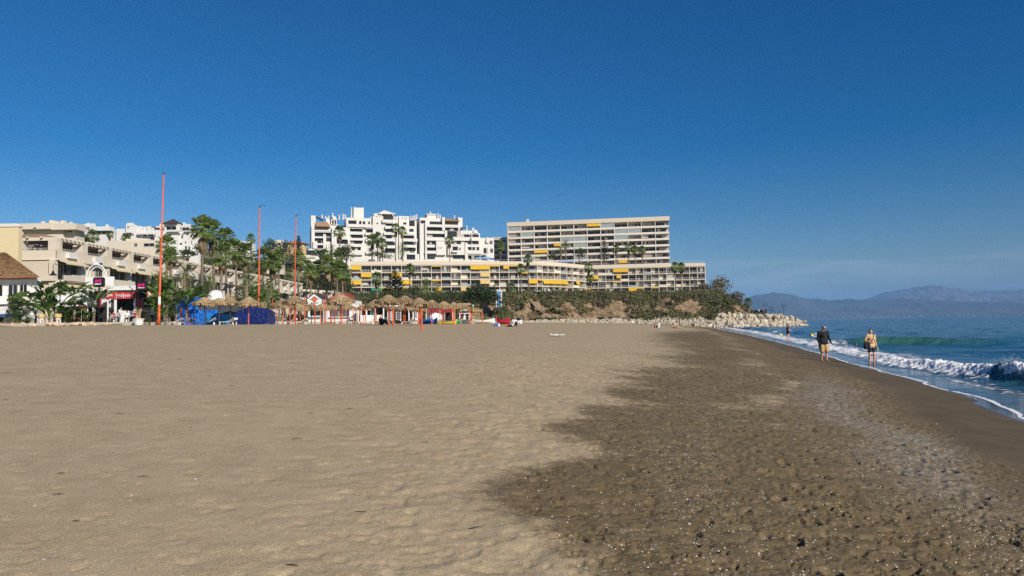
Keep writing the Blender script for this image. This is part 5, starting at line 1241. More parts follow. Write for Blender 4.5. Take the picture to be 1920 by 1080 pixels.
norfolk(741, 506, 562, 205, 54, 'Norfolk pine with tiered branches before the awning flats'.replace('Norfolk', 'dark tiered'))
norfolk(560, 440, 482, 300, 18, 'small tiered pine on the hill beside the right flagpole')
norfolk(1133, 446, 492, 345, 26, 'dark tiered pine before the tall slab')
# --- plants along the promenade edge, left
for (x, by, Y, s_, k, lab, nm, st) in ((82, 598, 77, 1.25, 'ban', 'largest banana-leaved plant behind the two stone urns', 'bird_of_paradise', 1.6), (66, 598, 78, 1.05, 'ban', 'banana-leaved plant at the left of the big clump', 'bird_of_paradise', .9), (103, 598, 78, 1.1, 'ban', 'banana-leaved plant at the right of the big clump under the bell lamp', 'bird_of_paradise', 1.0), (92, 600, 76, .95, 'ban', 'low banana-leaved plant between the stone urns', 'bird_of_paradise', .3), (139, 600, 77, .85, 'ban', 'banana-leaved plant on a bare stem left of the magenta letter sign', 'bird_of_paradise', 2.4), (176, 600, 77, .95, 'ban', 'bright banana-leaved plant below the left magenta letter sign', 'bird_of_paradise', 1.5), (52, 600, 75, 1.3, 'ros', 'spiky cycad with radiating leaves beside the dark restaurant front', 'cycad', None), (38, 592, 78, 1.0, 'date', 'dark shrubby palm by the restaurant corner', 'shrub_palm', .6), (133, 602, 75.5, 1.1, 'grass', 'strap-leaved clump right of the stone urns', 'agave', None), (122, 600, 76.5, .7, 'ban', 'leafy clump behind the right stone urn', 'bird_of_paradise', .2), (160, 603, 75.5, .95, 'grass', 'low strap-leaved clump before the wooden planter', 'agave', None), (165, 602, 76, .6, 'ban', 'bright green leafy clump near the red awning', 'leafy_clump', .1), (204, 604, 75.5, .6, 'ros', 'small spiky clump before the cafe terrace', 'agave', None), (272, 603, 75.5, .7, 'grass', 'strap-leaved clump right of the white pot', 'agave', None), (283, 604, 76, .7, 'ros', 'spiky clump at the foot of the left flagpole', 'agave', None), (318, 602, 77, .85, 'grass', 'spiky plant in a planter right of the left flagpole', 'agave', .5), (300, 590, 79, 1.0, 'ban', 'large-leaved plant right behind the left flagpole', 'bird_of_paradise', .8), (330, 588, 80, 1.05, 'ban', 'large-leaved plant left of the blue tarpaulin', 'bird_of_paradise', 1.0), (350, 585, 82, 1.0, 'ban', 'large-leaved plant rising behind the blue tarpaulin', 'bird_of_paradise', 1.8), (308, 575, 83, 1.1, 'ban', 'tall large-leaved plant behind the left flagpole', 'bird_of_paradise', 2.2), (296, 602, 78, .8, 'ban', 'low leafy plant left of the left flagpole foot', 'leafy_clump', .2), (484, 585, 92, 1.0, 'ban', 'large-leaved plant beside the middle flagpole', 'bird_of_paradise', 1.6), (502, 590, 95, 1.0, 'ban', 'large-leaved plant right of the dark blue cover', 'bird_of_paradise', 1.0)):
    plant(x, by, Y, s_, k, lab, nm, None, st)
# --- scrub that nobody could count: on the cliff, the slope above it and the hillside
def scrub(name, C, sizes, leaf, per, mt, label, seed):
    r = np.random.default_rng(seed); n = len(C)
    dv = r.normal(size=(n, per, 3)); dv /= np.linalg.norm(dv, axis=2)[..., None]; dv[..., 2] = np.abs(dv[..., 2])*.9
    P0 = C[:, None, :]+dv*(sizes[:, None, None]*r.uniform(.45, 1.1, (n, per, 1)))
    nn = dv+r.normal(size=(n, per, 3))*.6; nn /= np.linalg.norm(nn, axis=2)[..., None]
    u_ = np.cross(nn, r.normal(size=(n, per, 3))); u_ /= np.linalg.norm(u_, axis=2)[..., None]; w_ = np.cross(nn, u_)
    s_ = leaf*r.uniform(.5, 1.4, (n, per, 1)); 
    P = np.stack([P0-u_*s_, P0-w_*s_*.5, P0+u_*s_, P0+w_*s_*.5], 2).reshape(-1, 3)
    return tag(link(name, arr_mesh(name, P, np.arange(len(P)).reshape(-1, 4), mt)), label, 'scrub', kind='stuff')
r = np.random.default_rng(5)
ci = r.integers(0, 760, 6400); cj = r.integers(0, rows, 6400)
msk = fbm(cu[ci]/9, vv_[cj]*2.0, 90, 4)+np.interp(vv_[cj], [0, .12, .45, .62, .8, 1], [.10, .03, .06, .12, .22, .42])+np.where(cp[ci, 0] < -2, .08, 0)
ok = msk > .50
C = np.stack([CX[ci, cj], CY[ci, cj], CZ[ci, cj]], -1)[ok]; C[:, :2] -= cn[ci[ok]]*.45
hf = r.random(len(C)) < .45
scrub('cliff_scrub', C[hf], r.uniform(.5, 1.25, hf.sum()), .30, 26, OLIVE, 'dry olive scrub growing over the cliff face', 1)
scrub('cliff_greenery', C[~hf], r.uniform(.5, 1.3, (~hf).sum()), .30, 26, SCRUBG, 'greener shrubs growing over the cliff face', 2)
# rim of greenery on top of the cliff and low bushes at its foot
ci = r.integers(0, 760, 1700); k = r.uniform(9, 62, 1700)*r.random(1700)**.5; k = np.maximum(k, 9); xx = cp[ci, 0]+cn[ci, 0]*k; yy = cp[ci, 1]+cn[ci, 1]*k
zz = np.where(k < 20, np.maximum(np.minimum(land_z(xx, yy), ctop[ci]+.8), ctop[ci]-.4), land_z(xx, yy))
keep_ = yy < np.interp(xx, [-66, 8, 36, 88], [297, 310, 337, 333]); xx = xx[keep_]; yy = yy[keep_]; zz = zz[keep_]
h2_ = r.random(len(xx)) < .5; PC = np.stack([xx, yy, zz], -1)
scrub('clifftop_scrub', PC[h2_], r.uniform(.5, 1.4, h2_.sum()), .32, 26, SCRUBG, 'green bushes along the top of the cliff below the flats', 3)
scrub('clifftop_dry_scrub', PC[~h2_], r.uniform(.5, 1.4, (~h2_).sum()), .32, 26, OLIVE, 'dry bushes along the top of the cliff below the flats', 8)
ci = r.integers(110, 720, 170); ok = fbm(cu[ci]/12, cu[ci]*0, 95, 2) > .5; ci = ci[ok]
xx = cp[ci, 0]-cn[ci, 0]*.6; yy = cp[ci, 1]-cn[ci, 1]*.6
scrub('cliff_foot_bushes', np.stack([xx, yy, np.full(len(xx), 3.3)], -1), r.uniform(.5, 1.3, len(xx)), .28, 40, DARKG, 'dark green bushes at the foot of the cliff', 4)
hx = r.uniform(-140, 4, 5200); hy = r.uniform(222, 346, 5200); hh_ = land_z(hx, hy); ok = (hh_ > 4.5) & (fbm(hx/16, hy/16, 96, 3) > .36)
ok &= ~((hx > -68) & (hy > 297) & (hy < 332))
scrub('hillside_scrub', np.stack([hx, hy, hh_], -1)[ok], r.uniform(.8, 2.2, ok.sum()), .42, 24, MIDG, 'scrub and shrubs covering the hillside behind the promenade', 6)
hx = r.uniform(-230, -86, 1500); hy = r.uniform(150, 300, 1500); hh_ = land_z(hx, hy); ok = fbm(hx/16, hy/16, 97, 3) > .45
scrub('hilltop_scrub', np.stack([hx, hy, hh_], -1)[ok], r.uniform(.7, 1.8, ok.sum()), .4, 22, DARKG, 'dark shrubs among the villas on the hill', 7)
# ================================================================== BEACH-FRONT THINGS
ORANGE = mat('orange_paint', (.62, .10, .025), .5, .18, 2., randv=.12)
PINKR = mat('faded_red_paint', (.60, .12, .075), .55, .2, 2., randv=.18)
CREAMW = mat('bare_wood', (.55, .42, .24), .8, .2, 3., randv=.1)
DARKP = mat('dark_post', (.06, .045, .045), .7, .2)
BLACKM = mat('black_metal', (.02, .02, .022), .5, .1, metal=.3)
REDP = mat('red_paint', (.50, .03, .04), .5, .12, 2., randv=.1)
DARKIN = mat('dark_interior', (.025, .022, .022), .9, .3)  # near-black; panels in it paint the shade inside open fronts and doorways
WPAINT = mat('white_paint', (.78, .77, .74), .6, .05, 1.)
def thatch_mat():
    m, t, b = nmat('thatch'); L = t.links.new
    tc_ = N(t, 'ShaderNodeTexCoord'); oi = N(t, 'ShaderNodeObjectInfo')
    n_ = N(t, 'ShaderNodeTexNoise', Scale=9., Detail=6., Roughness=.75); L(tc_.outputs['Object'], n_.inputs['Vector'])
    r_ = N(t, 'ShaderNodeValToRGB'); r_.color_ramp.elements[0].position = .3; r_.color_ramp.elements[1].position = .72
    r_.color_ramp.elements[0].color = (.19, .125, .06, 1); r_.color_ramp.elements[1].color = (.58, .42, .23, 1); L(n_.outputs['Fac'], r_.inputs[0])
    hs = N(t, 'ShaderNodeHueSaturation'); mr = N(t, 'ShaderNodeMapRange'); mr.inputs['To Min'].default_value = .8; mr.inputs['To Max'].default_value = 1.15; L(oi.outputs['Random'], mr.inputs['Value']); L(mr.outputs[0], hs.inputs['Value']); L(r_.outputs[0], hs.inputs['Color'])
    L(hs.outputs[0], b.inputs['Base Color']); b.inputs['Roughness'].default_value = .95
    n2 = N(t, 'ShaderNodeTexNoise', Scale=40., Detail=3.); L(tc_.outputs['Object'], n2.inputs['Vector']); bp = N(t, 'ShaderNodeBump', Strength=.8, Distance=.03); L(n2.outputs['Fac'], bp.inputs['Height']); L(bp.outputs[0], b.inputs['Normal']); return m
THATCH = thatch_mat()
def thatch_mesh(seed, r0=1.2, h_=.62, drop=.26):
    """shaggy reed cap with a ragged skirt"""
    r = random.Random(seed); mb = MB(); n = 30; prof = [(.05, h_), (.20, h_*.93), (.5, h_*.62), (.85, h_*.30), (1.06, h_*.10), (1.0*r0, 0)]
    base = 0
    for (rr, z) in prof:
        for j in range(n): 
            a = 6.2832*j/n; k = 1+r.uniform(-.03, .03); mb.v.append((rr*k*math.cos(a), rr*k*math.sin(a), z+r.uniform(-.02, .02)))
    for i in range(len(prof)-1):
        for j in range(n): mb.f.append((i*n+j, i*n+(j+1) % n, (i+1)*n+(j+1) % n, (i+1)*n+j)); mb.m.append(0)
    mb.f.append(tuple(range(n))); mb.m.append(0)
    for j in range(130):
        a = r.uniform(0, 6.2832); w_ = .055; rr = r0*r.uniform(.90, 1.0); dz = drop*r.uniform(.55, 1.15); p = Vector((rr*math.cos(a), rr*math.sin(a), r.uniform(-.01, .05))); t_ = Vector((-math.sin(a), math.cos(a), 0))*w_; o = Vector((math.cos(a), math.sin(a), 0))*r.uniform(-.02, .06)
        mb.quad(p-t_, p+t_, p+t_*.7+o+Vector((0, 0, -dz)), p-t_*.7+o+Vector((0, 0, -dz*r.uniform(.85, 1.1))))
    for j in range(170):
        a = r.uniform(0, 6.2832); f = r.uniform(.25, .95); rr = r0*f; z = np.interp(f, [.2, .5, .85, 1], [h_*.8, h_*.5, h_*.22, 0])+.02; p = Vector((rr*math.cos(a), rr*math.sin(a), z)); t_ = Vector((-math.sin(a), math.cos(a), 0))*.035; q_ = Vector((math.cos(a)*(rr+.26), math.sin(a)*(rr+.26), z-.13+.03*r.random())); mb.quad(p-t_, p+t_, q_+t_, q_-t_)
    return mb.mesh('canopy', THATCH)
THM = [thatch_mesh(s_) for s_ in range(5)]
UPOST = {}
def post_mesh(h_, r_, mt):
    key = (round(h_, 1), round(r_, 3), mt.name)
    if key not in UPOST: mb = MB(); mb.tube([(0, 0, -.4), (0, 0, h_*.5), (0, 0, h_)], [r_, r_*.97, r_*.9], 10); UPOST[key] = mb.mesh('post', mt, False)
    return UPOST[key]
ur = random.Random(14)
def parasol(px, ya, wpx, place, Y=None, postm=PINKR):
    """thatched parasol: apex seen at (px,ya), canopy wpx wide"""
    Y = Y or 2.35*FPX/wpx; a = at(px, ya, Y); zg = sand_at(a.x, Y) if poly_sd(np.array(a.x), np.array(Y), PROM) < 0 else 3.06
    o = empty('thatched_parasol', (a.x, Y, zg), ur.uniform(0, 6), place, 'parasol', 'thatched parasols on the beach'); s_ = wpx/FPX*Y/2.2; hp = a.z-zg-.35*s_
    link('post', post_mesh(hp, .055, postm), o); link('canopy', ur.choice(THM), o, (0, 0, a.z-zg-.74*s_), (ur.uniform(-.05, .05), ur.uniform(-.05, .05), ur.uniform(0, 6)), (s_, s_, s_)); return o
for (px, ya, w, lab, Y, pm) in ((384, 555, 42, 'leftmost thatched parasol, in front of the white dome', 76, DARKP), (411, 556, 38, 'second thatched parasol from the left, before the grey net', 80, DARKP), (432, 556, 38, 'third thatched parasol from the left, under the double bell lamp', 82, DARKP), (428, 550, 26, 'small thatched parasol peeping up behind the third one', 112, DARKP), (466, 554, 45, 'wide thatched parasol over the dark blue cover', 74, PINKR), (494, 564, 30, 'thatched parasol just right of the dark blue cover', 104, DARKP), (530, 559, 42, 'thatched parasol left of the right flagpole', 86, CREAMW), (553, 552, 44, 'thatched parasol in front of the right flagpole', 74, ORANGE), (563, 567, 36, 'lower thatched parasol behind the right flagpole one', 94, PINKR), (584, 567, 34, 'thatched parasol right under the orange disc emblem', 98, DARKP), (603, 567, 36, 'thatched parasol right of the gabled kiosk front', 92, DARKP), (639, 549, 50, 'large thatched parasol before the red tiled roof', 70, ORANGE), (620, 567, 34, 'low thatched parasol left behind the large one', 96, PINKR), (652, 567, 34, 'low thatched parasol right behind the large one', 98, DARKP), (681, 569, 30, 'thatched parasol with a grey sagging edge', 104, PINKR), (705, 559, 42, 'thatched parasol left of the tallest one', 80, PINKR), (728, 550, 47, 'tallest thatched parasol, above the seated dark figure', 69, ORANGE), (736, 570, 28, 'small thatched parasol low behind the tallest one', 112, PINKR), (759, 552, 44, 'thatched parasol just right of the tallest one', 75, ORANGE), (759, 566, 38, 'low thatched parasol under the one right of the tallest', 98, DARKP), (786, 556, 44, 'thatched parasol over the closest red post', 75, ORANGE), (785, 570, 34, 'low thatched parasol behind the closest red post', 104, DARKP), (809, 560, 40, 'fourth thatched parasol from the right', 82, PINKR), (832, 563, 36, 'third thatched parasol from the right', 90, PINKR), (851, 565, 32, 'second thatched parasol from the right, yellowish', 98, ORANGE), (868, 568, 30, 'rightmost thatched parasol beside the dark ficus', 106, CREAMW)):
    parasol(px, ya, w, lab, Y, pm)
# bare posts standing in the sand
def bare_post(px, yt, yb, mt, lab, r_=.055, Y=None):
    p = at(px, yb, 66)
    if Y is None:
        Y = 40.
        while Y < 112:
            q_ = at(px, yb, Y)
            if sand_z(q_.x, Y) >= q_.z: break
            Y += 1.0
        Y = min(Y, 104) if yb > 607.2 else {0: 84, 1: 90, 2: 96}[int(px) % 3]
    b_ = at(px, yb, Y); tp = at(px, yt, Y); zg = sand_at(b_.x, Y)
    o = link('beach_post', post_mesh(tp.z-zg, r_, mt), None, (b_.x, Y, zg)); tag(o, lab, 'post', 'bare posts in the sand'); return o
PL = [(339, 577, ORANGE, 'thick short red post before the blue tarpaulin', .09), (350.5, 559, PINKR, 'tall pink post before the blue tarpaulin', .05), (354, 578, PINKR, 'short pink post touching the tall pink one', .05), (341.5, 560, PINKR, 'thin pink post behind the thick short red one', .04), (367, 578, DARKP, 'dark thin post before the blue tarpaulin', .04), (382, 578, PINKR, 'pink post under the leftmost parasol', .055), (407, 579, ORANGE, 'left one of a pair of orange posts before the grey net', .055), (409.5, 580, ORANGE, 'right one of a pair of orange posts before the grey net', .055), (433, 579, ORANGE, 'orange post at the right end of the grey net', .05), (456.5, 575, PINKR, 'leftmost red post before the dark blue cover', .05), (464.5, 574, REDP, 'second red post before the dark blue cover', .05), (472.5, 575, REDP, 'third red post before the dark blue cover', .055), (477, 579, CREAMW, 'pale wooden post before the dark blue cover', .045), (488, 557, ORANGE, 'tall orange post at the right end of the dark blue cover', .065), (511, 561, ORANGE, 'tall orange post right of the dark blue cover', .06), (508.5, 585, CREAMW, 'pale post leaning on the tall orange one', .05), (520, 586, PINKR, 'short pink post beside a pale post', .045), (531, 581, PINKR, 'short red post left of a pale wooden post', .055), (539, 575, CREAMW, 'pale wooden post left of the right flagpole', .05), (543.5, 573, PINKR, 'pink post just left of the right flagpole parasol', .05), (555, 584, REDP, 'short red post right of the flagpole parasol', .04), (571, 556, ORANGE, 'tall orange post left of the gabled kiosk', .06), (590.5, 557, ORANGE, 'orange post in the middle before the gabled kiosk', .08), (601, 585, PINKR, 'short pink post before the kiosk counter', .045), (608, 562, ORANGE, 'left one of two tall orange posts right of the kiosk', .055), (610.5, 560, ORANGE, 'right one of two tall orange posts right of the kiosk', .055), (622, 588, PINKR, 'short pink post left of the large parasol', .05), (627.5, 580, REDP, 'red post left of the large parasol', .05), (635, 578, CREAMW, 'pale post beside the large parasol', .05), (641.5, 573, ORANGE, 'orange post right beside the large parasol post', .05), (649.5, 582, PINKR, 'thin pink post right of the large parasol', .04), (662.5, 578, PINKR, 'pink post left of a pale wooden post', .05), (668.5, 576, CREAMW, 'pale wooden post near the striped white stall', .05), (675, 571, REDP, 'red post near the striped white stall', .05), (685.5, 573, ORANGE, 'orange post left of the seated dark figure', .06), (703, 578, PINKR, 'pink post left behind the seated dark figure', .05), (701, 588, CREAMW, 'pale post left behind the seated dark figure', .05), (757, 590, ORANGE, 'short orange post right of the tallest parasol', .05), (784.5, 580, ORANGE, 'orange post left of the closest red post', .05), (800, 577, CREAMW, 'pale wooden post right of the closest red post', .05), (825, 581, CREAMW, 'pale post before the white tent', .045), (830, 577, REDP, 'left one of two red posts before the kayaks', .05), (832.5, 579, ORANGE, 'right one of two red posts before the kayaks', .05), (848, 579, ORANGE, 'left one of two thick orange posts near the ficus', .06), (850.5, 577, ORANGE, 'right one of two thick orange posts near the ficus', .06), (853, 578, CREAMW, 'pale post behind two thick orange posts', .045), (863.5, 586, PINKR, 'pink post before the white stall with round holes', .045)]
for (px, yt, mt, lab, r_) in PL: bare_post(px, yt, 606.5, mt, lab, r_)
bare_post(738, 578, 611, ORANGE, 'orange post standing nearer than the parasols', .06, 62); bare_post(790.8, 579, 617, ORANGE, 'closest red-orange post, alone on the sand', .06, 47); bare_post(930.5, 592, 607.5, REDP, 'red post beside the red boat', .07, 84)
# three tall orange flagpoles
def flagpole(px, yb, ptx, yt, Y, r_, lab, arm=True, band=False):
    b_ = at(px, yb, Y); tp = at(ptx, yt, Y); zg = min(b_.z, 3.06 if poly_sd(np.array(b_.x), np.array(Y), PROM) > 0 else sand_at(b_.x, Y)); o = empty('flagpole', (b_.x, Y, zg), 0, lab, 'flagpole', 'orange flagpoles along the beach')
    t_ = tp-Vector((b_.x, Y, zg)); mb = MB(); mb.tube([(0, 0, 0), t_*.08, t_*.081, t_*.55, t_], [r_*1.25, r_*1.2, r_, r_*.8, r_*.55], 12); mb.build('pole', ORANGE, o, smooth=True)
    mb = MB(); mb.lathe([(r_*.8, 0), (r_*.8, .1), (r_*.3, .18)], 10); mb.build('cap', BLACKM, o, t_)
    if arm: mb = MB(); mb.tube([t_, t_+Vector((.12, 0, .22)), t_+Vector((.75, 0, .27))], [.03, .03, .02], 6); mb.build('arm', BLACKM, o)
    if band: mb = MB(); mb.lathe([(r_*1.22, 0), (r_*1.2, .8)], 12); mb.build('band', WPAINT, o, t_*.135)
    return o
flagpole(297.5, 607, 307, 327, 74, .105, 'nearest and tallest orange flagpole at the left, with a white band', False, True)
flagpole(484.5, 606, 487, 389, 92, .115, 'middle orange flagpole behind the dark blue cover'); flagpole(551.5, 606, 555, 406, 102, .105, 'right orange flagpole behind a thatched parasol')
# tarpaulin-covered stacks
def tarp(o, name, x0, x1, z0, z1, y0, y1, mt, seed, slump=0.0, amp=.10):
    nx, nz = 46, 22; Vv = []; xs = np.linspace(x0, x1, nx)
    prof = []                                                   # front up, over the top, down the back
    for i in range(nz): prof.append((y0, z0+(z1-z0)*i/(nz-1)))
    for i in range(1, 8): prof.append((y0+(y1-y0)*i/7, z1))
    for i in range(1, 8): prof.append((y1, z1-(z1-z0)*i/7))
    for k, (yy, zz) in enumerate(prof):
        f = (xs-x0)/(x1-x0); top = 1-slump*np.clip(np.abs(f*2-1), 0, 1)**2.2
        n_ = (fbm(xs*1.6+seed, np.full(nx, k*.30), seed, 4, .6)-.5); fold = np.sin(xs*9+n_*14+k*.25)*.02
        Vv.append(np.stack([xs+n_*amp*.6, np.full(nx, yy)+n_*amp*2.2+fold, z0+(zz-z0)*top+n_*amp*(1.2 if k > nz-3 and k < nz+8 else .4)], -1))
    Vv = np.array(Vv); q_ = np.arange(Vv.shape[0]*nx).reshape(-1, nx); F = np.stack([q_[:-1, :-1], q_[:-1, 1:], q_[1:, 1:], q_[1:, :-1]], -1).reshape(-1, 4).tolist()
    k = len(q_); ends = [list(q_[:, 0]), list(q_[::-1, -1])]
    me = bpy.data.meshes.new(name); me.from_pydata(Vv.reshape(-1, 3).tolist(), [], F+ends); me.materials.append(mt); me.polygons.foreach_set('use_smooth', [len(p.vertices) == 4 for p in me.polygons]); return link(name, me, o)
BTARP = mat('blue_tarpaulin', (.012, .10, .46), .42, .25, 3., .3, 12., col2=(.02, .16, .58)); CTARP = mat('cyan_tarpaulin', (.02, .23, .55), .42, .25, 3., .3, 12.); NTARP = mat('navy_tarpaulin', (.008, .020, .13), .42, .25, 3., .3, 12.); NET = mat('grey_shade_net', (.07, .08, .085), .85, .2, 4.)
a = at(328, 606, 84); b_ = at(370, 606, 84); c_ = at(441, 606, 84); o = empty('tarpaulin_stack', (a.x, 84, 3.0), 0, 'beach gear stacked under a bright blue tarpaulin with grey net', 'stack'); Wd = b_.x-a.x; W2 = c_.x-a.x
o.location.z = sand_at(a.x, 84)-.02; H_ = at(340, 557, 84).z-o.location.z
tarp(o, 'tarpaulin', 0, Wd, 0, H_, 0, 2.2, BTARP, 3, 0, .05); tarp(o, 'low_tarpaulin', Wd*.9, W2*.72, 0, H_*.52, -.25, 1.6, BTARP, 5, 0, .06); tarp(o, 'cyan_tarpaulin', W2*.55, W2, .1, H_*.38, -.4, 1.4, CTARP, 7, 0, .07); tarp(o, 'shade_net', Wd*.95, W2, H_*.30, H_*.86, .3, 1.8, NET, 9, .05, .05)
a = at(441, 606, 82); c_ = at(503, 606, 82); o = empty('covered_mound', (a.x, 82, sand_at(a.x, 82)-.02), 0, 'rounded mound under a dark blue tarpaulin between the parasols', 'stack'); tarp(o, 'tarpaulin', 0, c_.x-a.x, 0, at(470, 576, 82).z-o.location.z, 0, 2.4, NTARP, 11, .30, .10)
mb = MB(); mb.tube([(.4+(c_.x-a.x-.8)*i/12, -.12, .2+.12*math.sin(i*2)) for i in range(13)], .015, 5); mb.build('rope', BLACKM, o)
# white dome
p = at(405, 561, 104); R_ = 16/FPX*104; mb = MB(); mb.lathe([(R_, -3.0), (R_, 0)]+[(R_*math.cos(t_), R_*1.08*math.sin(t_)) for t_ in np.linspace(.1, 1.5, 12)], 32); o = empty('dome_kiosk', (p.x, 104, p.z), 0, 'white round dome kiosk behind the leftmost parasols', 'kiosk'); mb.build('shell', WPAINT, o, smooth=True); mb = MB(); mb.lathe([(R_+.02, -.12), (R_+.02, 0)], 32); mb.build('rim', CREAM2, o); o.location.z = p.z
mb = MB(); mb.box(-.5, .5, -R_-.03, -R_+.3, -2.9, -.9); mb.build('door', DARKIN, o)
# white sun loungers stacked and set in a row behind the posts
LWH = mat('white_plastic', (.76, .76, .75), .4, .05)
def lounger_mesh():
    mb = MB(); mb.box(-.95, .35, -.32, .32, .28, .34)
    for sx in (-.85, .8):
        for sy in (-.28, .28): mb.box(sx-.04, sx+.04, sy-.04, sy+.04, 0, .28)
    fm = mb.mesh('frame', LWH); mb = MB(); mb.quad((.35, -.32, .34), (.35, .32, .34), (.95, .32, .52), (.95, -.32, .52)); mb.quad((.35, -.32, .29), (.95, -.32, .73), (.95, .32, .73), (.35, .32, .29)); mb.quad((.95, -.32, .73), (.95, .32, .73), (.95, .32, .52), (.95, -.32, .52)); mb.quad((.35, -.32, .29), (.35, -.32, .34), (.95, -.32, .78), (.95, -.32, .73)); return fm, mb.mesh('backrest', LWH)
LF, LB = lounger_mesh()
for i, (px, lab) in enumerate(((334, 'white sun lounger at the left foot of the blue tarpaulin'), (360, 'white sun lounger under the middle of the blue tarpaulin'), (395, 'white sun lounger below the grey net'), (436, 'white sun lounger between blue tarpaulin and dark mound'), (508, 'white sun lounger right of the dark blue mound'), (527, 'white sun lounger beside the pale wooden post'), (547, 'white sun lounger left of the gabled kiosk'), (566, 'white sun lounger before the kiosk corner'), (650, 'white sun lounger below the large parasol'), (690, 'white sun lounger left of the seated dark figure'), (770, 'white sun lounger before the white stall'))):
    Y = 80 if i < 4 else 88+(i % 3)*2; p = at(px, 606, Y); o = empty('sun_lounger', (p.x, Y-1.2, sand_at(p.x, Y-1.2)), ur.uniform(-.4, .4), lab, 'sun lounger', 'white sun loungers among the parasols'); link('frame', LF, o); link('backrest', LB, o)
# ---- kiosk with gable and round orange emblem
def thing_at(name, px, Y, lab, cat, z=3.1): 
    p = at(px, 600, Y); o = empty(name, (p.x, Y, z), 0, lab, cat); return o, Fr(o), p.x
def X(px, Y, cx): return (at(px, 575, Y).x-cx)
def Z(px, py, Y, z0=3.1): return at(px, py, Y).z-z0
Y = 112; o, f_, cx = thing_at('gabled_kiosk', 590, Y, 'white gabled beach kiosk with a round orange emblem', 'kiosk'); xl, xr, xm = X(575.5, Y, cx), X(605.5, Y, cx), X(590, Y, cx); ze = Z(590, 561, Y); za = Z(590, 549.5, Y)
mb = MB(); mb.poly([(xl, 0, ze-1.2), (xr, 0, ze-1.2), (xr, 0, ze), (xm, 0, za), (xl, 0, ze)]); mb.poly([(xl, .2, ze-1.2), (xl, .2, ze), (xm, .2, za), (xr, .2, ze), (xr, .2, ze-1.2)]); mb.quad((xl, 0, ze-1.2), (xl, .2, ze-1.2), (xr, .2, ze-1.2), (xr, 0, ze-1.2)); mb.build('gable', WPAINT, o)
mb = MB()
for (p, q_) in (((xl-.3, ze-.1), (xm, za+.12)), ((xm, za+.12), (xr+.3, ze-.1))): mb.quad((p[0], -.15, p[1]), (q_[0], -.15, q_[1]), (q_[0], 4, q_[1]), (p[0], 4, p[1])); mb.quad((p[0], -.15, p[1]-.14), (q_[0], -.15, q_[1]-.14), (q_[0], -.15, q_[1]), (p[0], -.15, p[1]))
mb.build('roof', BROWNR, o); f_.box('wall', xl+.1, xr-.1, .25, 3.5, 0, ze-1.21, WPAINT); f_.box('opening', xl+.5, xr-.3, .18, .24, .95, ze-1.4, DARKIN); f_.box('counter', xl+.2, xr-.2, -.3, .17, .8, .93, WPAINT); f_.box('post', xl-.02, xl+.10, -.08, -.01, 0, ze-.2, BROWNR); f_.box('post', xr-.10, xr+.02, -.08, -.01, 0, ze-.2, BROWNR)
for k in range(5): f_.box('mullion', xl+.5+k*.42, xl+.56+k*.42, .10, .17, .94, ze-1.4, BLACKM)
ez = Z(590, 561, Y); mb = MB(); n = 28
def disc(mb, cx_, cz_, r_, y, n=28, a0=0, a1=6.2832): mb.poly([(cx_+r_*math.cos(a0+(a1-a0)*i/n), y, cz_+r_*math.sin(a0+(a1-a0)*i/n)) for i in range(n)])
mb = MB(); disc(mb, xm-.05, ez, .40, -.012); em = mb.build('emblem', mat('emblem_black', (.03, .03, .03), .6), o); mb = MB(); disc(mb, xm-.05, ez, .32, -.018); mb.build('orange_disc', mat('emblem_orange', (.75, .18, .04), .6), em); mb = MB(); mb.quad((xm-.62, -.02, ez-.62), (xm+.6, -.02, ez-.62), (xm+.6, -.02, ez-.52), (xm-.62, -.02, ez-.52)); mb.quad((xm-.8, -.02, ez-.05), (xm-.45, -.02, ez-.05), (xm-.45, -.02, ez+.06), (xm-.8, -.02, ez+.02)); mb.quad((xm+.36, -.02, ez-.05), (xm+.7, -.02, ez+.02), (xm+.7, -.02, ez+.08), (xm+.36, -.02, ez+.06)); mb.build('emblem_bars', BLACKM, em)
# red tiled hut behind
Y = 122; o, f_, cx = thing_at('beach_hut', 632, Y, 'low hut with a red tiled roof behind the large parasol', 'hut'); mb = MB(); xl, xr = X(607, Y, cx), X(668, Y, cx); zt = Z(630, 549, Y); zb = Z(630, 563, Y); tiled(mb, (xl, -.4, zb), (xr, -.4, zb), (xr-1.5, 3, zt), (xl+1.8, 3, zt), 30, .04); mb.quad((xl, -.4, zb-.02), (xl+1.8, 3, zt-.02), (xr-1.5, 3, zt-.02), (xr, -.4, zb-.02)); mb.build('roof', mat('red_tile', (.33, .08, .055), .9, .2, 5.), o); f_.box('wall', xl+.3, xr-.3, .2, 6, 0, zb-.05, WPAINT); f_.box('shutter', xl+1.0, xr-1.2, .12, .19, .9, zb-.5, mat('grey_shutter', (.10, .11, .13), .6, .1)); f_.box('counter', xl+.8, xr-1, -.2, .11, .78, .89, WPAINT)
# grey sign board
Y = 108; o, f_, cx = thing_at('sign_board', 505, Y, 'plain pale grey sign board on a dark post right of the blue mound', 'sign'); f_.box('panel', X(500, Y, cx), X(510, Y, cx), -.05, .05, Z(505, 563, Y), Z(505, 551, Y), mat('grey_panel', (.50, .52, .54), .6, .05)); f_.box('lower_panel', X(500, Y, cx), X(510.5, Y, cx), -.05, .05, Z(505, 577, Y), Z(505, 565, Y), WPAINT); f_.box('post', X(499, Y, cx), X(500, Y, cx), -.05, .05, 0, Z(505, 551, Y), BLACKM)
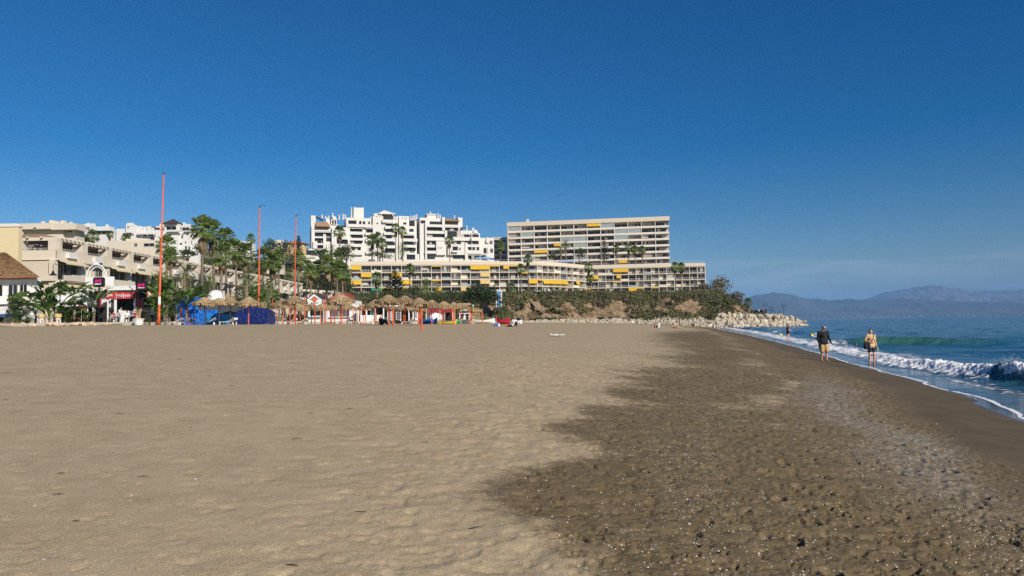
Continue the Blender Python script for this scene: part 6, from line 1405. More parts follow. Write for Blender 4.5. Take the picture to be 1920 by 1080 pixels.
# white stall row
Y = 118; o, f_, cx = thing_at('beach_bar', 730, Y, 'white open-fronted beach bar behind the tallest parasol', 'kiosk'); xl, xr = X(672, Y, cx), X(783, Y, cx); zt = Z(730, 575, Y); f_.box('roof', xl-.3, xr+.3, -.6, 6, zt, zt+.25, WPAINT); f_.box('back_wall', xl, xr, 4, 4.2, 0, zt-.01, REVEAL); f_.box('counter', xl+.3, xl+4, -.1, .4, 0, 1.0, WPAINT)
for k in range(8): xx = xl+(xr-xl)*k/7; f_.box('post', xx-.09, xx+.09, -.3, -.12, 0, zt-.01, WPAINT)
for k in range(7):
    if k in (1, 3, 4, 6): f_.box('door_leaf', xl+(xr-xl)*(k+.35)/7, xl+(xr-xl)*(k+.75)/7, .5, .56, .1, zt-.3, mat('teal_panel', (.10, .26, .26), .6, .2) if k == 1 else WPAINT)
    else: f_.box('shade', xl+(xr-xl)*(k+.1)/7, xl+(xr-xl)*(k+.9)/7, 2.5, 2.6, 0, zt-.05, DARKIN)  # dark sheets that paint the shade inside the bar
for k in range(6): f_.box('towel_stripe', X(749, Y, cx)-.2, X(749, Y, cx)+.25, -.34, -.31, .35+k*.34, .52+k*.34, mat('navy_stripe', (.03, .03, .09), .8))
# red canopy and white tent
Y = 116; o, f_, cx = thing_at('red_canopy', 824, Y, 'dark red canopy over white stalls right of the beach bar', 'canopy'); xl, xr = X(799, Y, cx), X(850, Y, cx); mb = MB(); zt = Z(824, 576, Y); mb.quad((xl, -.2, zt-.6), (xr, -.2, zt-.6), (xr, 1.2, zt), (xl, 1.2, zt)); mb.quad((xl, -.2, zt-.85), (xr, -.2, zt-.85), (xr, -.2, zt-.6), (xl, -.2, zt-.6)); mb.build('canvas', mat('dark_red_canvas', (.30, .03, .04), .8, .1), o)
for k in range(4): xx = xl+(xr-xl)*k/3; f_.box('post', xx-.05, xx+.05, -.2, -.1, 0, zt-.86, WPAINT)
f_.box('back_wall', xl, xr, 1.3, 1.5, 0, zt-.4, WPAINT); f_.box('doorway', xl+3, xl+3.9, 1.22, 1.29, 0, 1.8, DARKIN)
Y = 104; o, f_, cx = thing_at('white_tent', 816, Y, 'small white tent with a grey fly before the red canopy', 'tent'); mb = MB(); xl, xr = X(806, Y, cx), X(828, Y, cx); zt = Z(816, 586, Y); mb.poly([(xl, 0, 0), (xr, 0, 0), (xr-.1, .2, zt*.75), (0, .3, zt), (xl+.1, .2, zt*.7)]); mb.poly([(xl, 2, 0), (xl+.1, 1.8, zt*.7), (0, 1.7, zt), (xr-.1, 1.8, zt*.75), (xr, 2, 0)]); mb.quad((xl, 0, 0), (xl+.1, .2, zt*.7), (xl+.1, 1.8, zt*.7), (xl, 2, 0)); mb.quad((xr, 0, 0), (xr, 2, 0), (xr-.1, 1.8, zt*.75), (xr-.1, .2, zt*.75)); mb.build('cloth', WPAINT, o); mb = MB(); mb.quad((xl+.05, .15, zt*.72), (0, .25, zt+.04), (0, 1.75, zt+.04), (xl+.05, 1.85, zt*.72)); mb.quad((0, .25, zt+.04), (xr, .15, zt*.78), (xr, 1.85, zt*.78), (0, 1.75, zt+.04)); mb.build('fly', mat('grey_fly', (.13, .11, .11), .8), o)
# boats
def hull(name, px, Y, lpx, hgt, colm, deckm, lab, cat='boat', rz=0.0, wid=.75, z=None):
    p = at(px, 604, Y); L_ = lpx/FPX*Y; o = empty(name, (p.x, Y, z if z is not None else sand_at(p.x, Y)), rz, lab, cat); mb = MB(); n = 14; rows_ = []
    for i in range(n+1):
        f = i/n; x_ = -L_/2+L_*f; w_ = wid*math.sin(math.pi*min(1, max(0, f*.9+.09)))**.55*.5; sh = hgt*(.8+.35*abs(f*2-1)**2)
        rows_.append([(x_, -w_, sh), (x_, -w_*.85, sh*.45), (x_, -w_*.3, .03), (x_, w_*.3, .03), (x_, w_*.85, sh*.45), (x_, w_, sh)])
    for a, b2 in zip(rows_[:-1], rows_[1:]):
        for k in range(5): mb.quad(a[k], a[k+1], b2[k+1], b2[k])
    mb.poly([r_ for r_ in rows_[0]]); mb.poly([r_ for r_ in rows_[-1][::-1]]); mb.build('hull', colm, o)
    mb = MB()
    for a, b2 in zip(rows_[:-1], rows_[1:]): mb.quad(a[0], b2[0], b2[5], a[5]) if False else mb.quad((a[0][0], a[0][1]*.9, a[0][2]-.06), (b2[0][0], b2[0][1]*.9, b2[0][2]-.06), (b2[5][0], b2[5][1]*.9, b2[5][2]-.06), (a[5][0], a[5][1]*.9, a[5][2]-.06))
    mb.build('deck', deckm, o); mb = MB()
    for s_ in (0, 5): mb.tube([r_[s_] for r_ in rows_], .03, 5)
    mb.build('gunwale', deckm, o); mb = MB(); mb.box(-.1, .1, -wid*.4, wid*.4, hgt*.6, hgt*.68); mb.build('seat', deckm, o); return o
GRN = mat('green_gelcoat', (.02, .28, .10), .35, .1); YEL = mat('yellow_gelcoat', (.70, .50, .04), .35, .1); BLU = mat('blue_gelcoat', (.02, .11, .42), .4, .15); REDB = mat('crimson_cover', (.38, .015, .035), .5, .12, 3.)
hull('rowing_boat', 907, 112, 42, .75, WPAINT, GRN, 'white boat with green gunwale left of the red boat', wid=1.4); hull('rowing_boat', 943, 98, 27, .85, REDB, mat('dark_red_cover', (.26, .01, .03), .6), 'crimson covered boat beside the crouching person', wid=1.3); hull('rowing_boat', 972, 108, 14, .7, WPAINT, BLU, 'small white boat with blue top right of the crouching person', wid=1.2)
hull('kayak', 838, 96, 36, .35, YEL, YEL, 'yellow kayak on the sand under the right parasols'); hull('kayak', 845, 102, 44, .45, GRN, GRN, 'green kayak behind the yellow one'); hull('kayak', 868, 106, 26, .55, WPAINT, WPAINT, 'white kayak right of the yellow one'); hull('kayak', 842, 108, 50, .62, WPAINT, GRN, 'white and green kayak at the back of the kayak row')
hull('pedal_boat', 798, 94, 26, .70, BLU, BLU, 'blue covered pedal boat right of the closest red post', wid=1.5); hull('pedal_boat', 812, 100, 16, .75, BLU, mat('light_blue_gelcoat', (.10, .33, .60), .4), 'light blue pedal boat before the white tent', wid=1.4)
Y = 112; o, f_, cx = thing_at('white_stall', 872, Y, 'white stall with dark windows and two round holes beside the ficus', 'kiosk'); xl, xr = X(861, Y, cx), X(881, Y, cx); zt = Z(872, 587, Y); f_.box('wall', xl, xr, 0, 2, 0, zt, WPAINT); f_.box('window', xl+.15, -.08, -.05, -.01, zt*.55, zt*.9, DARKIN); f_.box('window', .08, xr-.15, -.05, -.01, zt*.55, zt*.9, DARKIN); f_.box('sign', xl+.1, xr-.2, .2, .3, zt+.35, zt+1.0, mat('pale_sign', (.62, .6, .62), .6)); f_.box('roof', xl-.2, xr+.1, .0, 1.5, zt+1.2, zt+1.5, THATCH); f_.box('post', xl+.05, xl+.15, .12, .2, zt+.01, zt+1.19, PINKR); f_.box('post', xr-.25, xr-.15, .12, .2, zt+.01, zt+1.19, PINKR)
for k in (-.45, .35): mb = MB(); disc(mb, k, zt*.27, .26, -.03, 16); mb.build('round_hole', DARKIN, o)
Y = 104; o, f_, cx = thing_at('beach_shower', 890, Y, 'orange and white beach frame with thatched strip beside the ficus', 'frame'); o.location.z = sand_at(cx, Y); z0_ = o.location.z
for px in (881, 884.5, 904): f_.box('post', X(px, Y, cx)-.06, X(px, Y, cx)+.06, -.06, .06, 0, Z(px, 580 if px < 900 else 585, Y, z0_), ORANGE)
f_.box('crossbar', X(881, Y, cx), X(904, Y, cx), -.05, .05, Z(890, 586, Y, z0_), Z(890, 584.7, Y, z0_), ORANGE); f_.box('thatch_strip', X(886, Y, cx), X(904, Y, cx), -.4, .4, Z(890, 584.6, Y, z0_), Z(890, 580.5, Y, z0_), THATCH); f_.box('lamp', X(887, Y, cx)-.12, X(887, Y, cx)+.12, -.1, .1, Z(887, 573, Y, z0_), Z(887, 571.5, Y, z0_), WPAINT); f_.box('lamp_post', X(887, Y, cx)-.05, X(887, Y, cx)+.05, .42, .5, 0, Z(887, 573, Y, z0_), CREAMW)
# blue doorway tower below the flats
Y = 208; o, f_, cx = thing_at('stair_tower', 936, Y, 'white stair doorway with a blue panel on the slope below the flats', 'doorway', 4); f_.box('frame', X(930, Y, cx), X(941.5, Y, cx), 0, 1.2, Z(936, 575, Y, 4), Z(936, 543, Y, 4), CREAM2); f_.box('panel', X(932, Y, cx), X(939.5, Y, cx), -.06, -.01, Z(936, 575, Y, 4), Z(936, 546, Y, 4), mat('sky_blue_panel', (.10, .24, .52), .5, .08))
# ---------------------------------------------------------------- left: restaurants
Y = 102; p = at(34, 475, Y); o = empty('blank_house', (p.x-9, Y, 3.1), 0, 'house with a blank pale yellow wall at the left edge', 'house'); f_ = Fr(o); zt = at(34, 425, Y).z-3.1; YW = mat('pale_yellow_render', (.68, .56, .34), .9, .05, .4); f_.box('wall', -10, 9, 0, .8, 0, zt, YW); f_.box('coping', -10.1, 9.12, -.12, .9, zt+.001, zt+.15, CREAM2)
Y = 84; p = at(77, 520, Y); o = empty('tiled_house', (p.x, Y, 3.1), 0, 'white two-storey restaurant house with a mossy tiled roof at the left edge', 'house'); f_ = Fr(o); ze = at(77, 520, Y).z-3.1; zr = at(10, 474, Y+4.5).z-3.1; MOSS = mat('mossy_tile', (.24, .125, .055), .9, .4, 2.5, .6, 20., col2=(.33, .21, .10)); mb = MB(); xl = -14.0
tiled(mb, (xl, -.5, ze), (.1, -.5, ze), (-7.2, 4.5, zr), (xl, 4.5, zr), 52, .10); tiled(mb, (.1, -.5, ze), (-8.6, 9.5, ze), (-7.2, 4.5, zr), (-7.2, 4.5, zr), 30, .08); mb.quad((xl, -.5, ze-.02), (xl, 9, ze-.02), (-8.6, 9, ze-.02), (.1, -.5, ze-.02)); mb.build('roof', MOSS, o)
mb = MB()
for i in range(60): xx = xl+(14.1)*i/60; mb.box(xx, xx+.12, -.62, -.50, ze-.06, ze+.06)
mb.build('eaves_tiles', mat('red_clay', (.40, .12, .07), .9, .2), o); f_.box('wall', xl, -.9, .5, 1.4, 0, ze-.05, WPAINT); f_.box('fascia', xl, -.7, .30, .49, ze-.55, ze-.2, WPAINT); f_.box('balcony', xl, -.8, -.6, -.45, ze-3.0, ze-2.1, WPAINT); f_.box('balcony_floor', xl, -.8, -.449, .49, ze-3.0, ze-2.85, WPAINT)
for (x0, x1) in ((-4.0, -2.9), (-2.7, -1.8), (-6.5, -4.6), (-9, -7)): window(f_, x0, x1, ze-2.1, ze-.7, .42, 2)
f_.box('balcony_panel', -3.4, -1.0, -.66, -.61, ze-2.95, ze-2.3, CREAM)
STR = mat('white_canvas', (.72, .71, .69), .8, .08, 3.); awning(f_, xl, -5.0, .48, ze-3.05, .7, 2.2, STR, .5); awning(f_, -4.9, -.9, .48, ze-3.05, .7, 2.2, STR, .5); f_.box('blue_valance', xl, -1.2, -1.9, -1.85, ze-4.45, ze-4.15, mat('blue_canvas', (.03, .10, .34), .8, .1)); f_.box('shopfront', xl, -3.5, -1.2, -1.1, 0, ze-4.2, DARKIN); f_.box('white_wall', -3.4, -.9, -1.1, .4, 0, ze-4.3, WPAINT)
for k in range(5): f_.box('door_frame', -4.2-k*1.6-.05, -4.2-k*1.6+.05, -1.3, -1.21, 0, ze-4.4, BLACKM)
# white canopied restaurant between the house and the red sign
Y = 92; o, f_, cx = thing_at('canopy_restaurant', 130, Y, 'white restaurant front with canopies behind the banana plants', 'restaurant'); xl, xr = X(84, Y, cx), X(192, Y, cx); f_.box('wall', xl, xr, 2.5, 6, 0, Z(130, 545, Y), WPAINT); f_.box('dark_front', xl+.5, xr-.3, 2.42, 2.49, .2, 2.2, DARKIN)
for k in range(4): awning(f_, xl+k*(xr-xl)/4+.1, xl+(k+1)*(xr-xl)/4-.1, 2.4, Z(130, 560, Y), .6, 2.2, STR, .35)
f_.box('terrace_canopy', X(146, Y, cx), X(185, Y, cx), -1.2, 2.2, Z(160, 545, Y), Z(160, 543.5, Y), WPAINT); f_.box('canopy_back_panel', X(148, Y, cx), X(183, Y, cx), 1.9, 1.98, Z(160, 556, Y), Z(160, 545.1, Y), mat('dark_brown_panel', (.09, .07, .06), .9))  # thin dark brown panel across the back, just below the canopy
for px in (146.5, 162, 184): f_.box('post', X(px, Y, cx)-.06, X(px, Y, cx)+.06, -1.15, -1.03, 0, Z(160, 545.1, Y), WPAINT)
Y = 88; o, f_, cx = thing_at('arch_sign', 182, Y, 'white arch with a white sign panel over the restaurant entrance', 'sign'); mb = MB(); pts = [(X(160.5, Y, cx), 0, Z(160, 520, Y))]+[(X(180, Y, cx)-math.cos(a_)*18/FPX*Y, 0, Z(180, 518, Y)+math.sin(a_)*22/FPX*Y) for a_ in np.linspace(.15, 2.99, 16)]+[(X(199, Y, cx), 0, Z(199, 520, Y))]; mb.tube(pts, .08, 6); mb.build('arch', WPAINT, o); pts2 = [(p_[0]*.82, .12, p_[2]-.25) for p_ in pts]; mb = MB(); mb.tube(pts2, .07, 6); mb.build('inner_arch', WPAINT, o); f_.box('sign_panel', X(160, Y, cx), X(213, Y, cx), -.1, .1, Z(190, 536, Y), Z(190, 519, Y), WPAINT); f_.box('crest', X(176, Y, cx), X(184, Y, cx), -.18, .18, Z(180, 497, Y), Z(180, 491.5, Y), WPAINT)
for px in (162, 211): f_.box('post', X(px, Y, cx)-.08, X(px, Y, cx)+.08, .12, .26, 0, Z(190, 520, Y), WPAINT)
MAG = mat('magenta_letter', (.62, .012, .16), .5, .05); SIGNB = mat('black_sign', (.015, .013, .018), .5, .1)
def msign(px0, px1, y0, y1, Y, lab):
    o, f_, cx = thing_at('letter_sign', (px0+px1)/2, Y, lab, 'sign'); xl, xr = X(px0, Y, cx), X(px1, Y, cx); zb, zt = Z(px0, y1, Y), Z(px0, y0, Y); w_ = xr-xl; h_ = zt-zb; mb = MB(); r_ = w_*.13; mb.poly([(xl+(r_ if False else 0)+dx, 0, zb+dz) for dx, dz in ((r_, 0), (w_-r_, 0), (w_, r_), (w_, h_*.45), (w_*.96, h_*.5), (w_, h_*.55), (w_, h_-r_), (w_-r_, h_), (r_, h_), (0, h_-r_), (0, h_*.55), (w_*.04, h_*.5), (0, h_*.45), (0, r_))])
    mb.poly([(v_[0], .25, v_[2]) for v_ in mb.v[::-1]]); n = 14
    for i in range(n): j = (i+1) % n; a_, b2 = mb.v[i], mb.v[j]; mb.quad((a_[0], .25, a_[2]), (b2[0], .25, b2[2]), b2, a_)
    mb.build('panel', SIGNB, o)
    mb = MB(); x0, x1 = xl+w_*.2, xr-w_*.25; z0, z1 = zb+h_*.36, zt-h_*.2; t_ = (x1-x0)*.24; xm = (x0+x1)/2
    mb.poly([(x0, -.01, z0), (x0+t_, -.01, z0), (x0+t_, -.01, z1-.15), (x0+t_*.9, -.01, z1), (x0, -.01, z1)]); mb.poly([(x1-t_, -.01, z0), (x1, -.01, z0), (x1, -.01, z1), (x1-t_*.9, -.01, z1), (x1-t_, -.01, z1-.15)])
    mb.poly([(x0+t_*.9, -.012, z1), (x0+t_*.2, -.012, z1), (xm-t_*.45, -.012, z0+.12*h_), (xm, -.012, z0+.2*h_), (xm, -.012, z0+.32*h_)]); mb.poly([(x1-t_*.2, -.012, z1), (x1-t_*.9, -.012, z1), (xm, -.012, z0+.32*h_), (xm, -.012, z0+.2*h_), (xm+t_*.45, -.012, z0+.12*h_)])
    mb.build('letter_m', MAG, o); mb = MB(); mb.poly([(x0-.05, -.013, z0-.12*h_), (x1, -.013, z0-.08*h_), (x1, -.013, z0-.02*h_), (x0+t_, -.013, z0+.02*h_), (x0-.03, -.013, z0-.02*h_)]); mb.build('script_line', WPAINT, o); f_.box('post', -.06, .06, .08, .2, 0, zb+.01, BLACKM); return o
msign(173.5, 194.5, 520, 538.5, 85, 'left black sign with a magenta letter M above the plants'); msign(254, 276, 528, 545.5, 84, 'right black sign with a magenta letter M above the red restaurant')
# red restaurant
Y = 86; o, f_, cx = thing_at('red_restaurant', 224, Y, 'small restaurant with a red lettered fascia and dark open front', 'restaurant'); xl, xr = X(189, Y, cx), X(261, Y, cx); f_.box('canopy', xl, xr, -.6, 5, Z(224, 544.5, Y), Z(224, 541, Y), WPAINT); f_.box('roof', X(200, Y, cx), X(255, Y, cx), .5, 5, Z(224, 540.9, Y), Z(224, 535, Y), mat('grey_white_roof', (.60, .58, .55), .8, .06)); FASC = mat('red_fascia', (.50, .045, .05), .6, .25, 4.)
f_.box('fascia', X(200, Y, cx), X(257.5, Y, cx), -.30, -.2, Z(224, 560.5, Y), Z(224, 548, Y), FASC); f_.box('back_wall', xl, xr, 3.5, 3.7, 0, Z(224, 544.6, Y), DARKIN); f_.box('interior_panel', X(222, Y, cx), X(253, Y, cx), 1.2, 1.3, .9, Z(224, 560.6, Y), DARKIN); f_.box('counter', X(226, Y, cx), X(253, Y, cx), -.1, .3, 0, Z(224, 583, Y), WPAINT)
for px, w_ in ((203.5, .06), (217.5, .13), (254, .10)): f_.box('post', X(px, Y, cx)-w_, X(px, Y, cx)+w_, -.19, -.05, 0, Z(224, 560.6, Y), WPAINT)
f_.box('red_panel', X(256, Y, cx), X(270, Y, cx), -.1, 0, Z(260, 578, Y), Z(260, 561, Y), REDP); f_.box('red_panel', X(182, Y, cx), X(190, Y, cx), -.1, 0, Z(185, 575, Y), Z(185, 560, Y), REDP); f_.box('window_box', X(206, Y, cx), X(216, Y, cx), .2, .3, 1.0, Z(210, 561, Y), mat('green_grey_glass', (.05, .08, .08), .2)); f_.box('menu_board', X(265, Y, cx)-.25, X(265, Y, cx)+.25, -.4, -.33, .5, 1.6, mat('orange_menu', (.62, .28, .15), .7, .2))
mb = MB(); tr_ = random.Random(2); zc = Z(224, 554.5, Y); x_ = X(203, Y, cx)
def scribble(mb, x_, n_, w_, h_, zc, y):
    pts = []
    for i in range(n_*6):
        t_ = i/6; pts.append((x_+t_*w_+.35*w_*math.sin(t_*6.283), y, zc+h_*math.cos(t_*6.283)*(1.6 if int(t_) in (0, 4) else .8)))
    mb.tube(pts, .035, 4)
scribble(mb, X(203, Y, cx), 4, .17, .13, zc+.05, -.33); scribble(mb, X(219, Y, cx), 10, .21, .15, zc-.03, -.33); mb.build('script_lettering', WPAINT, o)
# poster sign and black kiosk
Y = 83; o, f_, cx = thing_at('poster_kiosk', 276, Y, 'black kiosk with an orange-red poster panel beside the left flagpole', 'kiosk'); f_.box('frame', X(257, Y, cx), X(297, Y, cx), .1, 1.8, Z(276, 544, Y), Z(276, 540, Y), BLACKM); f_.box('back_panel', X(258, Y, cx), X(291, Y, cx), 1.4, 1.5, 0, Z(276, 544.1, Y), DARKIN); pan = f_.box('poster', X(275.5, Y, cx), X(297, Y, cx), -.02, .06, Z(276, 557, Y), Z(276, 545.5, Y), mat('orange_red_panel', (.60, .10, .05), .6, .1))
mb = MB(); xl, xr = X(278, Y, cx), X(291, Y, cx); mb.quad((xl, -.04, Z(276, 556, Y)), (xr, -.04, Z(276, 556, Y)), (xr, -.04, Z(276, 545.5, Y)), (xl, -.04, Z(276, 545.5, Y))); mb.build('white_panel', WPAINT, o); mb = MB(); disc(mb, (xl+xr)/2, Z(276, 550, Y), .17, -.05, 16); mb.build('poster_disc', mat('emblem_orange', (.75, .18, .04), .6), o); mb = MB(); mb.poly([((xl+xr)/2-.24, -.052, Z(276, 553.5, Y)), ((xl+xr)/2+.24, -.052, Z(276, 553.5, Y)), ((xl+xr)/2+.16, -.052, Z(276, 555, Y)), ((xl+xr)/2-.16, -.052, Z(276, 555, Y))]); mb.build('poster_hull', BLACKM, o)
for px in (258, 290): f_.box('post', X(px, Y, cx)-.07, X(px, Y, cx)+.07, .1, .24, 0, Z(276, 544.1, Y), BLACKM)
# planter, urns, pot
Y = 78; o, f_, cx = thing_at('wooden_planter', 149, Y, 'brown wooden planter box behind the low plants', 'planter'); f_.box('rail', X(137, Y, cx), X(161, Y, cx), -.3, .3, Z(149, 579, Y), Z(149, 574, Y), mat('brown_wood', (.26, .12, .05), .7, .25)); [f_.box('leg', X(px, Y, cx)-.05, X(px, Y, cx)+.05, -.25, .25, 0, Z(149, 579.1, Y), mat('brown_wood', (.26, .12, .05), .7, .25)) for px in (138, 149, 160)]
URN = mat('yellow_stone', (.62, .46, .20), .85, .15, 4.); URNW = mat('white_stone', (.72, .68, .58), .85, .1, 4.)
for px, lab in ((78, 'left yellow stone urn on white legs by the boulders'), (109, 'right yellow stone urn on white legs by the boulders')):
    p = at(px, 604, 74.2); o = empty('stone_urn', (p.x, 74.2, 3.08), 0, lab, 'urn', 'stone urns on the promenade edge'); mb = MB(); mb.lathe([(.16, 0), (.30, .08), (.36, .22), (.30, .36), (.36, .42), (.30, .44), (.24, .40)], 16); mb.build('bowl', URN, o, (0, 0, .55), smooth=True); mb = MB(); mb.lathe([(.22, .40), (.26, .48), (.18, .56)], 12); mb.build('collar', URNW, o)
    for k in range(3): mb = MB(); a_ = k*2.09+.5; mb.lathe([(.09, 0), (.06, .18), (.09, .42)], 8); mb.build('leg', URNW, o, (math.cos(a_)*.17, math.sin(a_)*.17, 0))
p = at(260, 608, 73.2); o = empty('white_pot', (p.x, 73.2, sand_at(p.x, 73.2)), 0, 'large white banded pot on the sand edge', 'plant pot'); mb = MB(); mb.lathe([(.33, 0), (.36, .03), (.42, .24), (.40, .26), (.44, .42), (.42, .44), (.52, .58), (.52, .64), (.46, .64), (.44, .54)], 24); mb.build('bowl', WPAINT, o, smooth=False); mb = MB(); mb.lathe([(.44, 0), (.3, .04), (.02, .06)], 16); mb.build('soil', DARKIN, o, (0, 0, .53))
mb = MB()
for k in range(26): 
    a_ = k*.7; mb.tube([(0, 0, 0), (math.cos(a_)*.15, math.sin(a_)*.15, .5+.03*(k % 5)), (math.cos(a_)*.3, math.sin(a_)*.3, .95+.05*(k % 7))], [.02, .012, .004], 4)
mb.build('dry_stems', CREAMW, o, (0, 0, .55))
o = empty('wooden_step', (at(10, 602, 74).x, 74, 3.0), 0, 'low wooden deck edge before the dark restaurant front', 'step'); f_ = Fr(o); [f_.box('plank', -3, 1.3, k*.22, k*.22+.2, 0, .28, mat('brown_wood', (.26, .12, .05), .7, .25)) for k in range(4)]
# boulders along the edge
PINKL = mat('pinkish_limestone', (.55, .42, .29), .9, .2, 2., .4, 6., randv=.16); EB = [boulder_mesh(s_+40, PINKL, .7) for s_ in range(6)]; br = random.Random(6)
xs_ = sorted([br.uniform(2, 215) for _ in range(39)])
ONES = ['', 'first', 'second', 'third', 'fourth', 'fifth', 'sixth', 'seventh', 'eighth', 'ninth', 'tenth', 'eleventh', 'twelfth', 'thirteenth', 'fourteenth', 'fifteenth', 'sixteenth', 'seventeenth', 'eighteenth', 'nineteenth']
def ordinal(n): return ONES[n] if n < 20 else ({20: 'twentieth', 30: 'thirtieth'}[n] if n % 10 == 0 else {2: 'twenty', 3: 'thirty'}[n//10]+'-'+ONES[n % 10])
def edge_label(i): n = len(xs_); return (ordinal(i+1)+' pinkish boulder from the left in the promenade edging') if i < n//2 else (ordinal(n-i)+' pinkish boulder from the right in the promenade edging')
for i, px in enumerate(xs_):
    Y = 73+br.uniform(-.5, .7); p = at(px, 606, Y); s_ = br.uniform(.22, .46)*(1 if px < 180 else .7)
    tag(link('boulder', EB[br.randrange(6)], None, (p.x, Y, sand_at(p.x, Y)+s_*.35), (br.uniform(-.3, .3), br.uniform(-.3, .3), br.uniform(0, 6)), (s_*br.uniform(1, 1.4), s_, s_)), edge_label(i), 'boulder', 'boulders edging the promenade')
mb = MB(); p0 = at(-5, 606, 74.0); p1 = at(285, 606, 76); mb.box(p0.x-8, p1.x, 73.9, 74.3, 2.0, 3.16); tag(mb.build('promenade_kerb', mat('kerb_stone', (.45, .40, .33), .9, .12)), 'low stone kerb behind the row of boulders', 'kerb')
# bell lamps
def bell_lamp(px, yt, yb, Y, arm, lab, s_=1.0):
    b_ = at(px, yb, Y); zg = 3.1; h_ = at(px, yt, Y).z-zg; o = empty('bell_lamp', (b_.x, Y, zg), 0, lab, 'street lamp', 'double bell lamps on the promenade'); mb = MB(); mb.tube([(0, 0, 0), (0, 0, .5), (0, 0, .51), (0, 0, h_)], [.10, .09, .06, .045], 8); mb.build('post', BLACKM, o); mb = MB()
    for sg in (-1, 1): mb.tube([(0, 0, h_*.86), (sg*arm*.35, 0, h_*.97), (sg*arm*.75, 0, h_), (sg*arm, 0, h_*.97), (sg*arm, 0, h_-.75*s_)], .03, 6)
    mb.build('arms', BLACKM, o)
    for sg in (-1, 1): mb = MB(); mb.lathe([(.05*s_, .55*s_), (.10*s_, .40*s_), (.18*s_, .2*s_), (.40*s_, .04*s_), (.42*s_, 0), (.36*s_, .0)], 14); mb.build('shade', BLACKM, o, (sg*arm, 0, h_-1.28*s_), smooth=True)
    return o
bell_lamp(112, 494, 600, 80, .80, 'double bell lamp rising over the banana plants at the left'); bell_lamp(432, 527, 600, 100, .82, 'double bell lamp over the third parasol, against the beige wall'); bell_lamp(565, 542, 600, 118, .6, 'double bell lamp beside the gabled kiosk', .8)
# far promenade: lamps, kiosk, mast
def far_lamp(px, yt, yb, Y, lab):
    b_ = at(px, yb, Y); h_ = at(px, yt, Y).z-b_.z; o = empty('pier_lamp', (b_.x, Y, b_.z), 0, lab, 'street lamp', 'double lamps at the end of the breakwater'); mb = MB(); mb.tube([(0, 0, -.4), (0, 0, h_)], [.08, .05], 6); mb.tube([(-.62, 0, h_-.5), (-.58, 0, h_), (.58, 0, h_), (.62, 0, h_-.5)], .05, 5); mb.build('post', BLACKM, o)
    for sg in (-1, 1): mb = MB(); mb.lathe([(.06, .4), (.16, .2), (.26, 0)], 8); mb.build('shade', BLACKM, o, (sg*.62, 0, h_-.85))
far_lamp(1435, 569.5, 587, 268, 'leftmost double lamp above the breakwater'); far_lamp(1446, 573.5, 588, 285, 'middle double lamp above the breakwater, a little lower'); far_lamp(1469.5, 571, 588, 272, 'rightmost double lamp near the end of the breakwater')
p = at(1428, 588, 276); o = empty('pier_kiosk', (p.x, 276, p.z-.3), 0, 'low dark flat-roofed kiosk on the breakwater', 'kiosk'); f_ = Fr(o); f_.box('roof', -4.2, 3.6, -1.5, 1.5, 1.45, 1.7, BLACKM); f_.box('wall', -4, 1.4, -.8, 1.2, 0, 1.44, DARKIN); [f_.box('post', xx-.06, xx+.06, -1.3, -1.2, 0, 1.44, BLACKM) for xx in (-3.8, -1, 1.6, 3.3)]
p = at(1350, 560, 282); o = empty('floodlight_mast', (p.x, 282, p.z-1), 0, 'mast with tilted floodlights on the tip of the cliff', 'mast'); h_ = at(1352, 524, 282).z-p.z+1; mb = MB(); mb.tube([(0, 0, 0), (.2, 0, h_)], [.07, .05], 6); mb.build('pole', BLACKM, o)
for k in range(4): mb = MB(); mb.box(-.35, .35, -.1, .1, -.22, .22); mb.build('floodlight', BLACKM, o, (.1+(k-1.2)*.32, 0, h_-1.7+k*.55), (0, -.5, 0)); mb = MB(); mb.tube([(.15, 0, h_-1.6+k*.5), (.1+(k-1.2)*.32, 0, h_-1.7+k*.55)], .04, 5); mb.build('bracket', BLACKM, o)
# blue and white shades on the roof terrace of the flats
for (px, py, w_, Y, lab, c) in ((905, 482, 26, 318, 'pale blue sunshade on the roof terrace below the white building', (.18, .40, .62)), (922, 484, 10, 317, 'strong blue sunshade on the roof terrace', (.02, .10, .48)), (1060, 488, 30, 334, 'blue and white striped sunshade on the roof terrace below the slab', (.28, .38, .66))):
    p = at(px, py, Y); o = empty('roof_sunshade', (p.x, Y, p.z-2.0), 0, lab, 'sunshade'); ww = w_/FPX*Y/2; mb = MB(); mb.quad((-ww, -1, 1.7), (ww, -1, 1.7), (ww, 1, 2.1), (-ww, 1, 2.1)); mb.quad((-ww, -1.01, 1.2), (ww, -1.01, 1.2), (ww, -1, 1.7), (-ww, -1, 1.7)); mb.build('canvas', mat('shade_%d' % px, c, .8, .3, 2.), o); f_ = Fr(o); [f_.box('post', xx-.05, xx+.05, -.9, -.8, 0, 1.75, WPAINT) for xx in (-ww+.1, ww-.1)]
# buoys
for px, py, lab in ((1463.5, 622.5, 'left one of two yellow buoys on the water'), (1522, 624, 'right one of two yellow buoys on the water')):
    Yb = 105 if px < 1500 else 98; p = at(px, py, Yb); o = empty('buoy', (p.x, Yb, .05), 0, lab, 'buoy', 'yellow swimming buoys'); mb = MB(); mb.lathe([(.03, -.2)]+[(.26*math.cos(t_), .26*math.sin(t_)+.04) for t_ in np.linspace(-1.2, 1.45, 12)], 16); mb.build('float', mat('yellow_buoy', (.75, .58, .10), .45, .08), o, smooth=True); mb = MB(); mb.lathe([(.05, 0), (.05, .1), (.08, .12)], 8); mb.build('ring', YEL, o, (0, 0, .27))
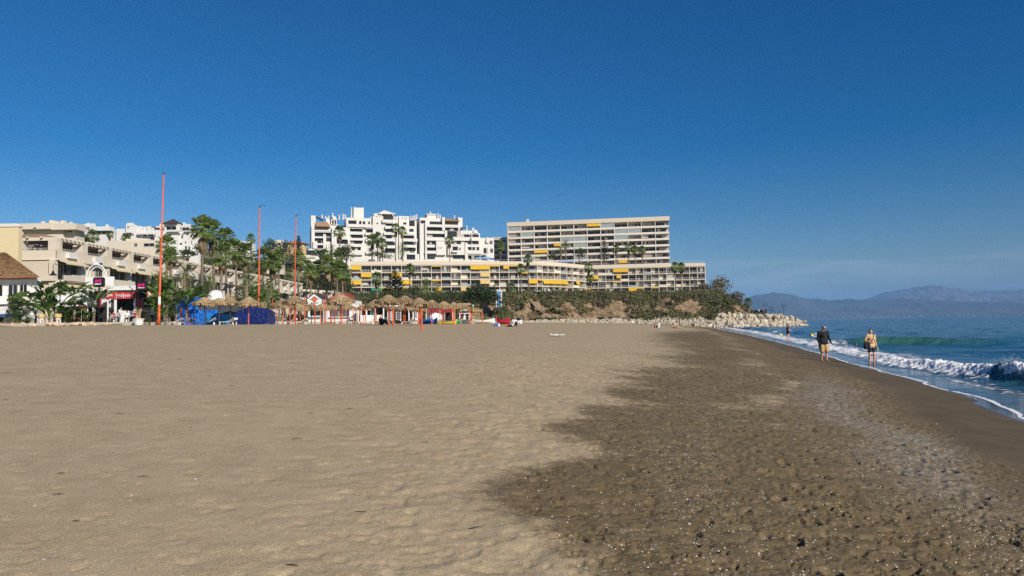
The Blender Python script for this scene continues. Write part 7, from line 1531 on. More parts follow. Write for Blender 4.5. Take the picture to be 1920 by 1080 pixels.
# crumpled white towel
p = on_sand(1042, 631.5); o = empty('towel', (p.x, p.y, sand_at(p.x, p.y)+.02), .3, 'crumpled white towel lying alone on the sand', 'towel'); n = 22; xx, yy = np.meshgrid(np.linspace(-.42, .42, n), np.linspace(-.26, .26, n), indexing='ij'); zz = .02+.13*fbm(xx*3.5, yy*5, 77, 4, .6)**1.5*1.6; q_ = np.arange(n*n).reshape(n, n); link('cloth', arr_mesh('cloth', np.stack([xx+(fbm(xx*2, yy*2, 5)-.5)*.4, yy+(fbm(xx*2+9, yy*2, 6)-.5)*.5, zz], -1).reshape(-1, 3), np.stack([q_[:-1, :-1], q_[1:, :-1], q_[1:, 1:], q_[:-1, 1:]], -1).reshape(-1, 4), WPAINT, True), o)
# shells and drift twigs on the sand
SHM = mat('shell_white', (.70, .65, .58), .6, .15, 5.); sr = random.Random(15); mb = MB(); cnt = 0
while cnt < 1700:
    y_ = 3.6*(26/3.6)**sr.random(); x_ = sr.uniform(-.75, .75)*y_; dd = float(shore_d(np.array(x_), np.array(y_))); i = int(np.clip(np.searchsorted(ys, y_), 1, nr-1)); j = int(np.clip(np.searchsorted(ts, x_/y_), 1, nc-1))
    if dd < 2.2 or sr.random() > float(shell[i, j])*1.0+.012: continue
    cnt += 1; s_ = sr.choice([.0025, .003, .004, .0075])*sr.uniform(.8, 1.5)*(1+y_*.03); z_ = float(Zs[i, j])+s_*.25; a_ = sr.uniform(0, 6.28); c, s2 = math.cos(a_)*s_, math.sin(a_)*s_; b0 = len(mb.v)
    mb.v += [(x_+c, y_+s2, z_), (x_-s2*.7, y_+c*.7, z_), (x_-c, y_-s2, z_), (x_+s2*.7, y_-c*.7, z_), (x_, y_, z_+s_*.6)]
    for f in ((0, 1, 4), (1, 2, 4), (2, 3, 4), (3, 0, 4)): mb.f.append(tuple(b0+k for k in f)); mb.m.append(0)
tag(mb.build('shell_fragments', SHM), 'scattered white shell fragments on the damp sand', 'shells', kind='stuff')
TW = mat('drift_twig', (.055, .042, .03), .9, .3); mb = MB()
for k in range(70):
    y_ = 3.8*(40/3.8)**sr.random(); x_ = sr.uniform(-.7, .75)*y_
    if float(shore_d(np.array(x_), np.array(y_))) < 2.5: continue
    l_ = sr.uniform(.012, .05)*(1+y_*.05)*(1.7 if x_ > 1 else 1); a_ = sr.gauss(0, .7); z_ = sand_at(x_, y_)+.008; dx, dy = math.cos(a_)*l_, math.sin(a_)*l_; mb.tube([(x_-dx, y_-dy, z_), (x_+sr.uniform(-.006, .006), y_+.002, z_+.004), (x_+dx, y_+dy, z_)], [.002, .004, .0015], 4)
tag(mb.build('drift_twigs', TW), 'small dark twigs and weed scraps strewn over the sand', 'twigs', kind='stuff')
# ================================================================== PEOPLE
def skinmat(name, c): 
    m = mat(name, c, .55, .08, 6.); m.node_tree.nodes['Principled BSDF'].inputs['Subsurface Weight'].default_value = 0.0; return m
SKIN = skinmat('skin_light', (.56, .33, .22)); SKINP = skinmat('skin_pink', (.58, .31, .23)); SKINT = skinmat('skin_tan', (.40, .22, .14))
CLOTHS = {}
def cloth(name, c): 
    if name not in CLOTHS: CLOTHS[name] = mat(name, c, .9, .15, 5., .10, 20.)
    return CLOTHS[name]
BLOBS = []
def _sphere(nu=14, nv=9):
    V = [(0, 0, 1)]; F = []
    for i in range(1, nv):
        for j in range(nu): a, e = 2*math.pi*j/nu, math.pi*i/nv; V.append((math.sin(e)*math.cos(a), math.sin(e)*math.sin(a), math.cos(e)))
    V.append((0, 0, -1)); L_ = len(V)-1
    for j in range(nu): F.append((0, 1+j, 1+(j+1) % nu)); F.append((L_, 1+(nv-2)*nu+(j+1) % nu, 1+(nv-2)*nu+j))
    for i in range(nv-2):
        for j in range(nu): a = 1+i*nu+j; b_ = 1+i*nu+(j+1) % nu; F.append((a, a+nu, b_+nu, b_))
    return np.array(V), F
SPH_V, SPH_F = _sphere()
class Blob:
    """union of rounded, tapering shapes turned into one continuous surface"""
    def __init__(s): s.V = []; s.F = []; s.n = 0
    def add(s, P, F): s.V.append(P); s.F += [tuple(i+s.n for i in f) for f in F]; s.n += len(P)
    def ell(s, c, r, rot=None):
        P = SPH_V*np.array(r)
        if rot: P = P @ np.array(rot).T
        s.add(P+np.array(c), SPH_F)
    def cap(s, a, b, r0, r1, flat=1.0):
        a, b = Vector(a), Vector(b); q_ = np.array((b-a).to_track_quat('Z', 'Y').to_matrix()); n = 14; an = np.arange(n)*2*math.pi/n; ring = np.stack([np.cos(an), np.sin(an)*flat, an*0], -1) @ q_.T
        P = np.concatenate([ring*r0+np.array(a), ring*r1+np.array(b)]); s.add(P, [(j, (j+1) % n, n+(j+1) % n, n+j) for j in range(n)]+[tuple(range(n))[::-1], tuple(range(n, 2*n))])
        s.ell(a, (r0, r0, r0)); s.ell(b, (r1, r1, r1))
    def chain(s, pts, rs, flat=1.0):
        for i in range(len(pts)-1): s.cap(pts[i], pts[i+1], rs[i], rs[i+1], flat)
    def done(s, name, mt, voxel, parent=None, smooth=4):
        me = bpy.data.meshes.new(name); me.from_pydata(np.concatenate(s.V).tolist(), [], s.F); me.materials.append(mt); o = bpy.data.objects.new(name, me); COL.objects.link(o)
        md = o.modifiers.new('r', 'REMESH'); md.mode = 'VOXEL'; md.voxel_size = voxel; md.use_smooth_shade = True; sm = o.modifiers.new('s', 'SMOOTH'); sm.factor = .5; sm.iterations = smooth
        BLOBS.append((o, mt, name))
        if parent: o.parent = parent
        return o
def mirror(p): return (-p[0], p[1], p[2])
def make_hand(B, w, d_, palm_n, s_, curl=.5, side=1):
    """palm, four unequal curled fingers and a thumb leaving the palm's side; w wrist, d_ hand direction, palm_n palm normal"""
    d_ = Vector(d_).normalized(); n_ = Vector(palm_n); n_ = (n_-d_*n_.dot(d_)).normalized(); sd = d_.cross(n_)*side; w = Vector(w)
    c = w+d_*.05*s_; R_ = Matrix((sd, n_, d_)).transposed(); B.ell(c, (.042*s_, .018*s_, .055*s_), R_)
    for k, ln in enumerate((.070, .078, .072, .056)):
        o = w+d_*.088*s_+sd*(.030-.020*k)*s_; p1 = o+d_*ln*.45*s_; dd = (d_*math.cos(curl)+n_*math.sin(curl)); p2 = p1+dd*ln*.35*s_; dd2 = (d_*math.cos(curl*2)+n_*math.sin(curl*2)); p3 = p2+dd2*ln*.28*s_; B.chain([o, p1, p2, p3], [.0105*s_, .0098*s_, .009*s_, .0078*s_])
    o = w+d_*.03*s_+sd*.036*s_; p1 = o+(d_*.6+sd*.8).normalized()*.035*s_; p2 = p1+(d_*.95+n_*.3+sd*.15).normalized()*.032*s_; B.chain([o, p1, p2], [.0135*s_, .0115*s_, .0095*s_])
def person(loc, rz, s_, J, skin, label, cloths, hair, vox=.012, hands=True, face=True, headdir=(0, -1, 0), build=1.0, feet=True, group=None):
    """J: joint positions for a 1.75 m figure that faces -y; cloths: list of (name, material, kind)"""
    hd = Vector(headdir).normalized(); B = Blob(); bu = build
    pel, chest, neck, head = Vector(J['pelvis']), Vector(J['chest']), Vector(J['neck']), Vector(J['head'])
    B.ell(pel, (.155*bu, .115*bu, .13)); B.chain([pel, (pel+chest)/2, chest], [.128*bu, .122*bu, .135*bu], .85); B.ell(chest+Vector((0, 0, .03)), (.175*bu, .115*bu, .16)); B.cap(chest+(neck-chest)*.6, neck, .075, .058); B.cap(neck, head-Vector((0, 0, .05)), .056, .054)
    up = (head-neck).normalized(); sdv = hd.cross(up).normalized(); R_ = Matrix((sdv, hd, up)).transposed()
    B.ell(head, (.075, .094, .112), R_); B.ell(head-up*.055+hd*.028, (.056, .060, .062), R_); B.ell(head+hd*.098-up*.012, (.013, .018, .022), R_); B.ell(head+hd*.085+up*.028, (.05, .014, .010), R_); B.ell(head+hd*.082-up*.062, (.024, .012, .010), R_)
    for e in (-1, 1): B.ell(head+sdv*e*.078-up*.005-hd*.006, (.010, .020, .030), R_)
    for sd in ('l', 'r'):
        sh, elb, wr_ = map(Vector, (J['sh_'+sd], J['el_'+sd], J['wr_'+sd])); B.chain([sh, sh.lerp(elb, .5), elb, elb.lerp(wr_, .35), wr_], [.056*bu, .048*bu, .040, .042, .027]); B.cap(chest+Vector((0, 0, .10)), sh, .07, .055); B.cap(chest.lerp(neck, .85), sh.lerp(chest, .25)+Vector((0, 0, .02)), .05, .045)
        hip, kn, an, toe = map(Vector, (J['hip_'+sd], J['kn_'+sd], J['an_'+sd], J['toe_'+sd])); B.chain([hip, hip.lerp(kn, .4), kn, kn.lerp(an, .32), an], [.092*bu, .082*bu, .055, .056, .037])
        if feet: B.cap(an-Vector((0, 0, .03)), an+(an-toe)*.22-Vector((0, 0, .035)), .036, .034); B.cap(an-Vector((0, 0, .04)), toe, .038, .024, .8)
        if hands: hv = (wr_-elb).normalized(); make_hand(B, wr_, J.get('hd_'+sd, hv), J.get('pn_'+sd, (1 if sd == 'l' else -1, 0, 0)), 1.0, J.get('curl', .45), 1 if sd == 'l' else -1)
        else: B.ell(wr_+(wr_-elb).normalized()*.07, (.03, .03, .07), (wr_-elb).to_track_quat('Z', 'Y').to_matrix())
    o = B.done('person', skin, vox); o.location = loc; o.rotation_euler = (0, 0, rz); o.scale = (s_, s_, s_); tag(o, label, 'person', group)
    for (nm, mt, kind) in cloths:
        C_ = Blob()
        if kind in ('shirt', 'tee', 'vest'):
            C_.chain([pel+Vector((-.05*bu, 0, .10)), pel+Vector((-.06*bu, 0, -.02))], [.135*bu, .142*bu]); C_.chain([pel+Vector((.05*bu, 0, .10)), pel+Vector((.06*bu, 0, -.02))], [.135*bu, .142*bu]); C_.chain([pel+Vector((0, 0, .03)), (pel+chest)/2, chest], [.15*bu, .146*bu, .155*bu], .88); C_.ell(chest+Vector((0, 0, .03)), (.195*bu, .135*bu, .155)); C_.ell(chest.lerp(neck, .62), (.13, .095, .06))
            for sd in ('l', 'r'):
                sh, elb, wr_ = map(Vector, (J['sh_'+sd], J['el_'+sd], J['wr_'+sd])); C_.cap(chest+Vector((0, 0, .09)), sh-Vector((0, 0, .012)), .075, .062); C_.cap(chest.lerp(neck, .78), sh.lerp(chest, .12)+Vector((0, 0, .015)), .066, .056)
                if kind == 'shirt': C_.chain([sh, sh.lerp(elb, .5), elb, elb.lerp(wr_, .5), elb.lerp(wr_, .92)], [.064*bu, .060*bu, .056, .054, .047])
                elif kind == 'tee': C_.chain([sh, sh.lerp(elb, .5), sh.lerp(elb, .72)], [.064*bu, .064*bu, .066*bu])
        elif kind in ('shorts', 'briefs', 'trousers', 'long_shorts'):
            C_.ell(pel+Vector((0, 0, -.02)), (.165*bu, .128*bu, .11)); ext = {'shorts': (.55,), 'briefs': (.16,), 'long_shorts': (.97,), 'trousers': (1.0,)}[kind][0]
            for sd in ('l', 'r'):
                hip, kn, an = map(Vector, (J['hip_'+sd], J['kn_'+sd], J['an_'+sd])); C_.chain([hip, hip.lerp(kn, ext*.5), hip.lerp(kn, ext)], [.098*bu, .096*bu, (.094 if kind != 'trousers' else .072)*bu])
                if kind == 'trousers': C_.chain([kn, kn.lerp(an, .5), kn.lerp(an, .97)], [.073, .066, .055])
        elif kind == 'dress':
            C_.chain([chest, (pel+chest)/2, pel+Vector((0, 0, -.06))], [.15*bu, .148*bu, .175*bu], .85); C_.ell(chest+Vector((0, 0, .03)), (.185*bu, .13*bu, .15)); C_.ell(chest.lerp(neck, .5), (.12, .09, .05))
            for sd in ('l', 'r'): sh, elb = Vector(J['sh_'+sd]), Vector(J['el_'+sd]); C_.chain([sh, sh.lerp(elb, .35)], [.072, .066]); hip, kn = Vector(J['hip_'+sd]), Vector(J['kn_'+sd]); C_.chain([hip, hip.lerp(kn, .25)], [.11*bu, .105*bu])
        C_.done(nm, mt, max(vox, .014), o, 3)
    hm, hk = hair
    H_ = Blob()
    if hk == 'short': H_.ell(head+up*.030-hd*.018, (.083, .095, .098), R_)
    elif hk == 'balding': 
        for e in (-1, 1): H_.ell(head+sdv*e*.062-hd*.035+up*.02, (.030, .060, .062), R_)
        H_.ell(head-hd*.070+up*.02, (.066, .035, .075), R_)
    elif hk == 'bob': H_.ell(head+up*.026-hd*.022, (.098, .105, .108), R_); H_.ell(head-hd*.06-up*.05, (.085, .05, .085), R_)
    if hk != 'balding' and hk != 'none':
        for P in H_.V:                              # keep the face clear
            q_ = P-np.array(head); f_ = q_ @ np.array(hd); u_ = q_ @ np.array(up); k_ = (f_ > .045) & (u_ < .055); P[k_] -= np.outer(f_[k_]-.03, np.array(hd))
    if hk != 'none': H_.done('hair', hm, .010, o, 2)
    if face:
        E_ = MB()
        for e in (-1, 1):
            c = head+hd*.090+sdv*e*.031+up*.008; E_.tube([c-sdv*.010, c+sdv*.010], .0075, 6)
        E_.build('eyes', DARKIN, o); E_ = MB(); c = head+hd*.092-up*.055; E_.tube([c-sdv*.02, c-hd*(-.004), c+sdv*.02], .005, 5); E_.build('mouth', mat('lips', (.36, .12, .10), .6), o)
    return o
BASE = dict(pelvis=(0, 0, .95), chest=(0, 0, 1.27), neck=(0, .005, 1.475), head=(0, -.02, 1.615), hip_l=(.088, 0, .90), hip_r=(-.088, 0, .90), kn_l=(.095, -.02, .49), kn_r=(-.095, -.02, .49), an_l=(.095, .02, .085), an_r=(-.095, .02, .085), toe_l=(.115, -.15, .028), toe_r=(-.115, -.15, .028),
            sh_l=(.185, 0, 1.42), sh_r=(-.185, 0, 1.42), el_l=(.235, .03, 1.14), el_r=(-.235, .03, 1.14), wr_l=(.25, -.04, .89), wr_r=(-.25, -.04, .89))
def J_(**k): d_ = dict(BASE); d_.update(k); return d_
BLK = cloth('black_cotton', (.012, .012, .015)); TAN = cloth('tan_twill', (.45, .29, .13)); BEI = cloth('beige_cotton', (.60, .39, .21)); NAVY = cloth('navy_cotton', (.018, .020, .035)); WHT = cloth('white_cotton', (.70, .69, .68)); GREYC = cloth('grey_cotton', (.20, .20, .22)); REDC = cloth('red_cotton', (.35, .04, .05)); BRWN = cloth('dark_brown_wool', (.035, .016, .018)); BLUEC = cloth('blue_cotton', (.10, .14, .42))
HDARK = mat('dark_hair', (.022, .015, .012), .7, .2, 8.); HGREY = mat('greying_hair', (.06, .05, .045), .8, .3, 8.); HRED = mat('auburn_hair', (.13, .04, .022), .7, .2, 8.); HFAIR = mat('fair_hair', (.35, .24, .12), .7, .2, 8.)
# -- man in black walking towards the camera, arm swung out, shoes in the other hand
p = on_sand(1545, 677); z0 = sand_at(p.x, p.y); HT = lambda py0, py1, px, Y: (at(px, py0, Y).z-at(px, py1, Y).z)/1.75
s1 = HT(610.5, 678, 1545, p.y)
m1 = person((p.x, p.y, z0-.01), .12, s1, J_(head=(.03, -.05, 1.605), kn_l=(.12, -.08, .50), an_l=(.125, -.02, .09), toe_l=(.17, -.19, .028), kn_r=(-.09, -.02, .49), an_r=(-.085, .06, .085), toe_r=(-.085, -.12, .028), hip_l=(.10, 0, .90), hip_r=(-.10, 0, .90), sh_l=(.215, 0, 1.41), sh_r=(-.215, 0, 1.41), el_l=(.30, .02, 1.13), wr_l=(.39, -.02, .91), el_r=(-.265, .05, 1.12), wr_r=(-.235, -.02, .88), curl=.35), SKINP, 'man in a black long-sleeved shirt and tan shorts walking barefoot on the wet sand', [('shirt', BLK, 'shirt'), ('shorts', TAN, 'long_shorts')], (HGREY, 'balding'), .011, True, True, (.28, -1, -.22), 1.18)
G = MB(); hd = Vector((.28, -1, -.22)).normalized(); hc = Vector((.03, -.05, 1.605)); up = (hc-Vector(BASE['neck'])).normalized(); sdv = hd.cross(up).normalized()
for e in (-1, 1): c = hc+hd*.098+sdv*e*.033+up*.012; G.tube([c-sdv*.022, c, c+sdv*.022], [.012, .019, .012], 8); G.tube([c+sdv*e*.03, hc+sdv*e*.085+up*.01], .004, 4)
G.build('sunglasses', BLACKM, m1)
G = MB(); [G.lathe([(.008, 0), (.006, .006)], 6, 0, (.02, -.175, 1.0+.07*k)) for k in range(6)]; G.build('button', WPAINT, m1)
def shoe(loc, rz, tilt, s_, mt, lab):
    B = Blob(); B.cap((0, -.10, .03), (0, .08, .035), .042, .038); B.cap((0, .05, .04), (0, .085, .085), .036, .034); B.ell((0, 0, .005), (.045, .145, .012)); o = B.done('shoe', mt, .012, None, 2); o.location = loc; o.rotation_euler = (tilt, 0, rz); o.scale = (s_,)*3; tag(o, lab, 'shoe', 'shoes carried by the man in black'); return o
M1 = Matrix.Translation((p.x, p.y, z0-.01)) @ Matrix.Rotation(.12, 4, 'Z') @ Matrix.Scale(s1, 4)
shoe(M1 @ Vector((-.265, -.07, .72)), .3, 1.35, s1, BLK, 'left one of the two dark shoes carried by the man in black'); shoe(M1 @ Vector((-.20, -.05, .72)), -.1, 1.45, s1, BLK, 'right one of the two dark shoes carried by the man in black')
# -- man in beige with a shoulder bag
p = on_sand(1635, 687); z0 = max(sand_at(p.x, p.y), .02); s2 = HT(619.5, 688, 1635, p.y)
JB = J_(head=(-.01, -.02, 1.62), kn_l=(.10, -.07, .50), an_l=(.11, 0, .085), toe_l=(.16, -.15, .028), kn_r=(-.095, -.01, .49), an_r=(-.09, .05, .085), toe_r=(-.09, -.13, .028), el_r=(-.30, .04, 1.17), wr_r=(-.12, -.18, 1.10), pn_r=(0, 1, 0), el_l=(.225, .03, 1.13), wr_l=(.255, -.03, .88))
person((p.x, p.y, z0-.01), .10, s2, JB, SKIN, 'man in a beige T-shirt and dark shorts with a shoulder bag at the water edge', [('tee', BEI, 'tee'), ('shorts', NAVY, 'shorts')], (HDARK, 'short'), .011, True, True, (-.55, -1, 0), .92)
M2 = Matrix.Translation((p.x, p.y, z0-.01)) @ Matrix.Rotation(.10, 4, 'Z') @ Matrix.Scale(s2, 4)
o = empty('shoulder_bag', M2 @ Vector((-.22, -.04, .75)), .10, 'black shoulder bag hanging on the man in beige', 'bag'); o.scale = (s2,)*3; B = Blob(); B.cap((-.10, 0, .10), (.08, 0, .10), .085, .085); B.cap((-.11, 0, .28), (.09, 0, .28), .06, .06); B.cap((-.11, 0, .18), (.09, 0, .18), .085, .085); B.done('pouch', BLK, .016, o, 3)
G = MB(); G.tube([(.16, -.11, .33), (.23, -.125, .50), (.30, -.10, .66), (.345, 0, .73), (.32, .09, .64), (.20, .13, .40), (.02, .09, .28)], .014, 6); G.tube([(-.06, -.02, .31), (.05, -.09, .33), (.16, -.11, .34)], .014, 6); G.build('strap', mat('brown_strap', (.16, .08, .05), .7), o)
o = empty('water_bottle', M2 @ Vector((.285, -.06, .68)), 0, 'pale green bottle with dark cap in the hand of the man in beige', 'bottle'); o.scale = (s2,)*3; G = MB(); G.lathe([(.030, 0), (.034, .02), (.034, .13), (.016, .165)], 12); G.build('body', mat('pale_green_plastic', (.42, .55, .30), .25), o, smooth=True); G = MB(); G.lathe([(.018, 0), (.018, .03)], 10); G.build('cap', BLACKM, o, (0, 0, .165))
# -- woman in black standing in the wash, side on
p = at(1478, 641, 80); zs_ = .0; s3 = HT(609, 641.5, 1478, 80)
person((p.x, 80, -.05), 1.45, s3, J_(head=(0, -.05, 1.63), el_l=(.21, -.02, 1.14), wr_l=(.14, -.24, 1.12), el_r=(-.21, -.04, 1.13), wr_r=(-.12, -.25, 1.10), pn_l=(0, 0, 1), pn_r=(0, 0, 1), kn_l=(.09, -.12, .50), an_l=(.09, -.16, .085), toe_l=(.10, -.32, .03), kn_r=(-.09, .05, .50), an_r=(-.09, .10, .085), toe_r=(-.09, -.06, .03)), SKINP, 'woman in a short black dress standing in the foam, seen side on', [('dress', BLK, 'dress')], (HRED, 'bob'), .014, True, True, (0, -1, -.25), 1.0)
# -- far bather by the rocks
p = at(1358, 613, 190); person((p.x, 190, -.35), 1.2, .95, J_(el_l=(.22, -.05, 1.16), wr_l=(.16, -.25, 1.2)), SKINT, 'far small bather wading in the foam near the breakwater', [('suit', NAVY, 'vest'), ('shorts', BLK, 'shorts')], (HDARK, 'short'), .03, False, False)
# -- swimmer, head and arm above the water
p = at(1589, 638, 62); person((p.x, 60.5, -1.34), .4, .95, J_(el_l=(.42, -.02, 1.42), wr_l=(.66, -.06, 1.40), el_r=(-.34, -.12, 1.36), wr_r=(-.50, -.26, 1.38)), SKINT, 'swimmer with head and arm above the water before the green swell', [('suit', BLK, 'vest')], (HDARK, 'short'), .018, False, True, (-.6, -1, .2))
# -- seated figures
SIT = dict(pelvis=(0, .05, .13), chest=(0, .16, .46), neck=(0, .13, .68), head=(0, .09, .82), hip_l=(.10, 0, .12), hip_r=(-.10, 0, .12), kn_l=(.16, -.36, .42), kn_r=(-.16, -.36, .42), an_l=(.15, -.56, .09), an_r=(-.15, -.56, .09), toe_l=(.16, -.72, .03), toe_r=(-.16, -.72, .03), sh_l=(.185, .14, .60), sh_r=(-.185, .14, .60), el_l=(.25, -.12, .46), el_r=(-.25, -.12, .46), wr_l=(.12, -.32, .44), wr_r=(-.12, -.32, .44))
Y = 78; p = at(716, 606, Y); person((p.x, Y, sand_at(p.x, Y)), 1.25, 1.12, SIT, SKINP, 'person in dark brown clothes sitting on the sand under the tallest parasol', [('jumper', BRWN, 'shirt'), ('trousers', BRWN, 'trousers')], (HGREY, 'none'), .014, True, True, (0, -1, -.2), 1.15)
p2 = Matrix.Translation((p.x, Y, sand_at(p.x, Y))) @ Matrix.Rotation(1.25, 4, 'Z'); o = empty('book', p2 @ Vector((0, -.44, .56)), 1.25, 'violet-blue book held by the seated figure in dark brown', 'book'); f_ = Fr(o); f_.box('cover', -.16, .16, -.02, .02, -.02, .22, mat('violet_cover', (.16, .14, .50), .6)); f_.box('pages', -.15, .15, -.035, -.021, -.01, .21, WPAINT)
p = on_sand(960, 611); Y = 76; p = at(962, 611, Y); person((p.x, Y, sand_at(p.x, Y)), .55, 1.1, dict(SIT, pelvis=(0, .02, .20), chest=(0, -.16, .50), neck=(0, -.28, .68), head=(0, -.34, .80), sh_l=(.18, -.22, .62), sh_r=(-.18, -.22, .62), el_l=(.24, -.45, .42), el_r=(-.26, -.42, .42), wr_l=(.20, -.62, .14), wr_r=(-.34, -.62, .14), kn_l=(.20, -.30, .50), an_l=(.18, -.30, .09), toe_l=(.20, -.46, .03), kn_r=(-.24, .38, .10), an_r=(-.20, .75, .07), toe_r=(-.20, .92, .04)), SKINP, 'crouching person in a white top and black trousers beside the crimson boat', [('top', WHT, 'tee'), ('trousers', BLK, 'trousers')], (HFAIR, 'short'), .014, True, True, (-.2, -1, -.4))
o = empty('beach_bag', (at(931, 608, 78).x, 78, sand_at(at(931, 608, 78).x, 78)), .2, 'small blue and white bag at the foot of the red post', 'bag'); f_ = Fr(o); B = Blob(); B.cap((-.18, 0, .14), (.16, 0, .14), .14, .14); B.cap((-.16, 0, .28), (.15, 0, .28), .08, .08); B.done('body', BLUEC, .025, o, 2); f_.box('flap', .16, .34, -.12, .12, 0, .28, WPAINT); G = MB(); G.tube([(-.12, 0, .34), (-.05, 0, .5), (.06, 0, .5), (.12, 0, .34)], .015, 5); G.build('handle', WPAINT, o)
LAY = dict(SIT, pelvis=(0, .05, .12), chest=(0, .28, .34), neck=(0, .40, .50), head=(0, .44, .64), sh_l=(.185, .36, .46), sh_r=(-.185, .36, .46), el_l=(.24, .50, .22), el_r=(-.24, .50, .22), wr_l=(.22, .44, .05), wr_r=(-.22, .44, .05), kn_l=(.13, -.40, .16), kn_r=(-.12, -.34, .36), an_l=(.13, -.80, .08), an_r=(-.12, -.58, .08), toe_l=(.14, -.86, .20), toe_r=(-.12, -.74, .04))
for (px, Y, rz, s_, J, sk, lab, cl, hr) in ((1229, 118, -.5, 1.15, SIT, SKINP, 'left seated sunbather in dark clothes near the pale boulders', [('top', GREYC, 'tee'), ('shorts', BLK, 'shorts')], HDARK), (1234, 118, -1.9, 1.1, SIT, SKIN, 'sunbather in white sitting beside the dark-clothed one', [('top', WHT, 'tee'), ('shorts', NAVY, 'shorts')], HFAIR), (1264, 124, 1.4, 1.1, LAY, SKINT, 'reclining sunbather right of the seated pair', [('shorts', NAVY, 'briefs')], HDARK), (1269, 124, 1.2, 1.1, LAY, SKINP, 'reclining sunbather in pale shorts at the right', [('shorts', WHT, 'briefs')], HGREY)):
    p = at(px, 611, Y); person((p.x, Y, sand_at(p.x, Y)), rz, s_, J, sk, lab, cl, (hr, 'short'), .03, False, False)
for (px, Y, lab, c) in ((1236, 117.2, 'pale towel under the seated sunbathers', WHT), (1268, 123, 'grey towel under the reclining sunbathers', GREYC)):
    p = at(px, 612, Y); G = MB(); n = 8
    for i in range(n):
        for j in range(4): g_ = lambda u_, v_: (-1+2*u_/n, -.4+.8*v_/4, .035+.015*math.sin(u_*2.1+v_)); G.quad(g_(i, j), g_(i+1, j), g_(i+1, j+1), g_(i, j+1))
    tag(G.build('beach_towel', c, None, (p.x, Y, sand_at(p.x, Y)), (0, 0, .4)), lab, 'towel')
# -- cafe guests and strollers on the promenade
CH = dict(SIT, pelvis=(0, .05, .50), chest=(0, .10, .82), neck=(0, .09, 1.04), head=(0, .07, 1.18), hip_l=(.10, 0, .50), hip_r=(-.10, 0, .50), kn_l=(.12, -.40, .50), kn_r=(-.12, -.40, .50), an_l=(.12, -.38, .09), an_r=(-.12, -.38, .09), toe_l=(.13, -.54, .03), toe_r=(-.13, -.54, .03), sh_l=(.185, .10, .97), sh_r=(-.185, .10, .97), el_l=(.24, -.06, .74), el_r=(-.24, -.06, .74), wr_l=(.16, -.28, .76), wr_r=(-.16, -.28, .76))
LEAN = J_(chest=(0, -.10, 1.25), neck=(0, -.20, 1.44), head=(0, -.26, 1.56), sh_l=(.185, -.16, 1.38), sh_r=(-.185, -.16, 1.38), el_l=(.23, -.26, 1.12), el_r=(-.23, -.26, 1.12), wr_l=(.18, -.46, 1.0), wr_r=(-.18, -.46, 1.0))
for (px, Y, rz, J, lab, cl, hr, sk, zz) in ((208, 79, .8, LEAN, 'person in dark clothes leaning over a cafe table', [('top', BLK, 'tee'), ('trousers', GREYC, 'trousers')], HDARK, SKINT, 3.12), (223, 79.5, 1.3, LEAN, 'waiter in a white shirt leaning over a table under the red fascia', [('shirt', WHT, 'shirt'), ('trousers', GREYC, 'trousers')], HFAIR, SKINP, 3.12), (238, 78, .3, CH, 'cafe guest in white sitting before the dark opening', [('top', WHT, 'tee'), ('shorts', NAVY, 'shorts')], HDARK, SKINT, 3.12), (251, 78, -.4, CH, 'cafe guest in red-brown sitting at the right', [('top', REDC, 'tee'), ('trousers', BLK, 'trousers')], HGREY, SKINT, 3.12), (214, 78.5, 2.6, CH, 'cafe guest in red seated with the back to the beach', [('top', REDC, 'tee'), ('trousers', NAVY, 'trousers')], HDARK, SKINP, 3.12), (285, 80.5, .5, J_(), 'person in black and white standing in the dark kiosk', [('shirt', WHT, 'vest'), ('trousers', BLK, 'trousers')], HDARK, SKINP, 3.12)):
    p = at(px, 604, Y); person((p.x, Y, zz), rz, .98, J, sk, lab, cl, (hr, 'short'), .022, False, True)
def chair(px, Y, rz, lab):
    p = at(px, 604, Y); o = empty('cafe_chair', (p.x, Y, 3.12), rz, lab, 'chair', 'white cafe chairs'); f_ = Fr(o); f_.box('seat', -.22, .22, -.2, .24, .42, .46, WPAINT); f_.box('backrest', -.22, .22, .25, .29, .5, .88, WPAINT); [f_.box('leg', sx-.02, sx+.02, sy-.02, sy+.02, 0, .42 if sy < 0 else .9, WPAINT) for sx in (-.2, .2) for sy in (-.18, .271)]
chair(238, 78.05, .3, 'white chair under the cafe guest in white'); chair(251, 78.05, -.4, 'white chair under the guest in red-brown'); chair(214, 78.45, 2.6, 'white chair under the guest in red')
for px, Y, lab in ((216, 77.4, 'white cafe table before the guest in red'), (244, 77.0, 'white cafe table between the two right guests')):
    p = at(px, 604, Y); o = empty('cafe_table', (p.x, Y, 3.12), 0, lab, 'table', 'white cafe tables'); G = MB(); G.lathe([(.45, 0), (.45, .04)], 18); G.build('top', WPAINT, o, (0, 0, .72)); G = MB(); G.lathe([(.22, 0), (.22, .02), (.04, .05), (.03, .71)], 12); G.build('pedestal', BLACKM, o)
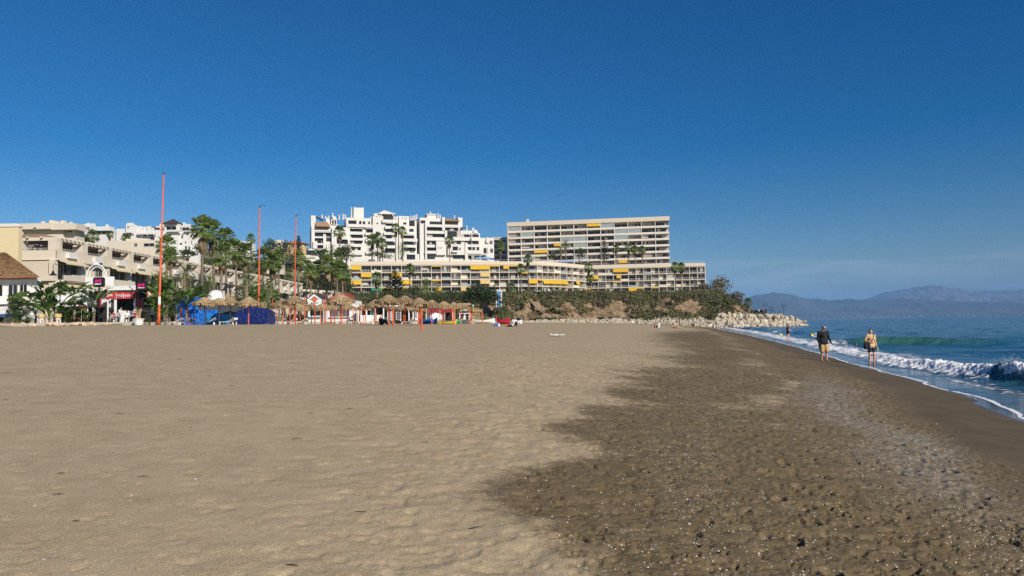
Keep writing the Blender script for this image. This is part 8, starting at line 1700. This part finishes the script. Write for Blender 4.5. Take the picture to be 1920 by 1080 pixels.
for (px, Y, rz, lab, c1, c2) in ((1014, 192, 1.5, 'stroller in red on the path below the cliff', REDC, BLK), (1026, 200, -1.2, 'stroller in white on the path below the cliff', WHT, NAVY), (1198, 243, 1.4, 'stroller in pale clothes above the boulders', WHT, GREYC), (1331, 268, 1.3, 'far stroller in white at the cliff foot', WHT, GREYC), (1423, 270, .3, 'person in white beside the breakwater kiosk', WHT, BLK), (1432, 271, .6, 'person in red beside the breakwater kiosk', REDC, GREYC), (1452, 272, 1.4, 'person in dark clothes between the pier lamps', BLK, NAVY), (1462, 272, -1.4, 'person in grey walking to the end of the breakwater', GREYC, BLK), (737, 104, .5, 'person in grey standing behind the tallest parasol', GREYC, BLK), (770, 112, -.8, 'person standing in the doorway of the beach bar', BLUEC, BLK)):
    p = at(px, 590, Y); zz = lz(p.x, Y) if Y < 200 else (4.05 if px < 1400 else 4.6)
    if px == 1026: zz = 3.5
    person((p.x, Y, zz), rz, 1.0, J_(kn_l=(.09, -.12, .50), an_l=(.09, -.14, .09), toe_l=(.1, -.3, .03), kn_r=(-.09, .04, .50), an_r=(-.09, .16, .10), toe_r=(-.09, .02, .03)), SKINP, lab, [('top', c1, 'tee'), ('trousers', c2, 'trousers')], (HDARK, 'short'), .035, False, False)

# settle every blended surface in one pass
dg = bpy.context.evaluated_depsgraph_get()
done_ = [(o, mt, nm, bpy.data.meshes.new_from_object(o.evaluated_get(dg))) for (o, mt, nm) in BLOBS]
for (o, mt, nm, m2) in done_:
    old = o.data; o.modifiers.clear(); o.data = m2; m2.name = nm; bpy.data.meshes.remove(old)
    if not len(m2.materials): m2.materials.append(mt)
# ================================================================== HAZE
mh = bpy.data.materials.new('haze'); mh.use_nodes = True; t = mh.node_tree; t.nodes.clear()
mo = t.nodes.new('ShaderNodeOutputMaterial'); pv = t.nodes.new('ShaderNodeVolumePrincipled')
pv.inputs['Color'].default_value = (.24, .54, 1.0, 1); pv.inputs['Density'].default_value = HAZE_DENSITY; pv.inputs['Anisotropy'].default_value = -.32
t.links.new(pv.outputs[0], mo.inputs['Volume'])
mb = MB(); mb.box(-30000, 30000, -400, 29000, -8, 980)
hz = mb.build('haze', mh); tag(hz, 'thin blue sea haze over the whole bay', 'haze', kind='stuff')
